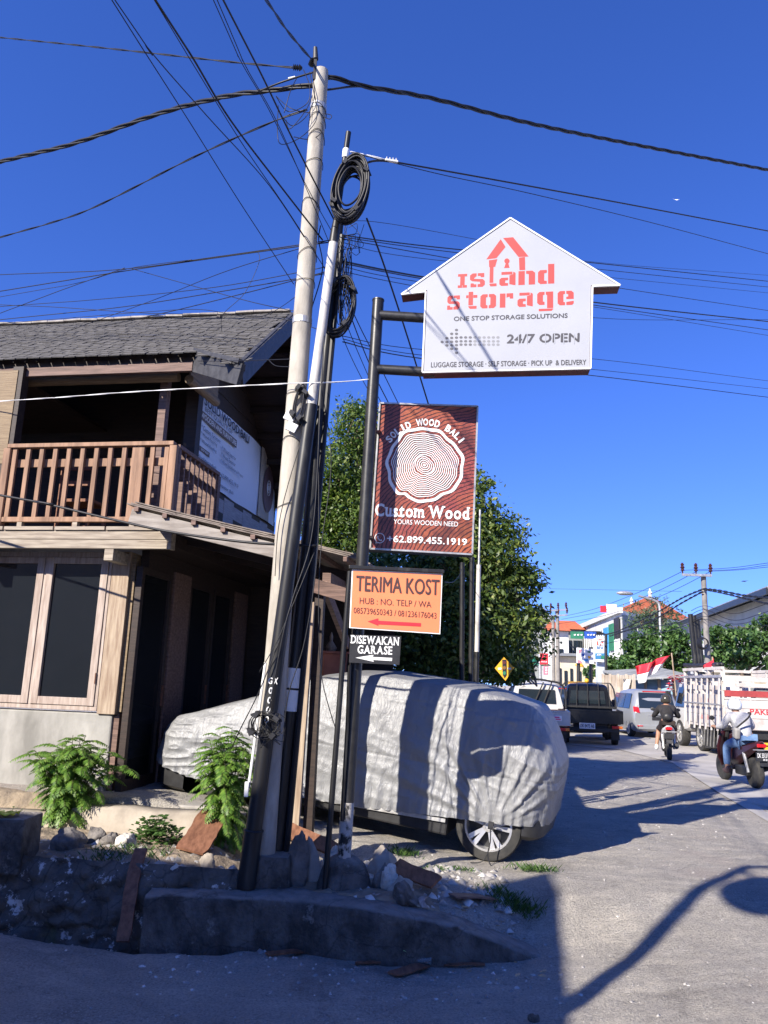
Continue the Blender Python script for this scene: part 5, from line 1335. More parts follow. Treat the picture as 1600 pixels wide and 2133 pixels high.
def round_weed(root, size, n, seed, label, lf=.035, name='weed', mtl='leaf_low', fl=.6):
    r1 = random.Random(seed); V = []; F = []; st = MB()
    for k in range(n):
        a = r1.uniform(0, 6.28); e = r1.uniform(.15, 1.45); r_ = size * r1.uniform(.35, 1)
        p = Vector((math.cos(a) * math.cos(e) * r_, math.sin(a) * math.cos(e) * r_ * .8, math.sin(e) * r_ * fl))
        if k % 6 == 0: st.tube([Vector((0, 0, 0)), p * .6 + Vector((0, 0, .02)), p], .003, 4)
        for j in range(3):
            b_ = a + r1.uniform(-1.4, 1.4); d = Vector((math.cos(b_), math.sin(b_), r1.uniform(-.3, .5))).normalized()
            s_ = lf * r1.uniform(.6, 1.3); leaflet(V, F, p, d, Vector((r1.uniform(-.4, .4), r1.uniform(-.6, .2), 1)).normalized(), s_, s_ * .8)
    b_ = thing(name, label, 'weed', root, group='weeds around the rubble')
    np_mesh('foliage', [tuple(q) for q in V], F, M[mtl], b_); part(st, 'stems', M['stem'], b_)
r0 = P(322, 1738, 7.75); r0.z = hz(r0.x, r0.y) - .02; round_weed(r0, .27, 210, 3, 'round-leaved green weed at the middle of the plinth', .05, fl=1.0)
for k, (x, y, d, s_, n, lb) in enumerate(((150, 1728, 7.9, .12, 40, 'little weed growing among litter under the broad fern bush'), (20, 1672, 8.1, .30, 120, 'thin dry weed against the plaster wall at the left edge'), (365, 1722, 7.8, .13, 40, 'small weed right of the round-leaved weed'), (612, 1716, 7.75, .10, 30, 'tiny weed at the foot of the pale timber post'), (895, 1880, 6.5, .14, 60, 'weed hanging over the kerb near the curved offcut'))):
    r0 = P(x, y, d); r0.z = hz(r0.x, r0.y); round_weed(r0, s_, n, 20 + k, lb, .022 if k == 1 else .03, fl=.9)
def tuft(x, y, wd, ht, n, seed, label):
    g0 = gpx(x, y, 0); r1 = random.Random(seed); V = []; F = []
    for k in range(n):
        p = Vector((r1.gauss(0, .4) * wd, r1.gauss(0, .3) * wd * .7, 0)); p.z = hz(g0.x + p.x, g0.y + p.y) - g0.z
        a = r1.uniform(0, 6.28); L = ht * r1.uniform(.4, 1.1); d = Vector((math.cos(a) * .6, math.sin(a) * .6, .75)).normalized()
        leaflet(V, F, p, d, Vector((-math.sin(a), math.cos(a), .4)).normalized(), L, .010)
    o = np_mesh('grass_tuft', [tuple(q) for q in V], F, M['leaf_low']); o.location = g0; tag(o, label, 'grass', 'weeds around the rubble')
tuft(840, 1782, .20, .10, 160, 1, 'grass tuft behind the broken reddish plank'); tuft(1115, 1815, .26, .10, 220, 2, 'low dark grass tuft on the lot right of the rear wheel')
tuft(1060, 1880, .30, .11, 240, 3, 'grass at the right tip of the rubble heap, in shade'); tuft(1090, 1900, .22, .09, 160, 4, 'sparse grass at the kerb end'); tuft(905, 1812, .14, .06, 60, 5, 'thin grass beside the plank tip')
tuft(250, 1785, .5, .09, 380, 6, 'dry grass along the top of the rubble wall'); tuft(960, 1815, .2, .06, 60, 7, 'faint grass behind the whitish rubble stone')
# ---------------------------------------------------------------- overhead cables
CG = 'overhead cables around the pole cluster'
def cable(pts, r, label, twist=0, sub=8, mtl='cable', name='cable', group=CG):
    ps = [P(x, y, d) for x, y, d in pts]
    far = lambda p: p[0] < 0 or p[0] > 1600 or p[1] < 0
    if far(pts[-1]): ps.append(ps[-1] + (ps[-1] - ps[-2]).normalized() * 9)
    if far(pts[0]): ps.insert(0, ps[0] + (ps[0] - ps[1]).normalized() * (9 if pts[0][0] < 0 else 5))
    path = smooth_path(ps, sub)
    mb = MB()
    if not twist: mb.tube(path, r, 6)
    else:
        L = [0.0]
        for a, b_ in zip(path[:-1], path[1:]): L.append(L[-1] + (b_ - a).length)
        n = max(int(L[-1] / 0.055), 8); fine = []
        for k in range(n + 1):
            s_ = L[-1] * k / n; i_ = max(0, min(len(L) - 2, int(np.searchsorted(L, s_)) - 1)); t = (s_ - L[i_]) / max(L[i_ + 1] - L[i_], 1e-6); fine.append(path[i_].lerp(path[i_ + 1], t))
        tg = (fine[-1] - fine[0]).normalized(); e = tg.cross(Vector((0, 0, 1))).normalized(); g_ = tg.cross(e)
        for j in range(twist):
            mb.tube([q + (e * math.cos(2 * math.pi * j / twist + k * .33) + g_ * math.sin(2 * math.pi * j / twist + k * .33)) * r * (1.0 if twist > 2 else .8) for k, q in enumerate(fine)], r * .78, 5)
    return solo(mb, name, M[mtl], label, 'cable', group=group, smooth='all')
cable([(655, 163, 7.0), (700, 163, 7.0), (760, 180, 7.2), (900, 205, 7.8), (1100, 256, 8.8), (1300, 297, 10), (1620, 358, 12)], .016, 'thick twisted power cable crossing the sky from the pole top to the right edge', 3)
cable([(655, 190, 7.0), (690, 186, 7.0), (745, 180, 7.15), (800, 188, 7.4)], .011, 'short thin cable joining the thick power cable right of the pole top', 0)
cable([(-20, 342, 9.5), (150, 300, 8.8), (330, 237, 8.1), (470, 201, 7.5), (560, 189, 7.2), (662, 176, 7.0)], .017, 'thick twisted power cable sagging from the pole top down to the left edge', 3)
cable([(540, 190, 7.2), (590, 170, 7.05), (655, 150, 7.0)], .010, 'short black tail cable with a white tag rising to the pole top')
cable([(-20, 76, 10), (150, 93, 9), (300, 109, 8.2), (480, 129, 7.5), (612, 141, 7.05)], .008, 'twisted thin cable running level from the insulator to the upper left', 2)
cable([(-20, 500, 10), (100, 466, 9.4), (200, 430, 8.8), (400, 329, 7.9), (560, 257, 7.2), (640, 228, 7.0)], .008, 'twisted thin cable sloping down from below the pole top to the left edge', 2)
cable([(548, -10, 5.2), (600, 66, 6.1), (650, 125, 7.0)], .009, 'twisted cable dropping from the top of the photo onto the pole tip', 2)
for k, (pt, r, lb) in enumerate((
    ([(228, -8, 4.6), (290, 90, 5.0), (400, 262, 5.8), (500, 422, 6.5), (612, 592, 7.0)], .0045, 'thin wire from the top edge, the leftmost of the steep ones'),
    ([(234, -8, 4.6), (310, 102, 5.0), (430, 240, 5.7), (560, 385, 6.5), (650, 520, 7.0)], .0045, 'thin wire forking off beside the leftmost steep wire'),
    ([(320, -6, 4.6), (400, 118, 5.2), (480, 250, 5.8), (590, 395, 6.5), (672, 500, 7.0)], .0085, 'stout steep cable ending at the ring below the coil'),
    ([(318, -6, 4.6), (400, 130, 5.2), (500, 292, 6), (600, 440, 6.6), (690, 580, 7.1)], .004, 'thin wire hugging the stout steep cable'),
    ([(442, -6, 4.8), (500, 124, 5.4), (560, 228, 6.0), (640, 390, 6.7), (690, 480, 7.1)], .004, 'thin steep wire crossing the pole below its loops'),
    ([(450, -6, 4.8), (510, 134, 5.4), (575, 250, 6.0), (650, 420, 6.7), (700, 540, 7.1)], .004, 'second thin steep wire crossing the pole below its loops'),
    ([(462, -6, 4.8), (545, 156, 5.6), (610, 290, 6.2), (698, 462, 6.95)], .008, 'stout steep cable ending at the steel joint under the big coil'))):
    cable(pt, r, lb)
cable([(735, 318, 6.9), (770, 326, 7.0), (815, 336, 7.1), (1000, 369, 7.9), (1300, 424, 9.4), (1620, 485, 11.5)], .009, 'black cable leaving the white clamp beside the big coil towards the right edge')
cable([(752, 345, 6.9), (775, 336, 6.95), (800, 335, 7.0), (830, 339, 7.1)], .011, 'curved black jumper from the big coil to the white clamp')
cable([(815, 338, 7.1), (930, 366, 7.6), (1100, 402, 8.4), (1350, 462, 9.8), (1620, 534, 11.6)], .0045, 'thin wire falling below the clamp cable to the right edge')
mb = MB(); a_, b_ = P(802, 333, 7.0), P(828, 337, 7.05)
mb.bar(a_, b_, .03, .02); [mb.cyl(a_.lerp(b_, t) , a_.lerp(b_, t) + Vector((0, -.02, .025)), .006, n=6) for t in (.15, .4, .65, .9)]
solo(mb, 'cable_clamp', M['white'], 'white anchor clamp on the cable right of the big coil', 'clamp')
cable([(730, 316, 6.88), (760, 322, 6.95), (803, 333, 7.0)], .006, 'white tie wire between the pole wrap and the anchor clamp', 2, mtl='white')
cable([(764, 455, 6.95), (800, 552, 7.6), (850, 705, 8.6), (895, 850, 9.6)], .010, 'stout cable slanting down from the big coil behind the two large signs')
for k, (pt, r, lb) in enumerate((
    ([(716, 487, 7.1), (760, 460, 7.3), (1000, 500, 9), (1230, 545, 11), (1620, 575, 14)], .003, 'hair-thin wire touching the shoulder of the house sign'),
    ([(714, 490, 7.1), (900, 514, 8.6), (1220, 546, 11), (1620, 588, 14)], .007, 'upper dark cable passing behind the house sign roof'),
    ([(716, 494, 7.1), (900, 520, 8.6), (1240, 560, 11), (1620, 600, 14)], .005, 'cable just below the upper dark one behind the sign roof'),
    ([(716, 498, 7.1), (880, 528, 8.4), (1240, 592, 11), (1620, 650, 14)], .005, 'cable sinking behind the right eave of the house sign'),
    ([(718, 506, 7.1), (860, 536, 8.4), (1240, 575, 11), (1620, 612, 14)], .0035, 'fine cable between the two sign-roof cables'),
    ([(716, 545, 7.1), (900, 580, 8.6), (1240, 630, 11), (1620, 672, 14)], .010, 'thick dark cable emerging right of the house sign below its eave'),
    ([(716, 549, 7.1), (900, 584, 8.6), (1240, 636, 11), (1620, 690, 14)], .006, 'cable fanning down from the thick dark cable right of the sign'),
    ([(718, 556, 7.1), (860, 585, 8.4), (1240, 640, 11), (1620, 702, 14)], .004, 'lowest fine cable of the fan right of the sign'),
    ([(716, 566, 7.1), (870, 597, 8.4), (1240, 662, 11), (1620, 666, 14)], .004, 'level fine cable leaving the sign at lettering height'),
    ([(714, 700, 7.1), (880, 728, 8.4), (1240, 748, 11), (1620, 796, 14)], .004, 'fine cable behind the arms of the house sign'),
    ([(714, 706, 7.1), (880, 740, 8.4), (1240, 770, 11), (1620, 812, 14)], .004, 'fine cable under the lower sign arm'),
    ([(714, 712, 7.1), (880, 747, 8.4), (1240, 783, 11), (1620, 830, 14)], .006, 'lowest cable leaving the bottom corner of the house sign'))):
    cable(pt, r, lb)
for k, (pt, r, lb) in enumerate((
    ([(-20, 573, 10), (240, 562, 9), (450, 535, 8), (690, 500, 7.1)], .005, 'topmost thin cable over the shingle roof left of the pole'),
    ([(-20, 610, 10), (250, 566, 9), (450, 537, 8), (690, 504, 7.1)], .006, 'dark cable merging with the topmost one left of the pole'),
    ([(-20, 622, 10), (160, 590, 9.4), (270, 559, 9), (400, 541, 8.2)], .0035, 'fine cable looping up into the topmost pair'),
    ([(-20, 660, 10), (140, 600, 9.4), (260, 558, 9)], .0045, 'cable rising from the left edge to the topmost pair'),
    ([(-20, 640, 10), (200, 624, 9.2), (450, 598, 8), (700, 552, 7.1)], .004, 'fine cable across the middle of the left cable web'),
    ([(-20, 634, 10), (120, 640, 9.5), (300, 652, 9), (560, 661, 8), (700, 700, 7.1)], .004, 'nearly level fine cable just above the roof ridge'),
    ([(-20, 668, 10), (250, 640, 9.2), (480, 604, 8), (700, 566, 7.1)], .005, 'cable rising over the ridge to the white tube'),
    ([(140, 690, 10), (320, 625, 9.2), (480, 562, 8), (700, 496, 7.1)], .004, 'fine cable climbing diagonally from the roof to the steel joint'),
    ([(200, 682, 10), (350, 650, 9), (560, 598, 8), (700, 560, 7.1)], .005, 'lower diagonal cable skimming the shingles'),
    ([(275, 560, 9), (400, 595, 8.3), (520, 628, 7.7), (612, 648, 7.2)], .004, 'thin cable dropping from the topmost pair to the pole side'),
    ([(-20, 676, 10), (300, 650, 9.2), (420, 645, 8.6), (540, 660, 8), (640, 600, 7.2)], .0035, 'lowest slack wire of the left web'),
    ([(535, 522, 7.8), (540, 545, 7.8), (510, 610, 7.8), (465, 655, 7.9), (462, 690, 8)], .003, 'hair-thin loose wire hanging down the left web'))):
    cable(pt, r, lb)
cable([(-20, 837, 9), (120, 828, 8.6), (250, 818, 8.2), (420, 808, 7.6), (600, 799, 6.85), (700, 796, 6.9), (770, 790, 6.95)], .0042, 'pale twisted rope stretched past the balcony to the sign mast', 2, mtl='white', name='rope')
cable([(-20, 1028, 8.0), (80, 1046, 7.8), (200, 1074, 7.6), (350, 1107, 7.3), (520, 1130, 7.0), (660, 1137, 6.95)], .0135, 'heavy black hose-like cable hanging in front of the balcony railing')
cable([(412, 752, 8.6), (470, 752, 8.0), (545, 750, 7.3), (606, 748, 6.95)], .004, 'thin grey wire from the eave to the white pole band')
cable([(560, 750, 7.2), (575, 762, 7.1), (606, 764, 6.95)], .004, 'short slack wire under the white pole band')
for k, (pt, r, lb) in enumerate((
    ([(706, 575, 7.0), (740, 660, 7.2), (790, 760, 7.8), (832, 845, 8.4)], .005, 'steep cable from the second coil, rightmost of four'),
    ([(710, 590, 7.0), (735, 670, 7.2), (775, 770, 7.8), (815, 850, 8.4)], .006, 'steep cable from the second coil, next to the rightmost'),
    ([(708, 640, 7.0), (740, 720, 7.2), (775, 800, 7.8), (800, 850, 8.4)], .004, 'steep cable from the second coil, third from the right'),
    ([(705, 680, 7.0), (730, 740, 7.2), (760, 800, 7.8), (790, 850, 8.4)], .004, 'steep cable from the second coil, leftmost of four'),
    ([(650, 640, 7.05), (672, 560, 7.05), (664, 500, 7.0), (668, 470, 7.0)], .006, 'slack black wire between the concrete pole and the white tube'))):
    cable(pt, r, lb)
for k, (pt, r, lb) in enumerate((
    ([(676, 700, 6.85), (668, 830, 6.82), (652, 1100, 6.78), (612, 1240, 6.74), (590, 1320, 6.72), (560, 1480, 6.72)], .006, 'long cable running down the front of the leaning black tube'),
    ([(672, 760, 6.85), (664, 900, 6.82), (662, 1140, 6.78), (636, 1330, 6.75), (600, 1450, 6.74), (590, 1560, 6.74)], .005, 'cable sagging down between the two black poles'),
    ([(668, 800, 7.0), (690, 960, 6.95), (668, 1150, 6.9), (664, 1300, 6.85), (672, 1420, 6.85), (706, 1540, 6.9)], .0045, 'thin cable hanging free beside the carport opening'),
    ([(640, 880, 6.85), (600, 1010, 6.85), (580, 1100, 6.86), (573, 1200, 6.86)], .004, 'thin cable curving across the pale concrete shaft'),
    ([(584, 1330, 6.75), (540, 1440, 6.75), (500, 1520, 6.9), (482, 1560, 7.1)], .005, 'thin cable reaching from the black tube down to the fern bush'),
    ([(655, 1150, 6.8), (610, 1260, 6.74), (575, 1340, 6.72), (540, 1400, 6.75)], .004, 'thin wire wrapped around the leaning black tube'))):
    cable(pt, r, lb, group='cables hanging down the poles')
# coils of spare cable
def coil(cx, cy, ax_, ay, d, n, r, label, seed, thick=.22, tilt=.12):
    r1 = random.Random(seed); c = P(cx, cy, d); kx = ax_ * d * 1.07 / FPX; ky = ay * d * 1.07 / FPX
    c_ = thing('cable_coil', label, 'cable coil', c, group='coils of spare cable')
    mb = MB()
    for k in range(n):
        f = 1 - thick * r1.random() ** 1.3; oy = r1.uniform(-.06, .06); ph = r1.uniform(0, 6.28); ox = r1.gauss(0, .03) * kx; oz = r1.gauss(0, .03) * ky; ex = r1.uniform(-.1, .1)
        pts = []
        for t in np.linspace(0, 2 * math.pi, 40):
            x = math.cos(t) * kx * (f + ex * math.cos(2 * t + ph) * .3); z = math.sin(t) * ky * (f + .03 * math.sin(3 * t + ph))
            pts.append(Vector((x + ox + z * tilt, oy + .03 * math.sin(t + ph), z + oz)))
        mb.tube(pts, r, 5, caps=False)
    part(mb, 'windings', M['cable'], c_, smooth='all')
    for a in (0.6, 2.2, 3.7, 5.4):
        tm = MB(); x, z = math.cos(a) * kx * .9, math.sin(a) * ky * .9; tm.box((x + z * tilt, -.02, z), (.05, .16, .035), Matrix.Rotation(a, 3, 'Y'))
        tm.box((x * 1.25 + z * tilt, -.02, z * 1.05), (.07, .012, .02), Matrix.Rotation(a + .6, 3, 'Y'))
        part(tm, 'tie', M['black'], c_)
    return c_
coil(730, 397, 38, 79, 6.80, 48, .0105, 'big oval coil of black cable high on the white tube pole', 3, .42)
coil(706, 638, 33, 66, 7.0, 17, .009, 'second looser coil of cable hanging beside the white tube', 5, .22)
coil(552, 1510, 30, 26, 6.74, 7, .0035, 'small tangle of thin wire tied round the lower poles', 7, .5, .0)
coil(624, 845, 12, 46, 6.86, 5, .007, 'narrow cable loop beside the white terminal boxes', 8, .3)
def tangle(box_, n, d, r, seed, label):
    r1 = random.Random(seed); mb = MB(); x0, x1, y0, y1 = box_
    for k in range(n):
        pts = [(r1.uniform(x0, x1), r1.uniform(y0, y1), d + r1.uniform(-.12, .12)) for _ in range(5)]; pts.sort(key=lambda q: q[0] * (1 if k % 2 else -1) + r1.uniform(-20, 20))
        mb.tube(smooth_path([P(*q) for q in pts], 7), r, 5)
    solo(mb, 'wire_tangle', M['cable'], label, 'wires', group='tangles of loose wire', smooth='all')
mb = MB()
for pts in ([(650, 150), (655, 200), (640, 240), (610, 262), (590, 245)], [(645, 150), (660, 230), (652, 262), (620, 290), (585, 300), (578, 270), (580, 220)], [(632, 145), (645, 180), (640, 215), (600, 232), (575, 200)], [(655, 185), (640, 225), (605, 268), (596, 250)], [(672, 236), (690, 240), (686, 248), (668, 240)], [(618, 163), (605, 190), (592, 235)], [(660, 250), (672, 262), (664, 282), (640, 290), (612, 285)], [(575, 200), (600, 222), (625, 232), (652, 235)]):
    mb.tube(smooth_path([P(x, y, 6.86 if k % 3 else 7.0) for k, (x, y) in enumerate(pts)], 7), .0042, 5)
solo(mb, 'wire_tangle', M['cable'], 'loops of thin wire sagging beside the top of the concrete pole', 'wires', group='tangles of loose wire', smooth='all')
tangle((700, 735, 490, 690), 14, 7.05, .0035, 4, 'messy web of thin wire filling the second coil')
tangle((705, 760, 465, 540), 6, 7.1, .003, 6, 'wispy wire loops below the big coil')
tangle((530, 595, 1480, 1560), 7, 6.76, .003, 8, 'knotted thin wires around the foot labels of the poles')
# wire loops added for the curved shadow lines on the concrete pole, and the insulators on its tip
mb = MB()
for t in (.06, .075, .10, .14, .20, .27, .31, .46, .52, .6):
    q = pA_[0].lerp(pA_[-1], t); e = Vector((1, 0, 0)); n_ = Vector((0, -1, 0)); rr_ = .085 + .035 * t
    mb.tube([q + (e * math.cos(a) + n_ * math.sin(a)) * rr_ + Vector((0, 0, .06 * math.sin(a) - .03 + .02 * math.cos(a * 2 + t * 40))) for a in np.linspace(-.3, math.pi + .3, 14)], .0035, 4)
solo(mb, 'shadow_wire', M['cable'], 'thin wire loops added for the curved shadow lines on the concrete pole', 'wires', smooth='all')
for (x, y), lb in (((620, 141), 'ribbed black insulator left of the pole top'), ((651, 129), 'black dead-end insulator on the very tip of the pole')):
    q = P(x, y, 7.02); a = Vector((1, 0, -.05)) if x < 640 else Vector((.3, 0, 1)); mb = MB().lathe(q - a.normalized() * .05, a, [(.012, 0), (.035, .01), (.015, .02), (.035, .03), (.015, .04), (.035, .05), (.015, .06), (.035, .07), (.012, .10)], 12)
    solo(mb, 'insulator', M['black'], lb, 'insulator')
q = P(608, 163, 7.05); solo(MB().cyl(q - Vector((.035, 0, .01)), q + Vector((.035, 0, .012)), .014, n=8), 'cable_tag', M['white'], 'little white tag sleeve on the tail cable by the pole top', 'tag')
# white kite-like bird high at right
q = P(1410, 416, 40); mb = MB(); mb.add([q + Vector(v) for v in ((-.10, 0, .0), (.10, 0, .02), (0, .04, .05), (-.30, 0, .07), (-.16, .05, .05), (.26, 0, .10), (.14, .05, .06), (.0, 0, -.04))], [(0, 1, 2), (0, 7, 1), (0, 2, 4, 3), (1, 5, 6, 2), (0, 3, 7), (1, 7, 5)])
solo(mb, 'bird', M['white'], 'small white bird high in the sky at the right', 'bird')
q = P(1552, 1211, 60); mb = MB(); mb.add([q + Vector(v) for v in ((-.12, 0, 0), (.12, 0, .02), (0, .04, .06), (-.32, 0, -.02), (-.16, .05, .05), (.30, 0, .12), (.14, .05, .06), (.0, 0, -.04))], [(0, 1, 2), (0, 7, 1), (0, 2, 4, 3), (1, 5, 6, 2), (0, 3, 7), (1, 7, 5)])
solo(mb, 'bird', M['black'], 'tiny dark bird above the grey-roofed building', 'bird')

# ---------------------------------------------------------------- what stands behind the viewer and throws the big shadow
LH = Vector((LDIR.x, LDIR.y, 0)).normalized(); LT = -LDIR.z / math.hypot(LDIR.x, LDIR.y)
PERP = Vector((LH.y, -LH.x, 0))
C0 = -4.2            # position of the wall along the light
def caster(x, y):
    g_ = gpx(x, y, 0.0); s_ = g_.dot(LH); return g_.dot(PERP), g_.z + (s_ - C0) * LT
sil = [caster(x, y) for x, y in ((-200, 1705), (60, 1745), (180, 1762), (330, 1790), (470, 1818), (560, 1806), (700, 1796), (830, 1806), (1000, 1850), (1060, 1834), (1150, 1818), (1168, 1860), (1172, 1960), (1185, 2060), (1190, 2125))]
sil.sort()
ul, zl = sil[0]; ur, zr = sil[-1]
prof = [(ul - 6, -.4), (ul - 6, zl - .3)] + sil + [(ur + .9, max(zr - 1.6, .6)), (ur + .9, -.4)]
hb = thing('corner_house', 'two-storey shop house behind the viewer whose shadow covers the kerb', 'building', LH * C0 + PERP * (ul - 2) + Vector((0, 0, -.4)))
part(MB().slab([LH * C0 + PERP * u + Vector((0, 0, z)) for u, z in prof], -LH * 3.0), 'house_body', M['wall_cream'], hb, world=True)
a0 = gpx(990, 2012, 0); a1 = gpx(1556, 1806, 0); t_ = -1.4
base = Vector((a1.x, a1.y, 0)) - LH * 10.2; base.z = hz(base.x, base.y); hh = (Vector((a1.x, a1.y, 0)) - base).dot(LH) * LT + a1.z
lp = thing('street_lamp', 'tall street lamp with a round mirror behind the viewer, its shadow on the lot', 'street lamp', base)
part(MB().tube([(0, 0, 0), (0.02, 0, hh * .5), (0, 0, hh - base.z)], [.10, .085, .06], 14), 'pole', M['steel'], lp, smooth=True)
e_ = Vector((.98, -.2, .02)); part(MB().tube([(0, 0, hh - base.z), Vector((0, 0, hh - base.z + .02)) + e_ * .5, Vector((0, 0, hh - base.z - .02)) + e_ * 1.2], .045, 8), 'arm', M['steel'], lp)
g2 = gpx(1600, 1862, 0); top = g2 - LH * 9.6; mz = g2.z + 9.6 * LT
part(MB().lathe(Vector((top.x, top.y, mz)) - base, LDIR, [(.01, -.06), (.34, -.05), (.36, 0), (.33, .01)], 30), 'mirror', M['steel'], lp)
part(MB().cyl(Vector((top.x, top.y, mz)) - base, Vector((0, 0, mz - base.z + .3)), .03), 'mirror_bracket', M['steel'], lp)

sky_block = thing('shop_row', 'added row of plain houses out of view behind the viewer, dimming the sky light', 'building', (7, -7, -.3))  # houses added out of view to block part of the sky light
for k in range(4):
    x0 = -5.5 + k * 4.1; part(MB().bx(x0, x0 + 4.0, -3, 1.5 + .2 * (k % 2), 0, 7.5 + .8 * (k % 3)), 'house_body', M['wall_grey'] if k % 2 else M['wall_cream'], sky_block)
    part(MB().bx(x0 + .5, x0 + 3.5, 1.62 + .2 * (k % 2), 1.75 + .2 * (k % 2), .1, 2.6), 'shutter', M['window'], sky_block); part(MB().bx(x0 + .8, x0 + 3.2, 1.55 + .2 * (k % 2), 1.72 + .2 * (k % 2), 4.0, 5.6), 'window', M['window'], sky_block)
# ---------------------------------------------------------------- trees
def ell(cx, cy, rx, ry, d, depth=None):
    c = P(cx, cy, d); k = d * 1.03 / FPX
    return (c, Vector((rx * k, (depth or rx) * k, ry * k)))
def crown(ells, n, size, seed, per=26, aspect=.5, spread=.16, droop=.15):
    rs = np.random.RandomState(seed)
    vol = np.array([e[1].x * e[1].z for e in ells]); vol /= vol.sum()
    nc = max(n // per, 1); ei = rs.choice(len(ells), nc, p=vol)
    C = np.array([tuple(e[0]) for e in ells])[ei]; R = np.array([tuple(e[1]) for e in ells])[ei]
    u = rs.normal(size=(nc, 3)); u /= np.linalg.norm(u, axis=1)[:, None]
    rad = rs.uniform(.25, 1.0, nc) ** .45 * rs.choice([1.0, 1.06, .92], nc)
    cc = C + u * R * rad[:, None]
    cs = R.mean(1) * spread * rs.uniform(.6, 1.4, nc)
    k = np.repeat(np.arange(nc), per)
    p = cc[k] + rs.normal(size=(len(k), 3)) * cs[k][:, None] * np.array([1, 1, .7])
    nrm = rs.normal(size=(len(k), 3)) * .75 + u[k] * .55 + np.array([0, 0, .55]); nrm /= np.linalg.norm(nrm, axis=1)[:, None]
    d = rs.normal(size=(len(k), 3)) + np.array([0, 0, -droop * 3]); d -= nrm * (d * nrm).sum(1)[:, None]; d /= np.linalg.norm(d, axis=1)[:, None]
    s = np.cross(d, nrm); L = size * rs.uniform(.6, 1.3, len(k))[:, None]; Wd = L * aspect
    V = np.stack([p - d * L * .5, p + s * Wd * .5 - nrm * Wd * .12, p + d * L * .5 - nrm * L * .1, p - s * Wd * .5 - nrm * Wd * .12], 1).reshape(-1, 3)
    return V, np.arange(len(V)).reshape(-1, 4), cc
def tree(name, base, ells, n, size, leaf, label, seed=1, tr=.14, per=26, aspect=.5, spread=.16, group=None, twigs=24, droop=.15):
    base = Vector(base); t = thing(name, label, 'tree', base, group=group)
    V, F, cc = crown(ells, n, size, seed, per, aspect, spread, droop)
    np_mesh('crown', V - np.array(tuple(base)), F, M[leaf], t)
    mb = MB(); r1 = random.Random(seed); cen = sum((e[0] for e in ells), Vector()) / len(ells)
    lowz = min(e[0].z - e[1].z * .4 for e in ells); fork = Vector((base.x * .6 + cen.x * .4, base.y * .6 + cen.y * .4, base.z + max(.4, (lowz - base.z) * .8)))
    mb.tube(smooth_path([base, base.lerp(fork, .5) + Vector((r1.uniform(-.1, .1), 0, 0)), fork], 4), [tr * (1 - .4 * k / 8) for k in range(9)], 10)
    for e in ells:
        mb.tube(smooth_path([fork, fork.lerp(e[0], .5) + Vector((r1.uniform(-.2, .2), r1.uniform(-.2, .2), .1)), e[0]], 4), [tr * (.55 - .04 * k) for k in range(9)], 7)
    for k in range(twigs):
        e = ells[k % len(ells)]; q = Vector(cc[r1.randrange(len(cc))]); 
        if (q - e[0]).length < 3 * e[1].length: mb.tube([e[0], e[0].lerp(q, .5) + Vector((0, 0, r1.uniform(-.1, .15))), q], [tr * .16, tr * .1, tr * .04], 5)
    part(mb, 'trunk', M['bark'], t, world=True, smooth='all')
    return t
D1 = 16.0
b0 = P(745, 1440, D1); b0.z = hz(b0.x, b0.y)
tree('garden_tree', b0, [ell(742, 890, 46, 62, D1, 60), ell(700, 985, 58, 70, D1), ell(672, 1080, 45, 75, D1), ell(735, 1095, 75, 85, D1), ell(800, 1010, 70, 120, D1 + .5)], 32000, .098, 'leaf_tree', 'tall loose green tree rising behind the carport and the sign mast', 5, .16, 24, .42, .20, droop=.3)
D2 = 13.5
b0 = P(960, 1440, D2); b0.z = hz(b0.x, b0.y)
tree('mango_tree', b0, [ell(975, 1065, 62, 85, D2), ell(1035, 1150, 62, 85, D2), ell(955, 1190, 110, 110, D2), ell(850, 1215, 120, 85, D2 + .4), ell(1085, 1250, 52, 78, D2), ell(900, 1300, 150, 85, D2), ell(1020, 1310, 85, 70, D2), ell(770, 1250, 80, 80, D2 + .6), ell(810, 1370, 110, 50, D2), ell(950, 1385, 120, 42, D2), ell(1050, 1385, 60, 35, D2 + .3)], 52000, .105, 'leaf_dark', 'broad dense dark-leaved tree filling the space behind the wood sign', 8, .20, 40, .46, .20, twigs=60)
# bare twiggy shrub under its right side
r1 = random.Random(12); b0 = P(1090, 1440, 14.5); b0.z = hz(b0.x, b0.y); mb = MB()
for k in range(46):
    a = P(1060 + r1.uniform(-40, 60), 1400 + r1.uniform(0, 30), 14.5); b_ = P(1000 + r1.random() * 140, 1315 + r1.random() * 70, 14.5 + r1.uniform(-.6, .6))
    mb.tube([a, a.lerp(b_, .5) + Vector((r1.uniform(-.15, .15), 0, r1.uniform(-.02, .15))), b_], [.018, .012, .005], 5)
sh = thing('twiggy_shrub', 'bare grey twiggy shrub with few leaves behind the yellow warning sign', 'shrub', b0)
part(mb, 'branches', mat('grey_twigs', (.22, .19, .17), (.14, .12, .10), 6, .9), sh, world=True)
V, F, cc = crown([ell(1095, 1325, 55, 55, 14.5), ell(1045, 1385, 55, 40, 14.2)], 1700, .10, 4, 12, .45, .2)
np_mesh('leaves', V - np.array(tuple(b0)), F, M['leaf_dark'], sh)
def stree(name, x, d, ells, n, size, leaf, label, seed, **k):
    b_ = P(x, 1440, d); b_.z = hz(b_.x, b_.y); return tree(name, b_, [ell(*e, d) for e in ells], n, size, leaf, label, seed, group='street trees beyond the traffic', **k)
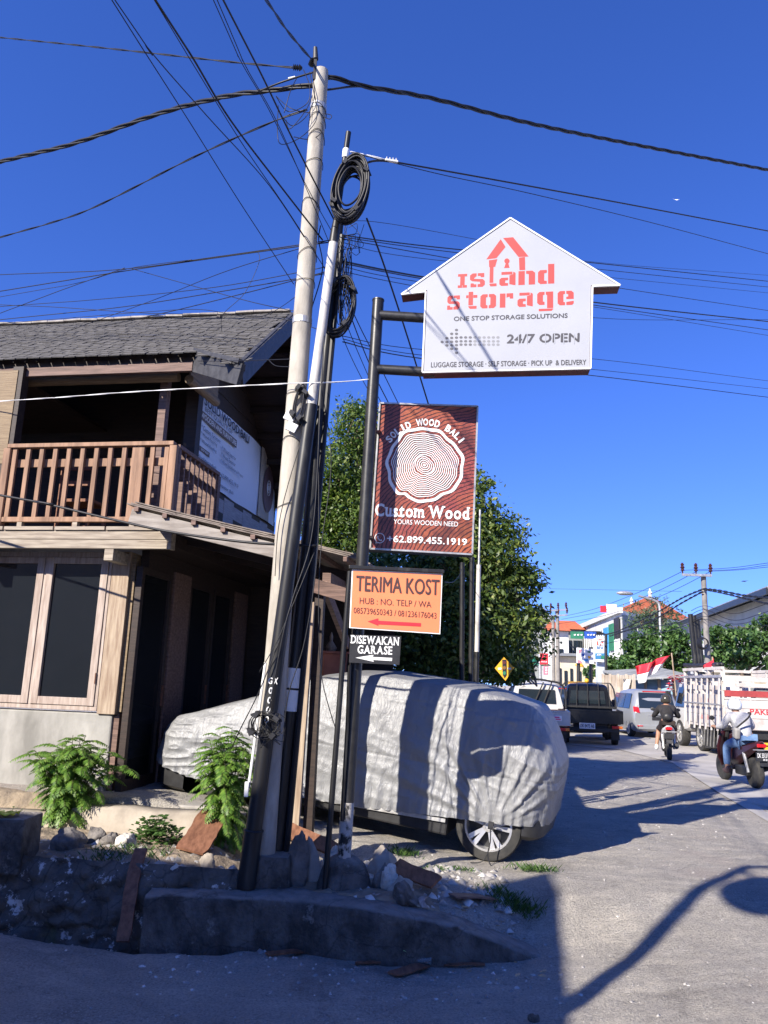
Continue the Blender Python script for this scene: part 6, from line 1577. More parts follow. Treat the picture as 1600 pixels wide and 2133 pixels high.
stree('street_tree', 1412, 46, [(1328, 1352, 34, 32), (1350, 1378, 50, 34), (1385, 1340, 45, 40), (1420, 1365, 32, 40), (1308, 1394, 26, 22)], 6500, .30, 'leaf_far', 'rounded green street tree behind the flying flag', 3, tr=.2)
stree('street_tree', 1545, 36, [(1500, 1325, 26, 28), (1540, 1345, 45, 36), (1590, 1320, 30, 40), (1520, 1365, 45, 26), (1600, 1375, 30, 40)], 6000, .24, 'leaf_far', 'bright green street tree above the white truck', 6, tr=.16)
stree('feathery_tree', 1365, 62, [(1345, 1272, 30, 20), (1368, 1252, 26, 20), (1335, 1296, 28, 18), (1392, 1288, 28, 20), (1365, 1306, 40, 18)], 1500, .42, 'leaf_feather', 'airy feathery tree before the orange roof', 9, tr=.2, aspect=.22, spread=.28)
stree('street_tree', 1275, 58, [(1268, 1388, 18, 18), (1284, 1378, 14, 18)], 1200, .34, 'leaf_far', 'small street tree between the bank totem and the rounded street tree', 15, tr=.14)
stree('street_tree', 1232, 70, [(1232, 1400, 14, 14)], 500, .35, 'leaf_far', 'little shrub-like tree at the foot of the bank totem', 16, tr=.1)

# ---------------------------------------------------------------- thin poles and roadside signs
def thin_pole(x0, y0, x1, y1, d, r, label, mtl='black_paint'):
    a = P(x0, y0, d); b_ = P(x1, y1, d); b_.z = hz(b_.x, b_.y); return a, b_
for (x0, y0, x1, lb) in ((963, 1172, 964, 'thin dark pole behind the wood sign, the left one of the plain pair'), (983, 1160, 981, 'thin dark pole behind the wood sign, the right one of the plain pair')):
    a, b_ = thin_pole(x0, y0, x1, 1430, 10.5, .03, lb)
    solo(MB().cyl(a, b_, .033, n=10), 'thin_pole', M['black_paint'], lb, 'pole', group='thin poles behind the wood sign', smooth=True)
a, b_ = thin_pole(1000, 1062, 988, 1430, 10.2, .03, '')
tp = thing('striped_pole', 'thin pole banded grey, white and black right of the wood sign', 'pole', b_, group='thin poles behind the wood sign')
tt = lambda y: a.lerp(b_, (y - 1062) / (1440 - 1062))
part(MB().cyl(tt(1062), tt(1135), .014, n=10), 'top_rod', M['steel'], tp, world=True); part(MB().cyl(tt(1133), tt(1242), .030, n=12), 'white_band', M['white_paint'], tp, world=True); part(MB().cyl(tt(1241), b_, .033, n=12), 'black_band', M['black_paint'], tp, world=True)
cable([(925, 1212, 6.9), (944, 1212, 8), (957, 1198, 9.6), (962, 1185, 10.4)], .004, 'slack wire from the orange sign to the thin dark pole behind')
# yellow warning diamond
d = 10.8; c = P(1050.5, 1393, d); b_ = c.copy(); b_.z = hz(c.x, c.y)
wsn = thing('warning_sign', 'yellow diamond traffic-light warning sign half hidden by the covered car', 'road sign', b_)
WP_ = Pl(c, Vector((-.1, -1, 0)))
part(MB().slab(WP_.quad([(1050, 1369), (1071, 1391), (1053, 1418), (1031, 1392)]), (0, .02, 0)), 'plate', M['yellow'], wsn, world=True)
mb = MB().poly(WP_.quad([(1046, 1374), (1054.5, 1374), (1055, 1378), (1055.5, 1406), (1051, 1413), (1047, 1406)], .006)); part(mb, 'signal_symbol', M['black'], wsn, world=True)
for y, mm_ in ((1380, 'maroon'), (1391, mat('dim_amber', (.25, .13, .03), None, 5, .5, bmp=0)), (1402, 'green')):
    part(MB().poly(WP_.quad([(1050.5 + 3.6 * math.cos(t), y + 3.8 * math.sin(t)) for t in np.linspace(0, 2 * math.pi, 14, endpoint=False)], .012)), 'signal_disc', M[mm_] if isinstance(mm_, str) else mm_, wsn, world=True)
mb = MB()
for x in (1041, 1061): mb.poly(WP_.quad([(x - 4, 1391), (x + 3, 1390.5), (x + 4, 1394.5), (x - 3, 1395)], .008))
part(mb, 'white_patch', M['white'], wsn, world=True)
part(MB().cyl(c + Vector((-.02, .06, -.25)), b_ + Vector((-.02, .06, 0)), .045, n=10), 'post', M['white_paint'], wsn, world=True)
# red shop sign and pink sign below on a pole
d = 38.0
RP = Pl(P(1134, 1373, d), Vector((0, -1, 0))); b_ = P(1137, 1430, d); b_.z = hz(b_.x, b_.y)
rs_ = thing('shop_sign', 'red roadside sign with white cup emblem above a small pink sign', 'sign', b_)
part(MB().slab(RP.quad([(1125, 1361), (1142, 1361), (1142, 1384), (1125, 1384)]), (0, .12, 0)), 'red_panel', M['red'], rs_, world=True)
mb = MB().poly(RP.quad([(1133.5 + 3.6 * math.cos(t), 1371.5 + 3.4 * math.sin(t) * (1 if math.sin(t) > 0 else .5)) for t in np.linspace(0, 2 * math.pi, 14, endpoint=False)], .02)); mb.poly(RP.quad([(1132.7, 1365), (1135, 1363), (1136, 1366), (1134, 1369)], .02))
text_px(mb, RP, 'MIXUE', (1127.5, 1380), (1139.5, 1380), (1127.5, 1377), 0.02, .02); part(mb, 'emblem', M['white'], rs_, world=True)
part(MB().slab(RP.quad([(1133, 1387), (1143, 1387), (1142.5, 1406), (1133, 1406)]), (0, .10, 0)), 'pink_panel', M['pink'], rs_, world=True)
mb = MB(); [mb.poly(RP.quad([(1136, y), (1140, y), (1140, y + 3), (1136, y + 3)], .02)) for y in (1389.5, 1394.5, 1399.5)]; part(mb, 'white_marks', M['white'], rs_, world=True)
part(MB().cyl(P(1124, 1362, d + .1), P(1126, 1430, d + .1), .06, n=8), 'post', M['steel'], rs_, world=True)
# bank totem
d = 42.0; BP = Pl(P(1247, 1355, d), Vector((0, -1, 0))); b_ = P(1252, 1430, d); b_.z = hz(b_.x, b_.y)
bt_ = thing('bank_totem', 'tall white bank totem sign with orange emblem on a grey column', 'sign', b_)
part(MB().slab(BP.quad([(1247, 1325), (1260, 1324), (1260, 1432), (1247, 1432)], -.05), (0, .5, 0)), 'column', M['wall_grey'] if False else mat('pale_grey_column', (.5, .53, .56), (.42, .45, .48), 2, .5), bt_, world=True)
part(MB().slab(BP.quad([(1236.5, 1330), (1256, 1330), (1255.5, 1379.5), (1237, 1378)], .25), (0, .3, 0)), 'panel', M['white'], bt_, world=True)
mb = MB().poly(BP.quad([(1240.5, 1332), (1253.5, 1332), (1253.5, 1344.5), (1240.5, 1344.5)], .27)); part(mb, 'orange_emblem', mat('coral_print', (.75, .10, .07), None, 3, .5, bmp=0), bt_, world=True)
mb = MB().poly(BP.quad([(1240.5, 1335), (1242.5, 1332.5), (1253.5, 1342.5), (1251.5, 1344.5)], .29)); mb.tube(BP.quad([(1253.5, 1335), (1248, 1336), (1245.5, 1340), (1246, 1344.5)], .29), .045, 4); part(mb, 'emblem_stripe', M['white'], bt_, world=True)
mb = MB(); text_px(mb, BP, 'BNI', (1240.5, 1352.5), (1253, 1352.5), (1240.5, 1346.5), .02, .27); part(mb, 'blue_lettering', mat('teal_print', (.06, .18, .36), None, 3, .5, bmp=0), bt_, world=True)
part(MB().poly(BP.quad([(1237, 1361), (1256, 1361), (1256, 1373), (1237, 1373)], .27)), 'blue_band', M['sky_blue'] if False else mat('steel_blue', (.05, .22, .42), None, 3, .5, bmp=0), bt_, world=True)
mb = MB(); text_px(mb, BP, 'ATM', (1240, 1366.5), (1249, 1366.5), (1240, 1362.5), .03, .29); part(mb, 'white_lettering', M['white'], bt_, world=True)
part(MB().poly(BP.quad([(1249, 1366), (1255.8, 1366), (1255.8, 1373), (1249, 1373)], .285)), 'teal_square', M['green'], bt_, world=True)
# overhead direction boards
d = 50.0; GP = Pl(P(1216, 1323, d), Vector((0, -1, 0))); b_ = P(1262, 1430, d); b_.z = hz(b_.x, b_.y)
gs = thing('road_sign_gantry', 'green and blue road direction boards hung from one dark arm', 'road sign', b_)
part(MB().tube([P(1188, 1317, d + .2), P(1250, 1318, d + .2), P(1262, 1322, d + .2), b_ + Vector((0, .2, 0))], .10, 8), 'arm', M['black_steel'], gs, world=True)
for x0, x1, mm_ in ((1189, 1216, 'green'), (1217.5, 1242, 'blue')):
    part(MB().slab(GP.quad([(x0, 1315), (x1, 1316), (x1, 1331), (x0, 1330)]), (0, .08, 0)), 'board', M[mm_], gs, world=True)
mb = MB()
for x in (1195, 1202, 1209, 1223, 1229, 1235): mb.poly(GP.quad([(x, 1321.5), (x + 4, 1320.5), (x + 4.5, 1323.5), (x + .5, 1324)], .03))
part(mb, 'white_marks', M['white'], gs, world=True)
# billboard on two posts
d = 55.0; b_ = P(1222, 1430, d); b_.z = hz(b_.x, b_.y); BB = Pl(P(1222, 1366, d), Vector((0, -1, 0)))
bb = thing('billboard', 'white printed billboard with blue and red patches on two black posts', 'billboard', b_)
part(MB().slab(BB.quad([(1202, 1349), (1237, 1352), (1237, 1383), (1202, 1381)]), (0, .15, 0)), 'panel', M['white'], bb, world=True)
for pg, mm_ in (([(1205, 1353), (1212, 1353), (1210, 1359), (1205, 1362)], 'pink'), ([(1212, 1362), (1217, 1361.5), (1216.5, 1367), (1212, 1366.5)], 'blue'), ([(1224, 1356), (1230, 1356.5), (1230, 1360), (1224, 1359.5)], 'green'), ([(1217, 1373), (1225, 1373), (1225, 1378), (1217, 1378)], 'sky_blue'), ([(1225, 1366), (1231, 1367), (1229, 1372), (1225, 1371)], 'yellow'), ([(1203, 1374), (1210, 1376), (1214, 1381), (1203, 1380.5)], 'pink')):
    part(MB().poly(BB.quad(pg, .02)), 'patch', M[mm_], bb, world=True)
for x in (1205, 1231): part(MB().cyl(P(x, 1348, d + .3), P(x, 1430, d + .3), .13, n=8), 'post', M['black_steel'], bb, world=True)

# ---------------------------------------------------------------- far street poles
M['far_pole'] = mat('weathered_pole', (.26, .24, .22), (.15, .14, .13), 3, .85)
def street_pole(x, ytop, d, r, label, arms=(), lean=0, name='utility_pole'):
    a = P(x, ytop, d); b_ = Vector((a.x + lean, a.y, hz(a.x, a.y)))
    t = thing(name, label, 'utility pole', b_, group='far utility poles along the street')
    part(MB().cyl(a, b_, r * .8, r, n=12), 'shaft', M['far_pole'] if arms else M['black_paint'], t, world=True, smooth=True)
    for (x0, x1, y0, y1) in arms:
        p = P(x0, y0, d - .2); q = P(x1, y1, d - .2); part(MB().bar(p, q, .10, .10), 'crossarm', M['steel'], t, world=True)
        for u in (.02, .48, .98) if x1 - x0 > 30 else (.05, .95):
            i_ = p.lerp(q, u); part(MB().lathe(i_ + Vector((0, 0, .05)), (0, 0, 1), [(.03, 0), (.03, .1), (.09, .12), (.05, .2), (.10, .24), (.05, .32), (.08, .36), (.03, .45)], 10), 'insulator', M['porcelain'], t, world=True)
    return t
street_pole(1465, 1197, 32, .13, 'grey concrete pole with a long crossarm and three brown insulators', [(1421, 1482, 1197, 1199)])
street_pole(1161, 1270, 52, .14, 'far twin pole with two short crossarms, the right one of the pair', [(1147, 1180, 1272, 1270), (1146, 1182, 1283, 1281)])
street_pole(1152, 1282, 54, .13, 'far twin pole with a short crossarm, the left one of the pair', [(1136, 1160, 1286, 1284)])
for k, (x, y, ln_, lb) in enumerate(((1438, 1279, .28, 'dark leaning pole left of the crossarm pole, leftmost of three'), (1445, 1282, .30, 'dark leaning pole left of the crossarm pole, middle of three'), (1452, 1290, .25, 'dark leaning pole left of the crossarm pole, rightmost of three'))):
    street_pole(x, y, 33, .13, lb, lean=ln_)
c_ = P(1465, 1340, 31.5); cc_ = thing('cable_coil', 'brown-black coil of cable tied to the far crossarm pole', 'cable coil', c_, group='coils of spare cable'); mb = MB()
for k in range(7): mb.tube([Vector((.17 * (1 + .05 * k) * math.cos(t), .03 * k - .1, .19 * (1 + .04 * k) * math.sin(t))) for t in np.linspace(0, 2 * math.pi, 24)], .022, 5)
part(mb, 'windings', M['cable'], cc_)
# street lamp
a = P(1292, 1234, 45); p1 = P(1330, 1241, 45); p2 = P(1366, 1252, 45); p3 = P(1374, 1266, 45); b_ = Vector((p3.x, p3.y, hz(p3.x, p3.y)))
sl = thing('street_lamp', 'grey street lamp on a curved arm reaching left over the street trees', 'street lamp', b_)
part(MB().tube(smooth_path([p1, p2, p3, P(1375, 1300, 45), b_], 5), .07, 8), 'post', M['steel'], sl, world=True, smooth=True)
part(MB().sph(a.lerp(p1, .25), (.50, .2, .13), 12, 8), 'lamp_head', M['steel'], sl, world=True, smooth=True)
# far wires
FG = 'far wires along the street'
for k, (pt, r, lb) in enumerate((
    ([(1422, 1190, 32), (1330, 1234, 38), (1240, 1268, 46), (1178, 1283, 52)], .012, 'far thin wire from the left insulator down the street'),
    ([(1452, 1190, 32), (1350, 1240, 38), (1250, 1274, 46), (1170, 1290, 52)], .012, 'far thin wire from the middle insulator down the street'),
    ([(1481, 1190, 32), (1380, 1240, 38), (1260, 1282, 46), (1160, 1300, 52)], .012, 'far thin wire from the right insulator down the street'),
    ([(1422, 1188, 32), (1520, 1183, 28), (1620, 1170, 24)], .010, 'far wire leaving the crossarm to the right, highest of three'),
    ([(1452, 1189, 32), (1530, 1186, 28), (1620, 1174, 24)], .010, 'far wire leaving the crossarm to the right, middle of three'),
    ([(1481, 1190, 32), (1540, 1187, 28), (1620, 1179, 24)], .010, 'far wire leaving the crossarm to the right, lowest of three'),
    ([(1130, 1226, 60), (1280, 1229, 55), (1420, 1232, 45)], .010, 'level hairline wire in the sky left of the lamp'))):
    cable(pt, r, lb, group=FG)
cable([(1462, 1228, 31.8), (1420, 1246, 34), (1360, 1280, 38), (1280, 1317, 44), (1240, 1322, 50)], .028, 'far thick bundled cable sweeping down-left before the feathery tree', 2, group=FG)
cable([(1462, 1233, 31.8), (1420, 1256, 34), (1350, 1297, 38), (1270, 1325, 44)], .028, 'second far thick cable sweeping down-left under the first', 2, group=FG)
cable([(1466, 1226, 31.8), (1500, 1230, 30), (1550, 1240, 28), (1620, 1247, 25)], .028, 'far thick bundled cable crossing the grey roof to the right', 2, group=FG)
cable([(1466, 1228, 31.8), (1500, 1234, 30), (1550, 1246, 28), (1620, 1262, 25)], .026, 'second far thick cable dipping below the first across the grey roof', 2, group=FG)
for k, (y0, y1, y2, lb) in enumerate(((1262, 1278, 1250, 'upper slack wire in front of the white wall'), (1270, 1292, 1268, 'middle slack wire in front of the white wall'), (1284, 1300, 1282, 'lower slack wire in front of the white wall'), (1290, 1310, 1300, 'lowest slack wire in front of the white wall'))):
    cable([(1440, y0 + 10, 33), (1470, y0, 31.5), (1530, y1, 29), (1620, y2, 26)], .011, lb, group=FG)
for k, (y0, y1, lb) in enumerate(((1276, 1300, 'upper dark wire through the feathery tree'), (1288, 1318, 'lower dark wire through the feathery tree'))):
    cable([(1462, y0, 32), (1400, y0 + 24, 36), (1330, y1 + 8, 42), (1265, y1 + 22, 48)], .018, lb, group=FG)

# ---------------------------------------------------------------- far buildings
def quadp(mb, pts): return mb.poly(pts)
def bldg(name, label, base, cat='building', group=None):
    base = Vector(base); return thing(name, label, cat, base, group=group)
def vert(xy, d, zt, zb=None):
    """vertical edge at pixel x (seen at eye height) and depth"""
    q = P(xy, 1430, d); return Vector((q.x, q.y, hz(q.x, q.y) - .2)), Vector((q.x, q.y, zt))
def zpx(x, y, d): return P(x, y, d).z
# white three-storey block with an orange roof
zt = zpx(1300, 1272, 76)
Lb, Lt = vert(1211, 100, zt); Cb, Ct = vert(1299, 76, zt); Rb, Rt = vert(1452, 88, zt)
wb = bldg('white_block', 'white three-storey block with orange tiled roof and blue banners in the distance', Cb, group='buildings down the street')
Bb = Lb + (Rb - Cb); Bt = Lt + (Rt - Ct)
part(MB().add([Lb, Cb, Rb, Bb, Lt, Ct, Rt, Bt], [(0, 1, 5, 4), (1, 2, 6, 5), (2, 3, 7, 6), (3, 0, 4, 7), (4, 5, 6, 7)]), 'wall', M['wall_white'], wb, world=True)
def fpt(A, Bq, zt_, u, z, off): 
    d_ = (Bq - A); n_ = Vector((d_.y, -d_.x, 0)).normalized(); n_ = n_ if n_.dot(CAM - A) > 0 else -n_
    q = A.lerp(Bq, u); return Vector((q.x, q.y, z)) + n_ * off
def facade_panel(A, Bq, u0, u1, z0, z1, off, th=.12):
    d_ = (Bq - A); n_ = Vector((d_.y, -d_.x, 0)).normalized(); n_ = n_ if n_.dot(CAM - A) > 0 else -n_
    return MB().slab([fpt(A, Bq, 0, u, z, off) for u, z in ((u0, z0), (u1, z0), (u1, z1), (u0, z1))], -n_ * th)
H3 = zt - .3
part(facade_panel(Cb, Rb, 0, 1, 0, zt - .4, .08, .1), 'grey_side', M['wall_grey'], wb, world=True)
for u0, u1 in ((.05, .22), (.27, .44), (.49, .64)):
    for z0, z1 in ((H3 - 3.3, H3 - 1.0), (H3 - 6.6, H3 - 4.4)):
        w_ = part(facade_panel(Lb, Cb, u0, u1, z0, z1, .10, .10), 'window', M['window'], wb, world=True)
        w2 = MB()
        for v in (.0, .33, .66, 1.0):
            uu = u0 + (u1 - u0) * v; d_ = fpt(Lb, Cb, 0, uu, z0, .16); w2.cyl(d_, d_ + Vector((0, 0, z1 - z0)), .07, n=4)
        f_ = part(w2, 'window_frame', M['white'], wb, world=True)
for u0, u1, z0, z1, mm_ in ((.66, .76, H3 - 6.2, H3 - .9, 'sky_blue'), (.78, .87, H3 - 3.4, H3 - .7, 'green'), (.78, .87, H3 - 5.6, H3 - 3.6, 'wall_white'), (.89, .985, H3 - 2.3, H3 - .3, 'black'), (.89, .985, H3 - 5.2, H3 - 2.4, 'white')):
    part(facade_panel(Lb, Cb, u0, u1, z0, z1, .22, .10), 'banner', M[mm_], wb, world=True)
for u in (.18, .42):
    for z0 in (H3 - 3.2, H3 - 6.4): part(facade_panel(Cb, Rb, u, u + .08, z0, z0 + 2.0, .16, .1), 'window', M['wall_white'], wb, world=True)
e = 1.2
cen = (Lt + Ct + Rt + Bt) / 4; ex = [(q - cen) * 1.04 + cen for q in (Lt, Ct, Rt, Bt)]
rp = [ex[1].lerp(ex[0], .12) + Vector((0, 0, .15)), ex[0] + Vector((0, 0, .15)), ex[3] + Vector((0, 0, .15)), ex[2] + Vector((0, 0, .15))]
rg0 = (rp[0] + rp[3]) / 2 * .75 + cen * .25; rg1 = (rp[1] + rp[2]) / 2 * .75 + cen * .25
hr = zpx(1330, 1249, 90) - zt; rg0 = Vector((rg0.x, rg0.y, zt + hr)); rg1 = Vector((rg1.x, rg1.y, zt + hr))
part(MB().add(rp + [rg0, rg1], [(0, 3, 4), (1, 0, 4, 5), (2, 1, 5), (3, 2, 5, 4)]), 'roof', M['orange_roof'], wb, world=True)
part(facade_panel(Lb, Cb, -.02, 1.02, zt - .25, zt + .25, .35, .4), 'parapet', M['wall_white'], wb, world=True)
for t in (0, .5, 1.0): part(MB().lathe(rg0.lerp(rg1, t), (0, 0, 1), [(.2, -.2), (.16, .2), (.25, .28), (.1, .6), (.03, .8)], 8), 'finial', M['wall_white'], wb, world=True)
q = Lt.lerp(Ct, .78) + Vector((0, 2.5, .2)); part(MB().bx(q.x - .3, q.x + .3, q.y - .1, q.y + .1, q.z + .3, q.z + 1.0), 'red_hoarding', M['red'], wb, world=True); part(MB().bx(q.x + .35, q.x + 1.3, q.y - .1, q.y + .1, q.z + .4, q.z + 1.2), 'white_hoarding', M['white'], wb, world=True)
# orange-roofed shop house and grey gable house left of it
def simple_house(name, label, x0, x1, d, yt, yr, wallm, roofm, gable=False, extra=None, depth=9.0, rx=None):
    b0_, t0 = vert(x0, d, zpx(x0, yt, d)); b1, t1 = vert(x1, d, zpx(x0, yt, d)); bk = Vector((0.15 * depth, depth, 0))
    h = bldg(name, label, (b0_ + b1) / 2, group='buildings down the street')
    part(MB().add([b0_, b1, b1 + bk, b0_ + bk, t0, t1, t1 + bk, t0 + bk], [(0, 1, 5, 4), (1, 2, 6, 5), (2, 3, 7, 6), (3, 0, 4, 7), (4, 5, 6, 7)]), 'wall', M[wallm], h, world=True)
    zr_ = zpx((x0 + x1) / 2, yr, d + depth / 2); o = (t1 - t0) * .05; up_ = Vector((0, 0, .04))
    if gable:
        m0 = (t0 + t1) / 2; m0 = Vector((m0.x, m0.y, zr_)); mb = MB().slab([t0 - o * 2 + up_, m0 + up_, m0 + bk + up_, t0 - o * 2 + bk + up_], (0, 0, .15)).slab([m0 + up_, t1 + o * 2 + up_, t1 + o * 2 + bk + up_, m0 + bk + up_], (0, 0, .15))
        part(MB().slab([t0, t1, m0], (0, .2, 0)), 'gable', M[wallm], h, world=True)
    else:
        a_, b__, c_, d_ = t0 - o + Vector((0, -.8, 0)), t1 + o + Vector((0, -.8, 0)), t1 + bk + o, t0 + bk - o; r0_ = t0.lerp(t1, .2) + bk / 2; r1_ = t0.lerp(t1, .85) + bk / 2; r0_.z = r1_.z = zr_
        mb = MB().add([q + up_ for q in (a_, b__, c_, d_, r0_, r1_)], [(0, 1, 5, 4), (1, 2, 5), (2, 3, 4, 5), (3, 0, 4), (3, 2, 1, 0)])
    part(mb, 'roof', M[roofm], h, world=True)
    for (u0, u1, v0, v1, mm_, nm) in (extra or ()):
        zt_ = t0.z; part(facade_panel(b0_, b1, u0, u1, zt_ * v0, zt_ * v1, .12, .12), nm, M[mm_], h, world=True)
    return h
simple_house('shop_house', 'orange-roofed grey shop house beside the far twin poles', 1160, 1216, 96, 1311, 1294, 'wall_grey', 'orange_roof', extra=[(.02, .30, .32, .9, 'wall_white', 'wall_panel'), (.40, .58, .50, .85, 'window', 'window'), (.64, .95, .50, .85, 'window', 'window'), (.05, .25, .02, .28, 'wall_cream', 'shopfront'), (.35, .6, .02, .26, 'window', 'shopfront'), (.66, .98, .02, .3, 'wall_cream', 'shopfront'), (0, 1, .34, .37, 'wall_white', 'ledge')])
simple_house('gable_house', 'dark grey gable house half hidden by the mango tree', 1098, 1158, 92, 1302, 1270, 'wall_grey', 'grey_roof', gable=True, extra=[(.62, .8, .65, .85, 'window', 'window')])
simple_house('roof_house', 'low house with an orange hip roof in front of the grey gable house', 1138, 1186, 84, 1314, 1298, 'wall_white', 'orange_roof', extra=[(.5, .75, .45, .75, 'window', 'window')], depth=7)
simple_house('shop_row', 'low cream shop row with dark doorways beyond the parked traffic', 1158, 1246, 80, 1367, 1362, 'wall_cream', 'grey_roof', extra=[(.05, .13, 0, .75, 'window', 'doorway'), (.2, .27, 0, .7, 'window', 'doorway'), (.34, .40, 0, .75, 'window', 'doorway'), (.5, .6, 0, .7, 'window', 'doorway'), (.7, .78, 0, .75, 'window', 'doorway')], depth=4)
# grey-roofed white hall at the right
b0_, t0 = vert(1440, 58, zpx(1440, 1287, 58)); b1, t1 = vert(1660, 36, zpx(1660, 1250, 36)); t0.z = t1.z = (t0.z + t1.z) / 2
hl = bldg('white_hall', 'white hall with a big sloping grey sheet roof at the right edge', b1, group='buildings down the street')
nrm_ = Vector((b1 - b0_).normalized()); bk = Vector((-nrm_.y, nrm_.x, 0)); bk = bk if bk.x > 0 else -bk; bk *= 12
part(MB().add([b0_, b1, b1 + bk, b0_ + bk, t0, t1, t1 + bk, t0 + bk], [(0, 1, 5, 4), (1, 2, 6, 5), (2, 3, 7, 6), (3, 0, 4, 7), (4, 5, 6, 7)]), 'wall', M['wall_white'], hl, world=True)
q0, q1 = t0 - bk * .08 - nrm_ * 1.0, t1 - bk * .08; rzz = zpx(1600, 1221, 46) - t0.z; r0_, r1_ = t0 + bk * .5 + Vector((0, 0, rzz)), t1 + bk * .5 + Vector((0, 0, rzz)); r0_ = r0_ - nrm_ * 1.0
part(MB().slab([q0, q1, r1_, r0_], (0, 0, .12)).slab([r0_, r1_, t1 + bk * 1.05, t0 + bk * 1.05 - nrm_], (0, 0, .12)), 'roof', M['grey_roof'], hl, world=True)
part(MB().bar(q0 + Vector((0, 0, -.1)), q1 + Vector((0, 0, -.1)), .12, .30), 'eave_board', M['black_steel'], hl, world=True)
for u0, u1, v0, v1, mm_, nm in ((.30, .42, .42, .72, 'window', 'window'), (.43, .58, .42, .74, 'window', 'window'), (.05, .95, .30, .40, 'wall_cream', 'fascia_panel'), (.50, .66, .05, .32, 'maroon', 'doorway'), (.34, .48, .05, .30, 'window', 'doorway')):
    part(facade_panel(b0_, b1, u0, u1, t0.z * v0, t0.z * v1, .12, .12), nm, M[mm_], hl, world=True)
q = P(1533, 1366, 37.5); part(MB().lathe(q - Vector((0, 0, .15)), (0, 0, 1), [(.36, 0), (.33, .1), (.2, .28), (.02, .34)], 12), 'orange_awning', mat('orange_awning', (.85, .16, .05), None, 4, .7), hl, world=True)
# corrugated fence, shed with tarp
A, Bq = P(1254, 1440, 38), P(1322, 1440, 36); A.z = hz(A.x, A.y) - .1; Bq.z = hz(Bq.x, Bq.y) - .1; zt = zpx(1285, 1406, 37)
rows = []; nn = 90
for z in (A.z, zt): rows.append([A.lerp(Bq, k / nn) * 1 + Vector((0, .05 * math.sin(k * 1.6), z - A.lerp(Bq, k / nn).z)) for k in range(nn + 1)])
fc = thing('corrugated_fence', 'rusty pale corrugated fence behind the black pickup', 'fence', A)
o = part(MB().grid(rows), 'sheet', M['corrugated'], fc, world=True)
for t in (0.02, .25, .5, .75, .98): q = A.lerp(Bq, t); part(MB().bx(q.x - .05, q.x + .05, q.y - .12, q.y - .05, q.z, zt + .05), 'post', M['corrugated'], fc, world=True)
A, Bq = P(1318, 1440, 39), P(1408, 1440, 37); A.z = Bq.z = hz(A.x, A.y) - .1; zt = zpx(1350, 1415, 38)
shd = thing('roadside_shed', 'blue-walled roadside shed with a sagging dark roof behind the silver car', 'shed', A)
part(MB().slab([A, Bq, Vector((Bq.x, Bq.y, zt)), Vector((A.x, A.y, zt))], (0, 2.5, 0)), 'wall', M['blue_wood'], shd, world=True)
part(MB().slab([Vector((A.x - .6, A.y - 1.0, zt - .1)), Vector((Bq.x + .4, Bq.y - 1.0, zt + .15)), Vector((Bq.x + .4, Bq.y + 3, zt + .55)), Vector((A.x - .6, A.y + 3, zt + .35))], (0, 0, .08)), 'roof', M['grey_roof'], shd, world=True)
for u, mm_ in ((.30, 'wood_post'), (.62, 'wood_post'), (.95, 'wood_dark')): q = A.lerp(Bq, u); part(MB().bx(q.x - .06, q.x + .06, q.y - .12, q.y - .01, q.z, zt), 'post', M[mm_], shd, world=True)
rows = [[P(1300 + 24 * u, 1414 + 2 * u + 40 * v - (6 * u * v), 36.2) + Vector((0, .15 * math.sin(9 * u + 4 * v), 0)) for u in np.linspace(0, 1, 10)] for v in np.linspace(0, 1, 8)]
part(MB().grid(rows), 'tarp', M['tarp'], shd, world=True, smooth='all')
part(MB().bx(*sorted((P(1299, 1430, 36.6).x, P(1305, 1430, 36.6).x)), 36.3, 36.6, 0, zpx(1300, 1414, 36.4)), 'post', M['wood_dark'], shd, world=True)
# green awning, yellow parasol
c = P(1098, 1362, 44); b_ = Vector((c.x, c.y, hz(c.x, c.y))); ga = thing('green_canopy', 'faded green shop canopy under the mango tree', 'canopy', b_)
part(MB().lathe(c + Vector((0, 0, -.62)), (0, 0, 1), [(1.35, 0), (1.3, .05), (.8, .35), (.05, .7)], 8), 'cloth', M['green'], ga, world=True); part(MB().cyl(b_, c, .05, n=8), 'pole', M['steel'], ga, world=True)
c = P(1207, 1381, 60); b_ = Vector((c.x, c.y, hz(c.x, c.y))); ya = thing('yellow_parasol', 'small yellow ceremonial parasol beside the billboard', 'parasol', b_)
part(MB().lathe(c + Vector((0, 0, -.25)), (.2, 0, 1), [(.34, 0), (.3, .12), (.05, .3)], 12), 'cloth', M['yellow'], ya, world=True); part(MB().cyl(b_, c, .03, n=8), 'pole', M['yellow'], ya, world=True)
# ---------------------------------------------------------------- vehicles (local frame: x right, y forward, z up, origin under the rear end)
def road_at(px_, d):
    q = P(px_, 1440, d); q.z = hz(q.x, q.y) + .012; return q
def ringbody(st, nx=13):
    """lofted car body: stations (y, half width low, half width belt, half width roof, z low, z belt, z roof)"""
    rows = []
    for (y, wl, wb_, wr, zl, zb, zr) in st:
        half = [(wl * .9, zl), (wl, zl + .06), (wb_, zl + (zb - zl) * .55), (wb_ * .985, zb), (wr + (wb_ - wr) * .35, zb + (zr - zb) * .6), (wr, zr - .07), (wr * .86, zr - .012), (wr * .4, zr + .008)]
        rows.append([Vector((x, y, z)) for x, z in half] + [Vector((-x, y, z)) for x, z in reversed(half)])
    mb = MB().grid(rows); mb.poly(list(reversed(rows[0]))); mb.poly(rows[-1]); n = len(rows[0])
    mb.grid([[r[-1] for r in rows], [r[0] for r in rows]]); return mb
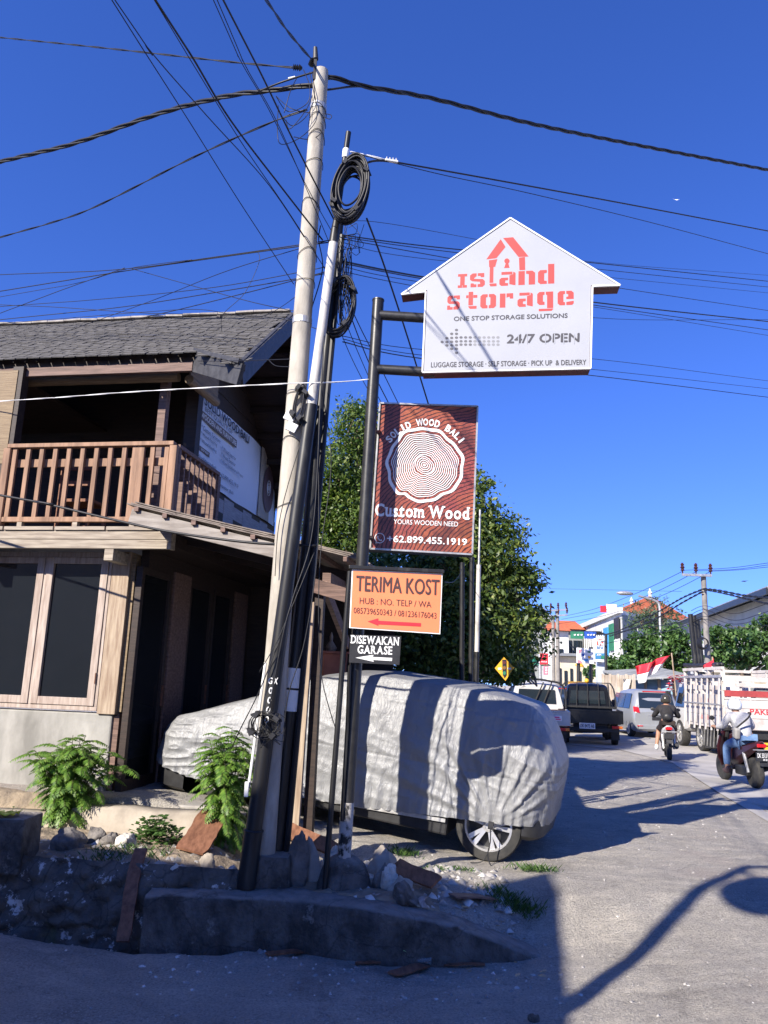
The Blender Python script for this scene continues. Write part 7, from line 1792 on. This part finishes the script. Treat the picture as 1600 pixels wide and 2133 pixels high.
def plate_part(parent, c, wd, ht, txt, sub=None, dark=False, th=.02):
    c = Vector(c); pl = part(MB().box(c, (wd, th, ht)), 'number_plate', M['black'] if dark else M['white'], parent)
    mb = MB(); text(mb, txt, c + Vector((-wd * .44, -th / 2 - .004, -ht * (.12 if sub else .3))), (wd * .88, 0, 0), (0, 0, ht * (.5 if sub else .6)), .01)
    if sub: text(mb, sub, c + Vector((-wd * .12, -th / 2 - .004, -ht * .42)), (wd * .26, 0, 0), (0, 0, ht * .2), .01)
    part(mb, 'plate_lettering', M['white'] if dark else M['black'], pl)
def pickup(name, label, loc, rz_, paint, wid=1.86, cabw=1.45, bars=True, plate=None, sticker=False):
    t = thing(name, label, 'pickup truck', loc, rz_); w2 = wid / 2
    part(MB().bx(-w2 + .06, w2 - .06, .05, 2.4, .62, .68), 'bed_floor', paint, t)
    part(MB().bx(-w2, w2, 0, .05, .64, 1.02).bx(-w2, w2, -.012, .0, .98, 1.025).bx(-w2, w2, -.012, .0, .64, .68).bx(-.3, .3, -.006, 0, .74, .93), 'tailgate', paint, t, bevel=.01)
    for s in (-1, 1): part(MB().bx(s * w2 - .025, s * w2 + .025, .055, 2.4, .64, 1.02), 'bed_side', paint, t, bevel=.008)
    c2 = cabw / 2
    st = [(2.45, c2 + .04, c2 + .06, c2 * .86, .55, 1.12, 1.72), (2.6, c2 + .05, c2 + .08, c2 * .88, .5, 1.12, 1.80), (3.4, c2 + .05, c2 + .08, c2 * .88, .45, 1.12, 1.82), (3.9, c2 + .05, c2 + .08, c2 * .84, .4, 1.1, 1.66), (4.25, c2 + .04, c2 + .06, c2 * .8, .4, 1.0, 1.15), (4.45, c2, c2 + .02, c2 * .8, .4, .85, .95)]
    part(ringbody(st), 'cab', paint, t, smooth=True)
    rw = part(MB().slab([Vector((x, 2.44 - .02 * (z > 1.4), z)) for x, z in ((-c2 * .80, 1.16), (c2 * .80, 1.16), (c2 * .74, 1.58), (-c2 * .74, 1.58))], (0, -.015, 0)), 'rear_window', M['window'], t)
    if bars:
        mb = MB()
        for x in (-.98, -.5, 0, .5, .98): mb.bar((x * c2, 2.36, 1.02), (x * c2 * .93, 2.36, 1.82), .03, .03)
        mb.bar((-c2, 2.36, 1.84), (c2, 2.36, 1.84), .03, .03, up=(0, 0, 1)); mb.bar((-w2, 2.38, 1.06), (w2, 2.38, 1.06), .05, .06)
        for s in (-1, 1): mb.tube(smooth_path([(s * c2, 2.36, 1.84), (s * (c2 + .12), 2.3, 1.6), (s * (w2 - .04), 2.2, 1.05)], 5), .025, 6)
        part(mb, 'roll_frame', M['black_steel'], t)
        part(MB().sph((-.02, 2.34, 1.90), .075, 12, 8), 'beacon', M['yellow'], t, smooth=True)
    else:
        mb = MB(); mb.bar((-c2 * .1, 2.38, 1.16), (c2 * .28, 2.34, 1.80), .035, .035); mb.bar((c2 * .28, 2.38, 1.16), (c2 * .62, 2.34, 1.80), .035, .035)
        mb.tube(smooth_path([(c2 * .9, 2.3, 1.80), (c2 + .10, 2.3, 1.62), (c2 + .14, 2.28, 1.05)], 5), .035, 6); mb.tube(smooth_path([(-c2 * .9, 2.3, 1.82), (0, 2.3, 1.88), (c2 * .9, 2.3, 1.80)], 5), .035, 6)
        part(mb, 'roll_frame', M['black_steel'], t)
        part(MB().bx(-w2 + .05, w2 - .05, .06, 2.3, .98, 1.0), 'bed_cover', M['wood_fascia'], t)
    for s in (-1, 1):
        lg = part(MB().bx(s * (w2 - .16) - .15, s * (w2 - .16) + .15, -.03, .03, .50, .58), 'tail_light', M['tail_red'], t, bevel=.006)
        part(MB().bx(s * (w2 - .06) - .05, s * (w2 - .06) + .05, -.036, .0, .503, .577), 'indicator', M['lamp_orange'], lg)
    part(MB().bx(-w2 + .1, w2 - .1, .03, .12, .40, .50).bx(-.5, .5, .2, 2.4, .35, .6), 'chassis', M['plastic'], t)
    for s in (-1, 1):
        wheel(t, (s * (w2 - .10), .75, .33), (s, 0, 0), .33, .2, 6, False, M['steel']); wheel(t, (s * (w2 - .12), 3.35, .33), (s, 0, 0), .33, .2, 6, False, M['steel'])
        part(MB().bx(s * (w2 - .2) - .12, s * (w2 - .2) + .12, .32, .335, .16, .58), 'mud_flap', M['plastic'], t)
        part(MB().box((s * (c2 + .2), 3.7, 1.2), (.16, .06, .2)), 'mirror', M['plastic'], t, bevel=.02)
    if plate: plate_part(t, (-.10, -.03, .555), .46, .17, plate)
    if sticker:
        stk = part(MB().bx(.28, .66, -.02, -.012, .76, .90), 'sticker', M['white'], t); mb = MB(); mb.bx(.33, .60, -.025, -.021, .835, .875); mb.bx(.31, .63, -.025, -.021, .785, .82); part(mb, 'pink_marks', M['pink_print'], stk)
    return t
pickup('pickup_truck', 'black flatbed pickup seen from behind with a rear guard frame and white number plate', road_at(1229, 24.2), R_(-13), M['black_car'], plate='DK 8475 AB')
pickup('pickup_truck', 'white flatbed pickup half hidden by the covered car, pink sticker on its tailgate', road_at(1119, 22.2), R_(-11), M['white_car'], wid=1.74, cabw=1.46, bars=False, sticker=True)
def mpv(name, label, loc, rz_, paint, cat='car', rear_plate=True, group=None, low=0.0):
    t = thing(name, label, cat, loc, rz_, group=group)
    k = 1 - low
    st = [(.00, .78, .80, .70, .36, .86, .90), (.05, .80, .83, .72, .26, .94, 1.05), (.16, .82, .85, .68, .22, .96, 1.36 * k + .0), (.32, .83, .86, .66, .22, .97, 1.60 * k), (.6, .84, .865, .66, .21, .97, 1.67 * k), (1.6, .84, .87, .67, .21, .96, 1.69 * k), (2.4, .84, .87, .66, .21, .95, 1.64 * k), (2.9, .84, .865, .62, .21, .94, 1.44 * k), (3.35, .84, .86, .6, .21, .93, 1.10), (3.9, .82, .83, .58, .22, .84, .93), (4.2, .74, .76, .5, .25, .70, .76), (4.28, .6, .62, .4, .32, .58, .62)]
    part(ringbody(st), 'body', paint, t, smooth='all')
    gl = MB().slab([Vector(q) for q in ((-.64, .055, 1.03), (.64, .055, 1.03), (.58, .285, 1.56 * k), (-.58, .285, 1.56 * k))], (0, -.03, .012))
    part(gl, 'rear_window', M['window'], t)
    for s in (-1, 1):
        for ya, yb in ((.50, 1.30), (1.36, 2.12), (2.18, 2.85)):
            q = [Vector((s * x, y, z)) for x, y, z in ((.856, ya, 1.0), (.856, yb + .2 * (yb > 2.5), 1.0), (.715, yb - .12 * (yb > 2.5), 1.53 * k), (.715, ya + .1 * (ya < .6), 1.53 * k))]
            part(MB().slab(q, (s * .012, 0, 0)), 'side_window', M['window'], t)
        lt = part(MB().slab([Vector(q) for q in ((s * .62, -.005, .86), (s * .83, .05, .90), (s * .83, .10, 1.08), (s * .66, .04, 1.06))], (s * .01, -.03, 0)), 'tail_light', M['tail_red'], t, bevel=.006)
        part(MB().bx(s * .64 - .10, s * .64 + .10, -.045, -.02, .40, .43), 'reflector', M['tail_red'], t)
        for y in (.72, 3.42): wheel(t, (s * .86, y, .32), (s, 0, 0), .32, .2, 8, False)
        part(MB().box((s * .98, 2.85, 1.02), (.18, .08, .12)), 'mirror', paint, t, bevel=.02)
    part(MB().bx(-.68, .68, -.03, .06, .30, .46), 'rear_bumper', paint, t, bevel=.02)
    part(MB().bx(-.42, .42, .30, .33, 1.60 * k, 1.63 * k), 'brake_lamp', M['tail_red'], t)
    if rear_plate: part(MB().bx(-.2, .2, -.012, .02, .62, .74), 'number_plate', M['black'], t)
    part(MB().bx(-.35, .35, -.012, .0, .78, .81), 'chrome_trim', M['rim'], t)
    return t
mpv('family_car', 'silver family car seen from the rear left in the traffic lane', road_at(1368, 28.6), R_(-2), M['silver_paint'])
FGc = 'cars further up the road'
mpv('family_car', 'dark blue car with a yellow taxi roof sign beyond the black pickup', road_at(1192, 40), R_(-14), M['navy_car'], group=FGc)
q = road_at(1192, 40) + Vector((.6, 1.2, 1.72)); tb = thing('taxi_sign', 'small yellow taxi roof sign on the dark blue car', 'taxi sign', q); part(MB().box((0, 0, .12), (1.0, .15, .24)), 'panel', M['yellow'], tb, bevel=.02)
mpv('family_car', 'white car beyond the black pickup, right of the taxi', road_at(1233, 43), R_(-14), M['white_car'], group=FGc)
mpv('family_car', 'dark red car whose roof shows over the white pickup', road_at(1130, 31), R_(-12), mat('maroon_car_paint', (.10, .012, .015), None, 4, .3, bmp=0), group=FGc)
mpv('family_car', 'blue-black car between the two pickups', road_at(1166, 30), R_(-12), mat('blue_car_paint', (.03, .05, .10), None, 4, .25, bmp=0), group=FGc)
mpv('family_car', 'black car parked under the green canopy', road_at(1092, 36), R_(-14), M['black_car'], group=FGc)
# ---- the white truck with boarded sides
L0 = road_at(1509, 21.2)
T = thing('cargo_truck', 'white cargo truck with high slatted wooden sides and a red rail', 'truck', L0, R_(-4))
part(MB().bx(0, 2.05, .02, 3.3, .72, .82), 'bed_floor', M['truck_white'], T)
part(MB().bx(.3, 1.7, .1, 4.9, .50, .70).bx(.1, 1.95, .3, .42, .34, .70), 'chassis', M['plastic'], T)
part(MB().bx(0, 2.05, -.03, .02, .74, 1.02).bx(0, 2.05, -.03, .02, 1.03, 1.27).bx(0, 2.05, -.03, .02, 1.28, 1.50), 'tailgate', M['truck_white'], T, bevel=.006)
part(MB().bx(-.02, 2.07, -.045, .03, 1.51, 1.56), 'rail', M['truck_white'], T); part(MB().bx(0, 2.05, -.03, .02, 1.58, 1.74), 'red_rail', M['truck_red'], T, bevel=.005)
mb = MB().bx(.30, 2.05, -.03, .015, 1.84, 1.93).bx(.30, 2.05, -.03, .015, 1.98, 2.10)
part(mb, 'rear_slat', M['truck_white'], T, bevel=.005)
mb = MB()
for x in (0, .42, 1.2, 2.0): mb.bx(x, x + .05, .02, .07, .8, 2.3 if x < .1 else 2.12)
part(mb, 'rear_stake', M['truck_white'], T)
# left side: boards, stakes, top rack
part(MB().bx(-.02, .03, .05, 3.3, .80, 1.05).bx(-.02, .03, .05, 3.3, 1.06, 1.32).bx(-.02, .03, .05, 3.3, 1.33, 1.62), 'side_board', M['truck_white'], T, bevel=.006)
part(MB().bx(-.02, .03, .05, 3.3, 1.74, 1.86).bx(-.02, .03, .05, 3.3, 1.97, 2.08), 'side_slat', M['truck_white'], T, bevel=.006)
part(MB().bx(2.02, 2.07, .05, 3.3, .80, 1.62).bx(2.02, 2.07, .05, 3.3, 1.80, 1.95).bx(2.02, 2.07, .05, 3.3, 2.15, 2.3), 'side_board', M['truck_white'], T, bevel=.006)
mb = MB()
for y in (.1, 1.1, 2.2, 3.25): mb.bx(-.03, .04, y, y + .06, .8, 2.32); mb.bx(2.0, 2.06, y, y + .06, .8, 2.32)
part(mb, 'stake', M['truck_white'], T)
part(MB().bx(-.04, .05, .05, 3.35, 2.28, 2.36).bx(2.0, 2.08, .05, 3.35, 2.28, 2.36).bx(.06, 1.99, 3.27, 3.34, 2.28, 2.36).bx(.06, 1.99, 3.27, 3.34, 1.5, 2.2), 'top_rail', M['truck_white'], T)
# the slatted gate hung outside the left side
g_ = MB()
for k in range(7):
    y = .10 + k * .47; dz = -.02 * (k - 3)
    part(MB().bar((-.20, y, .66 + dz * .3), (-.07, y, 2.13 + dz * .2), .085, .03, up=(1, 0, 0)), 'gate_slat', M['truck_white'], T, bevel=.004)
part(MB().bar((-.085, 0.0, 2.10), (-.085, 3.05, 2.10), .04, .07).bar((-.15, 0.0, 1.36), (-.15, 3.05, 1.36), .03, .035), 'gate_rail', M['steel'], T)
st = [(3.42, .92, .95, .86, .55, 1.15, 1.95), (3.5, .94, .97, .88, .5, 1.15, 2.0), (4.4, .94, .97, .86, .42, 1.15, 1.98), (4.85, .92, .95, .82, .42, 1.12, 1.5), (5.0, .88, .9, .8, .42, 1.0, 1.15)]
mb = ringbody(st); mb.v = [q + Vector((1.02, 0, 0)) for q in mb.v]; cabp = part(mb, 'cab', M['white_car'], T, smooth=True)
part(MB().slab([Vector(q) for q in ((.055, 3.62, 1.2), (.055, 4.55, 1.2), (.14, 4.3, 1.8), (.14, 3.68, 1.8))], (-.02, 0, 0)), 'door_window', M['window'], T)
part(MB().box((-.12, 4.7, 1.5), (.16, .08, .34)), 'mirror', M['plastic'], T, bevel=.02)
for x, s in ((.0, -1), (2.05, 1)):
    for y in (2.25, 4.2): wheel(T, (x - s * .03, y, .40), (s, 0, 0), .40, .24, 6, False, M['steel'])
    part(MB().bx(x - s * .06 - .02 if s > 0 else x + .02, x + .02 if s > 0 else x + .34, 1.72, 1.74, .10, .55), 'mud_flap', M['plastic'], T)
part(MB().slab([Vector(q) for q in ((-.02, .9, .18), (-.02, 1.7, .12), (-.02, 1.7, .66), (-.02, .9, .66))], (.03, 0, 0)), 'side_guard', M['black_steel'], T)
mb = MB()
for y in np.linspace(.3, 1.6, 6): mb.bar((-.03, y, .70), (-.03, y + .15, .20), .02, .02)
part(mb, 'guard_strut', M['steel'], T)
part(MB().bx(.55, 2.05, -.10, -.03, .26, .33).bx(.55, 2.05, -.10, -.03, .37, .43), 'rear_bar', M['yellow'], T)
part(MB().bx(.1, .3, -.08, -.03, .6, .7), 'tail_light', M['tail_red'], T)
mb = MB(); text(mb, 'PAKETRIS', (.62, -.036, 1.13), (.95, 0, 0), (0, 0, .155), .02); part(mb, 'red_lettering', M['red'], T)
mb = MB()
fr_ = mat('faded_red', (.50, .20, .19), (.45, .30, .27), 12, .8)
for y in (1.75, 1.2): part(MB().bx(-.024, -.021, y, y + .18, 1.40, 1.50), 'faded_red_mark', fr_, T); part(MB().bx(-.024, -.021, y, y + .18, .92, 1.04), 'faded_red_mark', fr_, T)
WM_T = WM[T.name]
# tarpaulin roll lying on the top rails, boxes in the bed
mb = MB(); path = smooth_path([(.05, .5, 2.42), (.2, 1.5, 2.44), (.12, 2.4, 2.43), (.02, 3.3, 2.46)], 6)
mb.tube([WM_T @ q for q in path], .065, 10); mb.tube([WM_T @ (q + Vector((.12, .02, .01))) for q in path], .055, 10)
solo(mb, 'tarpaulin', M['black'], 'dark rolled tarpaulin lying along the top rail of the white truck', 'tarpaulin', smooth='all')
for k, (x, y, sx, lb) in enumerate(((.5, .5, .5, 'white carton behind the rear slats of the truck, left one'), (1.15, .45, .45, 'white carton behind the rear slats of the truck, middle one'), (1.7, .5, .4, 'white carton behind the rear slats of the truck, right one'))):
    q = WM_T @ Vector((x, y, .83)); solo(MB().box(q + Vector((0, 0, .5)), (sx, .4, 1.0), Matrix.Rotation(R_(-4), 3, 'Z')), 'carton', M['white'] if k != 1 else M['wall_grey'], lb, 'carton', group='cartons in the truck', bevel=.01)
# flags and garlands
def flag(corners, polepx, d, label, waves=2.0):
    """corners: top-left, top-right, bottom-right, bottom-left pixels of the cloth"""
    tl, tr_, br, bl = corners
    a = P(*polepx[0], d); b_ = P(*polepx[1], d); t = thing('flag', label, 'flag', b_, group='red and white flags')
    def pt(u, v):
        x = (tl[0] * (1 - u) + tr_[0] * u) * (1 - v) + (bl[0] * (1 - u) + br[0] * u) * v; y = (tl[1] * (1 - u) + tr_[1] * u) * (1 - v) + (bl[1] * (1 - u) + br[1] * u) * v
        y += 2.2 * math.sin(u * 6.3) * (.4 + v) ; x += 1.5 * math.sin(v * 3 + u * 4)
        return P(x, y, d) + Vector((0, .16 * math.sin(waves * 6.3 * u + 2 * v), 0))
    for nm, v0, v1, mm_ in (('red_half', 0, .5, 'red'), ('white_half', .5, 1, 'white')):
        o = part(MB().grid([[pt(u, v) for u in np.linspace(0, 1, 24)] for v in np.linspace(v0, v1, 8)]), nm, M[mm_], t, world=True, smooth='all')
        o.modifiers.new('thick', 'SOLIDIFY').thickness = .008
    part(MB().cyl(a, b_, .022, n=8), 'pole', M['wood_post'], t, world=True); return t
flag([(1324, 1388), (1398, 1364), (1376, 1396), (1333, 1424)], [(1399, 1360), (1409, 1450)], 25.4, 'red and white flag streaming left from a pole on the white truck')
flag([(1466, 1388), (1486, 1370), (1500, 1396), (1468, 1398)], [(1484, 1368), (1486, 1410)], 22.5, 'small red and white flag bunched above the truck rack', 1.0)
for k, (pts, lb) in enumerate((([(1396, 1408), (1399, 1418), (1393, 1428), (1399, 1440)], 'hanging red and white ribbon garland left of the truck cab'), ([(1420, 1407), (1410, 1409), (1409, 1416), (1419, 1414), (1418, 1424)], 'curled red and white ribbon garland at the truck cab'))):
    path = smooth_path([P(x, y, 24.8) for x, y in pts], 8); c0 = path[-1]; t = thing('garland', lb, 'garland', c0, group='ribbon garlands')
    for ph, nm, mm_ in ((0, 'red_ribbon', 'red'), (math.pi, 'white_ribbon', 'white')):
        rows = []
        for i_, q in enumerate(path):
            a = i_ * .75 + ph; w_ = Vector((math.cos(a), math.sin(a), .2 * math.sin(a * 2))) * .13; rows.append([q + w_ * .1, q + w_])
        part(MB().grid(rows), nm, M[mm_], t, world=True)

# ---------------------------------------------------------------- scooters and riders
def scooter(label, loc, rz_, paint, plate=None, white_rear=False, rear_paint=None):
    t = thing('motor_scooter', label, 'motor scooter', loc, rz_, group='motor scooters in the traffic')
    for y, nm in ((-.62, 'rear_wheel'), (.62, 'front_wheel')):
        w_ = part(MB().lathe((-.06, y, .27), (1, 0, 0), [(.20, 0), (.25, .005), (.27, .03), (.27, .09), (.25, .115), (.20, .12)], 26), nm, M['tyre'], t, smooth=True)
        mb = MB().lathe((-.035, y, .27), (1, 0, 0), [(.20, 0), (.20, .07)], 22)
        for k in range(5):
            a = k * 1.2566; mb.bar((0, y, .27), (0, y + .19 * math.cos(a), .27 + .19 * math.sin(a)), .04, .03, up=(1, 0, 0))
        part(mb, 'rim', M['steel'], w_)
    # rear body shell
    rows = []
    for y, wd, z0, z1 in ((-.95, .03, .80, .84), (-.88, .10, .70, .84), (-.70, .15, .60, .80), (-.4, .17, .45, .74), (-.1, .16, .32, .70), (.02, .13, .28, .60)):
        rows.append([Vector((x, y, z)) for x, z in ((-wd * .5, z0), (-wd, z0 + (z1 - z0) * .35), (-wd * .9, z1 - .04), (-wd * .5, z1), (wd * .5, z1), (wd * .9, z1 - .04), (wd, z0 + (z1 - z0) * .35), (wd * .5, z0))])
    mb = MB().grid(rows); mb.poly(rows[0]); mb.poly(rows[-1]); part(mb, 'body', rear_paint or paint, t, smooth=True)
    rows = [[Vector((x, y, z)) for x in (-wd, -wd * .6, 0, wd * .6, wd)] for y, wd, z in ((-.80, .09, .845), (-.6, .13, .835), (-.3, .15, .79), (0, .10, .77), (.08, .06, .73))]
    part(MB().grid(rows).grid([[q - Vector((0, 0, .07)) for q in r] for r in rows]), 'seat', M['jacket'], t, smooth='all')
    part(MB().bx(-.14, .14, -.02, .42, .26, .31), 'footboard', M['plastic'], t, bevel=.02)
    rows = [[Vector((x, y - abs(x) * .5 + .12, z)) for x in np.linspace(-wd, wd, 7)] for y, wd, z in ((.44, .10, .26), (.46, .19, .45), (.44, .21, .65), (.38, .17, .85), (.34, .12, .95))]
    sh_ = part(MB().grid(rows), 'front_shield', paint, t, smooth='all'); sh_.modifiers.new('thick', 'SOLIDIFY').thickness = .03
    part(MB().tube([(0, .62, .27), (0, .50, .70), (0, .40, .98)], .035, 10), 'fork', M['plastic'], t); 
    hb_ = part(MB().tube(smooth_path([(-.34, .30, 1.00), (-.2, .36, 1.02), (0, .40, 1.0), (.2, .36, 1.02), (.34, .30, 1.00)], 5), .016, 8).lathe((0, .40, .95), (0, .2, 1), [(.07, 0), (.09, .05), (.07, .1)], 12), 'handlebar', M['plastic'], t)
    for s in (-1, 1):
        part(MB().tube([(s * .22, .36, 1.02), (s * .30, .38, 1.15)], .006, 6).sph((s * .31, .375, 1.19), (.06, .012, .045), 12, 7), 'mirror', M['plastic'], t)
        part(MB().tube([(s * .12, -.62, .27), (s * .14, -.52, .62)], .030, 10), 'shock_absorber', M['steel'], t)
    part(MB().bx(-.16, .06, -.62, -.15, .20, .38), 'engine', M['plastic'], t, bevel=.03)
    part(MB().tube([(.17, -.2, .28), (.18, -.5, .32), (.18, -.85, .40)], [.035, .06, .055], 12), 'exhaust', M['black_steel'], t, smooth=True)
    part(MB().slab([Vector(q) for q in ((-.06, -.88, .72), (.06, -.88, .72), (.07, -1.02, .42), (-.07, -1.02, .42))], (0, .03, .01)), 'mudguard', M['plastic'], t)
    part(MB().bx(-.08, .08, -.955, -.90, .735, .80), 'tail_light', M['tail_red'], t, bevel=.015)
    part(MB().bx(-.18, .18, -.99, -.96, .69, .705), 'indicator_bar', M['steel'], t)
    if plate:
        plate_part(t, (0, -1.01, .585), .30, .16, plate[0], plate[1], dark=True)
    else: part(MB().bx(-.12, .12, -1.01, -.995, .53, .66), 'number_plate', M['plastic'], t)
    return t
def skinned(name, pts, edges, rad, mtl, parent, root=0, sub=2):
    me = bpy.data.meshes.new(name); me.from_pydata([tuple(q) for q in pts], edges, [])
    me.materials.append(mtl); o = bpy.data.objects.new(name, me); link(o, parent)
    md = o.modifiers.new('skin', 'SKIN'); md.use_smooth_shade = True
    for k, r_ in enumerate(rad):
        r_ = r_ if isinstance(r_, tuple) else (r_, r_); me.skin_vertices[0].data[k].radius = r_; me.skin_vertices[0].data[k].use_root = (k == root)
    sm = o.modifiers.new('smooth', 'SUBSURF'); sm.levels = sub; sm.render_levels = sub
    return o
def rider(label, loc, rz_, top, trousers, helmet, shoe, lean=.10, barelegs=False, mask=False, lookdown=0.0, feet_down=False):
    t = thing('person', label, 'person', loc, rz_, group='people riding in the traffic')
    J = {'pel': (0, -.32, .80), 'wst': (0, -.28, .98), 'chs': (0, -.28 + lean, 1.16), 'nek': (0, -.26 + lean * 1.5, 1.31), 'hed': (0, -.24 + lean * 1.7, 1.42), 'top': (0, -.235 + lean * 1.7, 1.50)}
    names = list(J); pts = [J[n] for n in names]; rad = [(.15, .13), (.125, .11), (.155, .12), .055, (.085, .10), .07]; E_ = [(0, 1), (1, 2), (2, 3), (3, 4), (4, 5)]
    def add(p, r_, fr): pts.append(tuple(p)); rad.append(r_); E_.append((fr, len(pts) - 1)); return len(pts) - 1
    arms = {}; legs = {}
    for s in (-1, 1):
        sh_ = add((s * .17, -.27 + lean * 1.3, 1.24), .070, 2); el = add((s * .29, -.05, 1.05), .048, sh_); wr = add((s * .31, .22, 1.02), .032, el); hd = add((s * .31, .29, 1.03), .030, wr)
        arms[s] = (sh_, el, wr)
        for f, (ox, oz) in enumerate(((-.030, .012), (-.010, .016), (.010, .014), (.028, .008))):
            a = add((s * .31 + ox, .345, 1.03 + oz), .0095, hd); add((s * .31 + ox, .352, 1.0 + oz * .4), .009, a)
        th_ = add((s * .31 - s * .035, .30, 1.005), .011, hd); add((s * .31 - s * .040, .335, .985), .009, th_)
        hp = add((s * .10, -.30, .80), .105, 0); kn = add((s * .19, .06, .70), .068, hp); an = add((s * .18, -.05, .37), .042, kn)
        if feet_down and s < 0: an = len(pts) - 1; pts[an] = (s * .27, -.10, .30); 
        he = add((pts[an][0], pts[an][1] - .03, pts[an][2] - .05), .038, an); add((pts[an][0], pts[an][1] + .13, pts[an][2] - .06), .034, he); legs[s] = (hp, kn, an, he)
    skinned('body', pts, E_, rad, M['skin'], t)
    # garments over the same joints
    gp = [pts[0], pts[1], pts[2], (0, -.27 + lean * 1.5, 1.29)]; gr = [(.165, .145), (.150, .135), (.185, .15), (.085, .08)]; ge = [(0, 1), (1, 2), (2, 3)]
    for s in (-1, 1):
        a = [pts[k] for k in arms[s]]; n0 = len(gp); gp += [a[0], a[1], Vector(a[1]).lerp(Vector(a[2]), .85)]; gr += [.088, .066, .050]; ge += [(2, n0), (n0, n0 + 1), (n0 + 1, n0 + 2)]
    skinned('jacket', gp, ge, gr, top, t, root=0)
    gp = [(0, -.32, .80)]; gr = [(.16, .14)]; ge = []
    for s in (-1, 1):
        hp, kn, an, he = (Vector(pts[k]) for k in legs[s]); n0 = len(gp); end = kn.lerp(an, .05 if barelegs else .95); gp += [hp, kn, end]; gr += [.122, .086, .075 if barelegs else .060]; ge += [(0, n0), (n0, n0 + 1), (n0 + 1, n0 + 2)]
        toe = he + Vector((0, .19, -.015)); mb = MB().sph(he + Vector((0, .07, -.005)), (.048, .14, .055), 12, 8).sph(he + Vector((0, -.01, .03)), (.045, .06, .06), 10, 7); part(mb, 'shoe', shoe, t, smooth='all')
    skinned('trousers', gp, ge, gr, trousers, t, root=0)
    hc = Vector(J['hed']) + Vector((0, .0, .03)); rows = []
    N = 22
    hm = MB()
    for i_ in range(11):
        th = math.pi * .70 * i_ / 10; row = []
        for k in range(N):
            a = 2 * math.pi * k / N; f = math.sin(a)      # +y is the face
            zz = math.cos(th); rr_ = math.sin(th)
            cut = 1.0 if not (f > .55 and zz < -.05) else .0
            row.append(hc + Vector((rr_ * math.cos(a) * .132, rr_ * f * .150, (zz if cut else max(zz, -.05)) * .142)))
        rows.append(row + [row[0].copy()])
    hm.grid(rows); o = part(hm, 'helmet', helmet, t, smooth='all'); o.modifiers.new('thick', 'SOLIDIFY').thickness = .012
    fc = MB(); f0 = hc + Vector((0, .085, -.05))
    fc.sph(f0 + Vector((0, .030, -.005)), (.016, .018, .022), 8, 6); part(fc, 'nose', M['skin'], t, smooth='all')
    part(MB().bx(-.03, .03, f0.y + .005, f0.y + .018, f0.z - .055, f0.z - .045), 'mouth', M['maroon'], t)
    part(MB().sph(f0 + Vector((-.032, .012, .03)), .011, 8, 6).sph(f0 + Vector((.032, .012, .03)), .011, 8, 6), 'eyes', M['black'], t)
    if mask: part(MB().sph(f0 + Vector((0, .0, -.03)), (.075, .045, .055), 14, 8), 'mask', M['white'], t, smooth='all')
    return t
s1 = road_at(1386, 20.6); scooter('white-tailed motor scooter under the rider in black, seen from behind', s1, R_(-17), M['black_car'], rear_paint=M['white_car'])
rider('rider in black jacket and shorts with a dark helmet and backpack, seen from behind', s1, R_(-17), M['jacket'], mat('dark_shorts', (.03, .02, .018), None, 8, .9), M['helmet_dark'], M['white'], barelegs=True, feet_down=True)
W1 = Matrix.Translation(s1) @ Matrix.Rotation(R_(-17), 4, 'Z')
mb = MB().sph((0, 0, 0), (.145, .10, .21), 18, 12); mb.v = [Vector((q.x, q.y, q.z * (1.05 if q.z < 0 else .95))) for q in mb.v]
bp = thing('backpack', 'black backpack worn by the rider in black', 'backpack', W1 @ Vector((0, -.40, .93)), R_(-17)); mb.v = [q + Vector((0, .0, .18)) for q in mb.v]; part(mb, 'bag', M['jacket'], bp, smooth='all'); part(MB().sph((0, -.075, .10), (.10, .05, .09), 14, 9), 'pocket', M['plastic'], bp, smooth='all')
s2 = road_at(1530, 15.5); scooter('dark red motor scooter under the rider in grey, black number plate', s2, R_(1), mat('dark_red_paint', (.035, .007, .010), (.025, .006, .008), 5, .3, bmp=0), plate=('DK 3313 FCU', '08\u00b728'), rear_paint=mat('black_red_shell', (.025, .012, .014), (.05, .012, .016), 2, .3, bmp=0))
rider('rider in a light grey top, jeans and white helmet with a sling bag', s2, R_(1), M['grey_cloth'], M['denim'], M['helmet_white'], mat('brown_shoe', (.10, .06, .06), None, 8, .8), lean=.16, feet_down=True)
W2 = Matrix.Translation(s2) @ Matrix.Rotation(R_(1), 4, 'Z')
sb = thing('sling_bag', 'grey sling bag on a black strap across the back of the rider in grey', 'bag', W2 @ Vector((-.20, -.40, .86)), R_(1))
part(MB().box((0, 0, .09), (.10, .17, .20), Matrix.Rotation(.2, 3, 'X')), 'pouch', mat('grey_canvas', (.30, .29, .28), None, 8, .9), sb, bevel=.03, seg=3)
part(MB().tube(smooth_path([(0, .0, .18), (.10, -.055, .28), (.22, -.055, .38), (.31, .04, .46), (.33, .16, .46)], 5), .018, 6), 'strap', M['jacket'], sb)
s3 = road_at(1259, 27.5); scooter('dark motor scooter beside the black pickup, mostly hidden', s3, R_(168), M['black_car'])
rider('distant rider in dark clothes with a white face mask beside the black pickup', s3, R_(168), M['jacket'], M['jacket'], M['helmet_dark'], M['plastic'], mask=True)
for k, (px_, lb) in enumerate(((1332, 'rider whose dark helmet shows over the silver car roof, the left one'), (1348, 'rider whose dark helmet shows over the silver car roof, the right one'))):
    q = road_at(px_, 34.5 + k * .8); scooter(('motor scooter hidden behind the silver car, left one', 'motor scooter hidden behind the silver car, right one')[k], q + Vector((0, 0, .0)), R_(-10), M['black_car']); rider(lb, q, R_(-10), M['jacket'] if k else M['denim'], M['jacket'], M['helmet_dark'], M['plastic'])
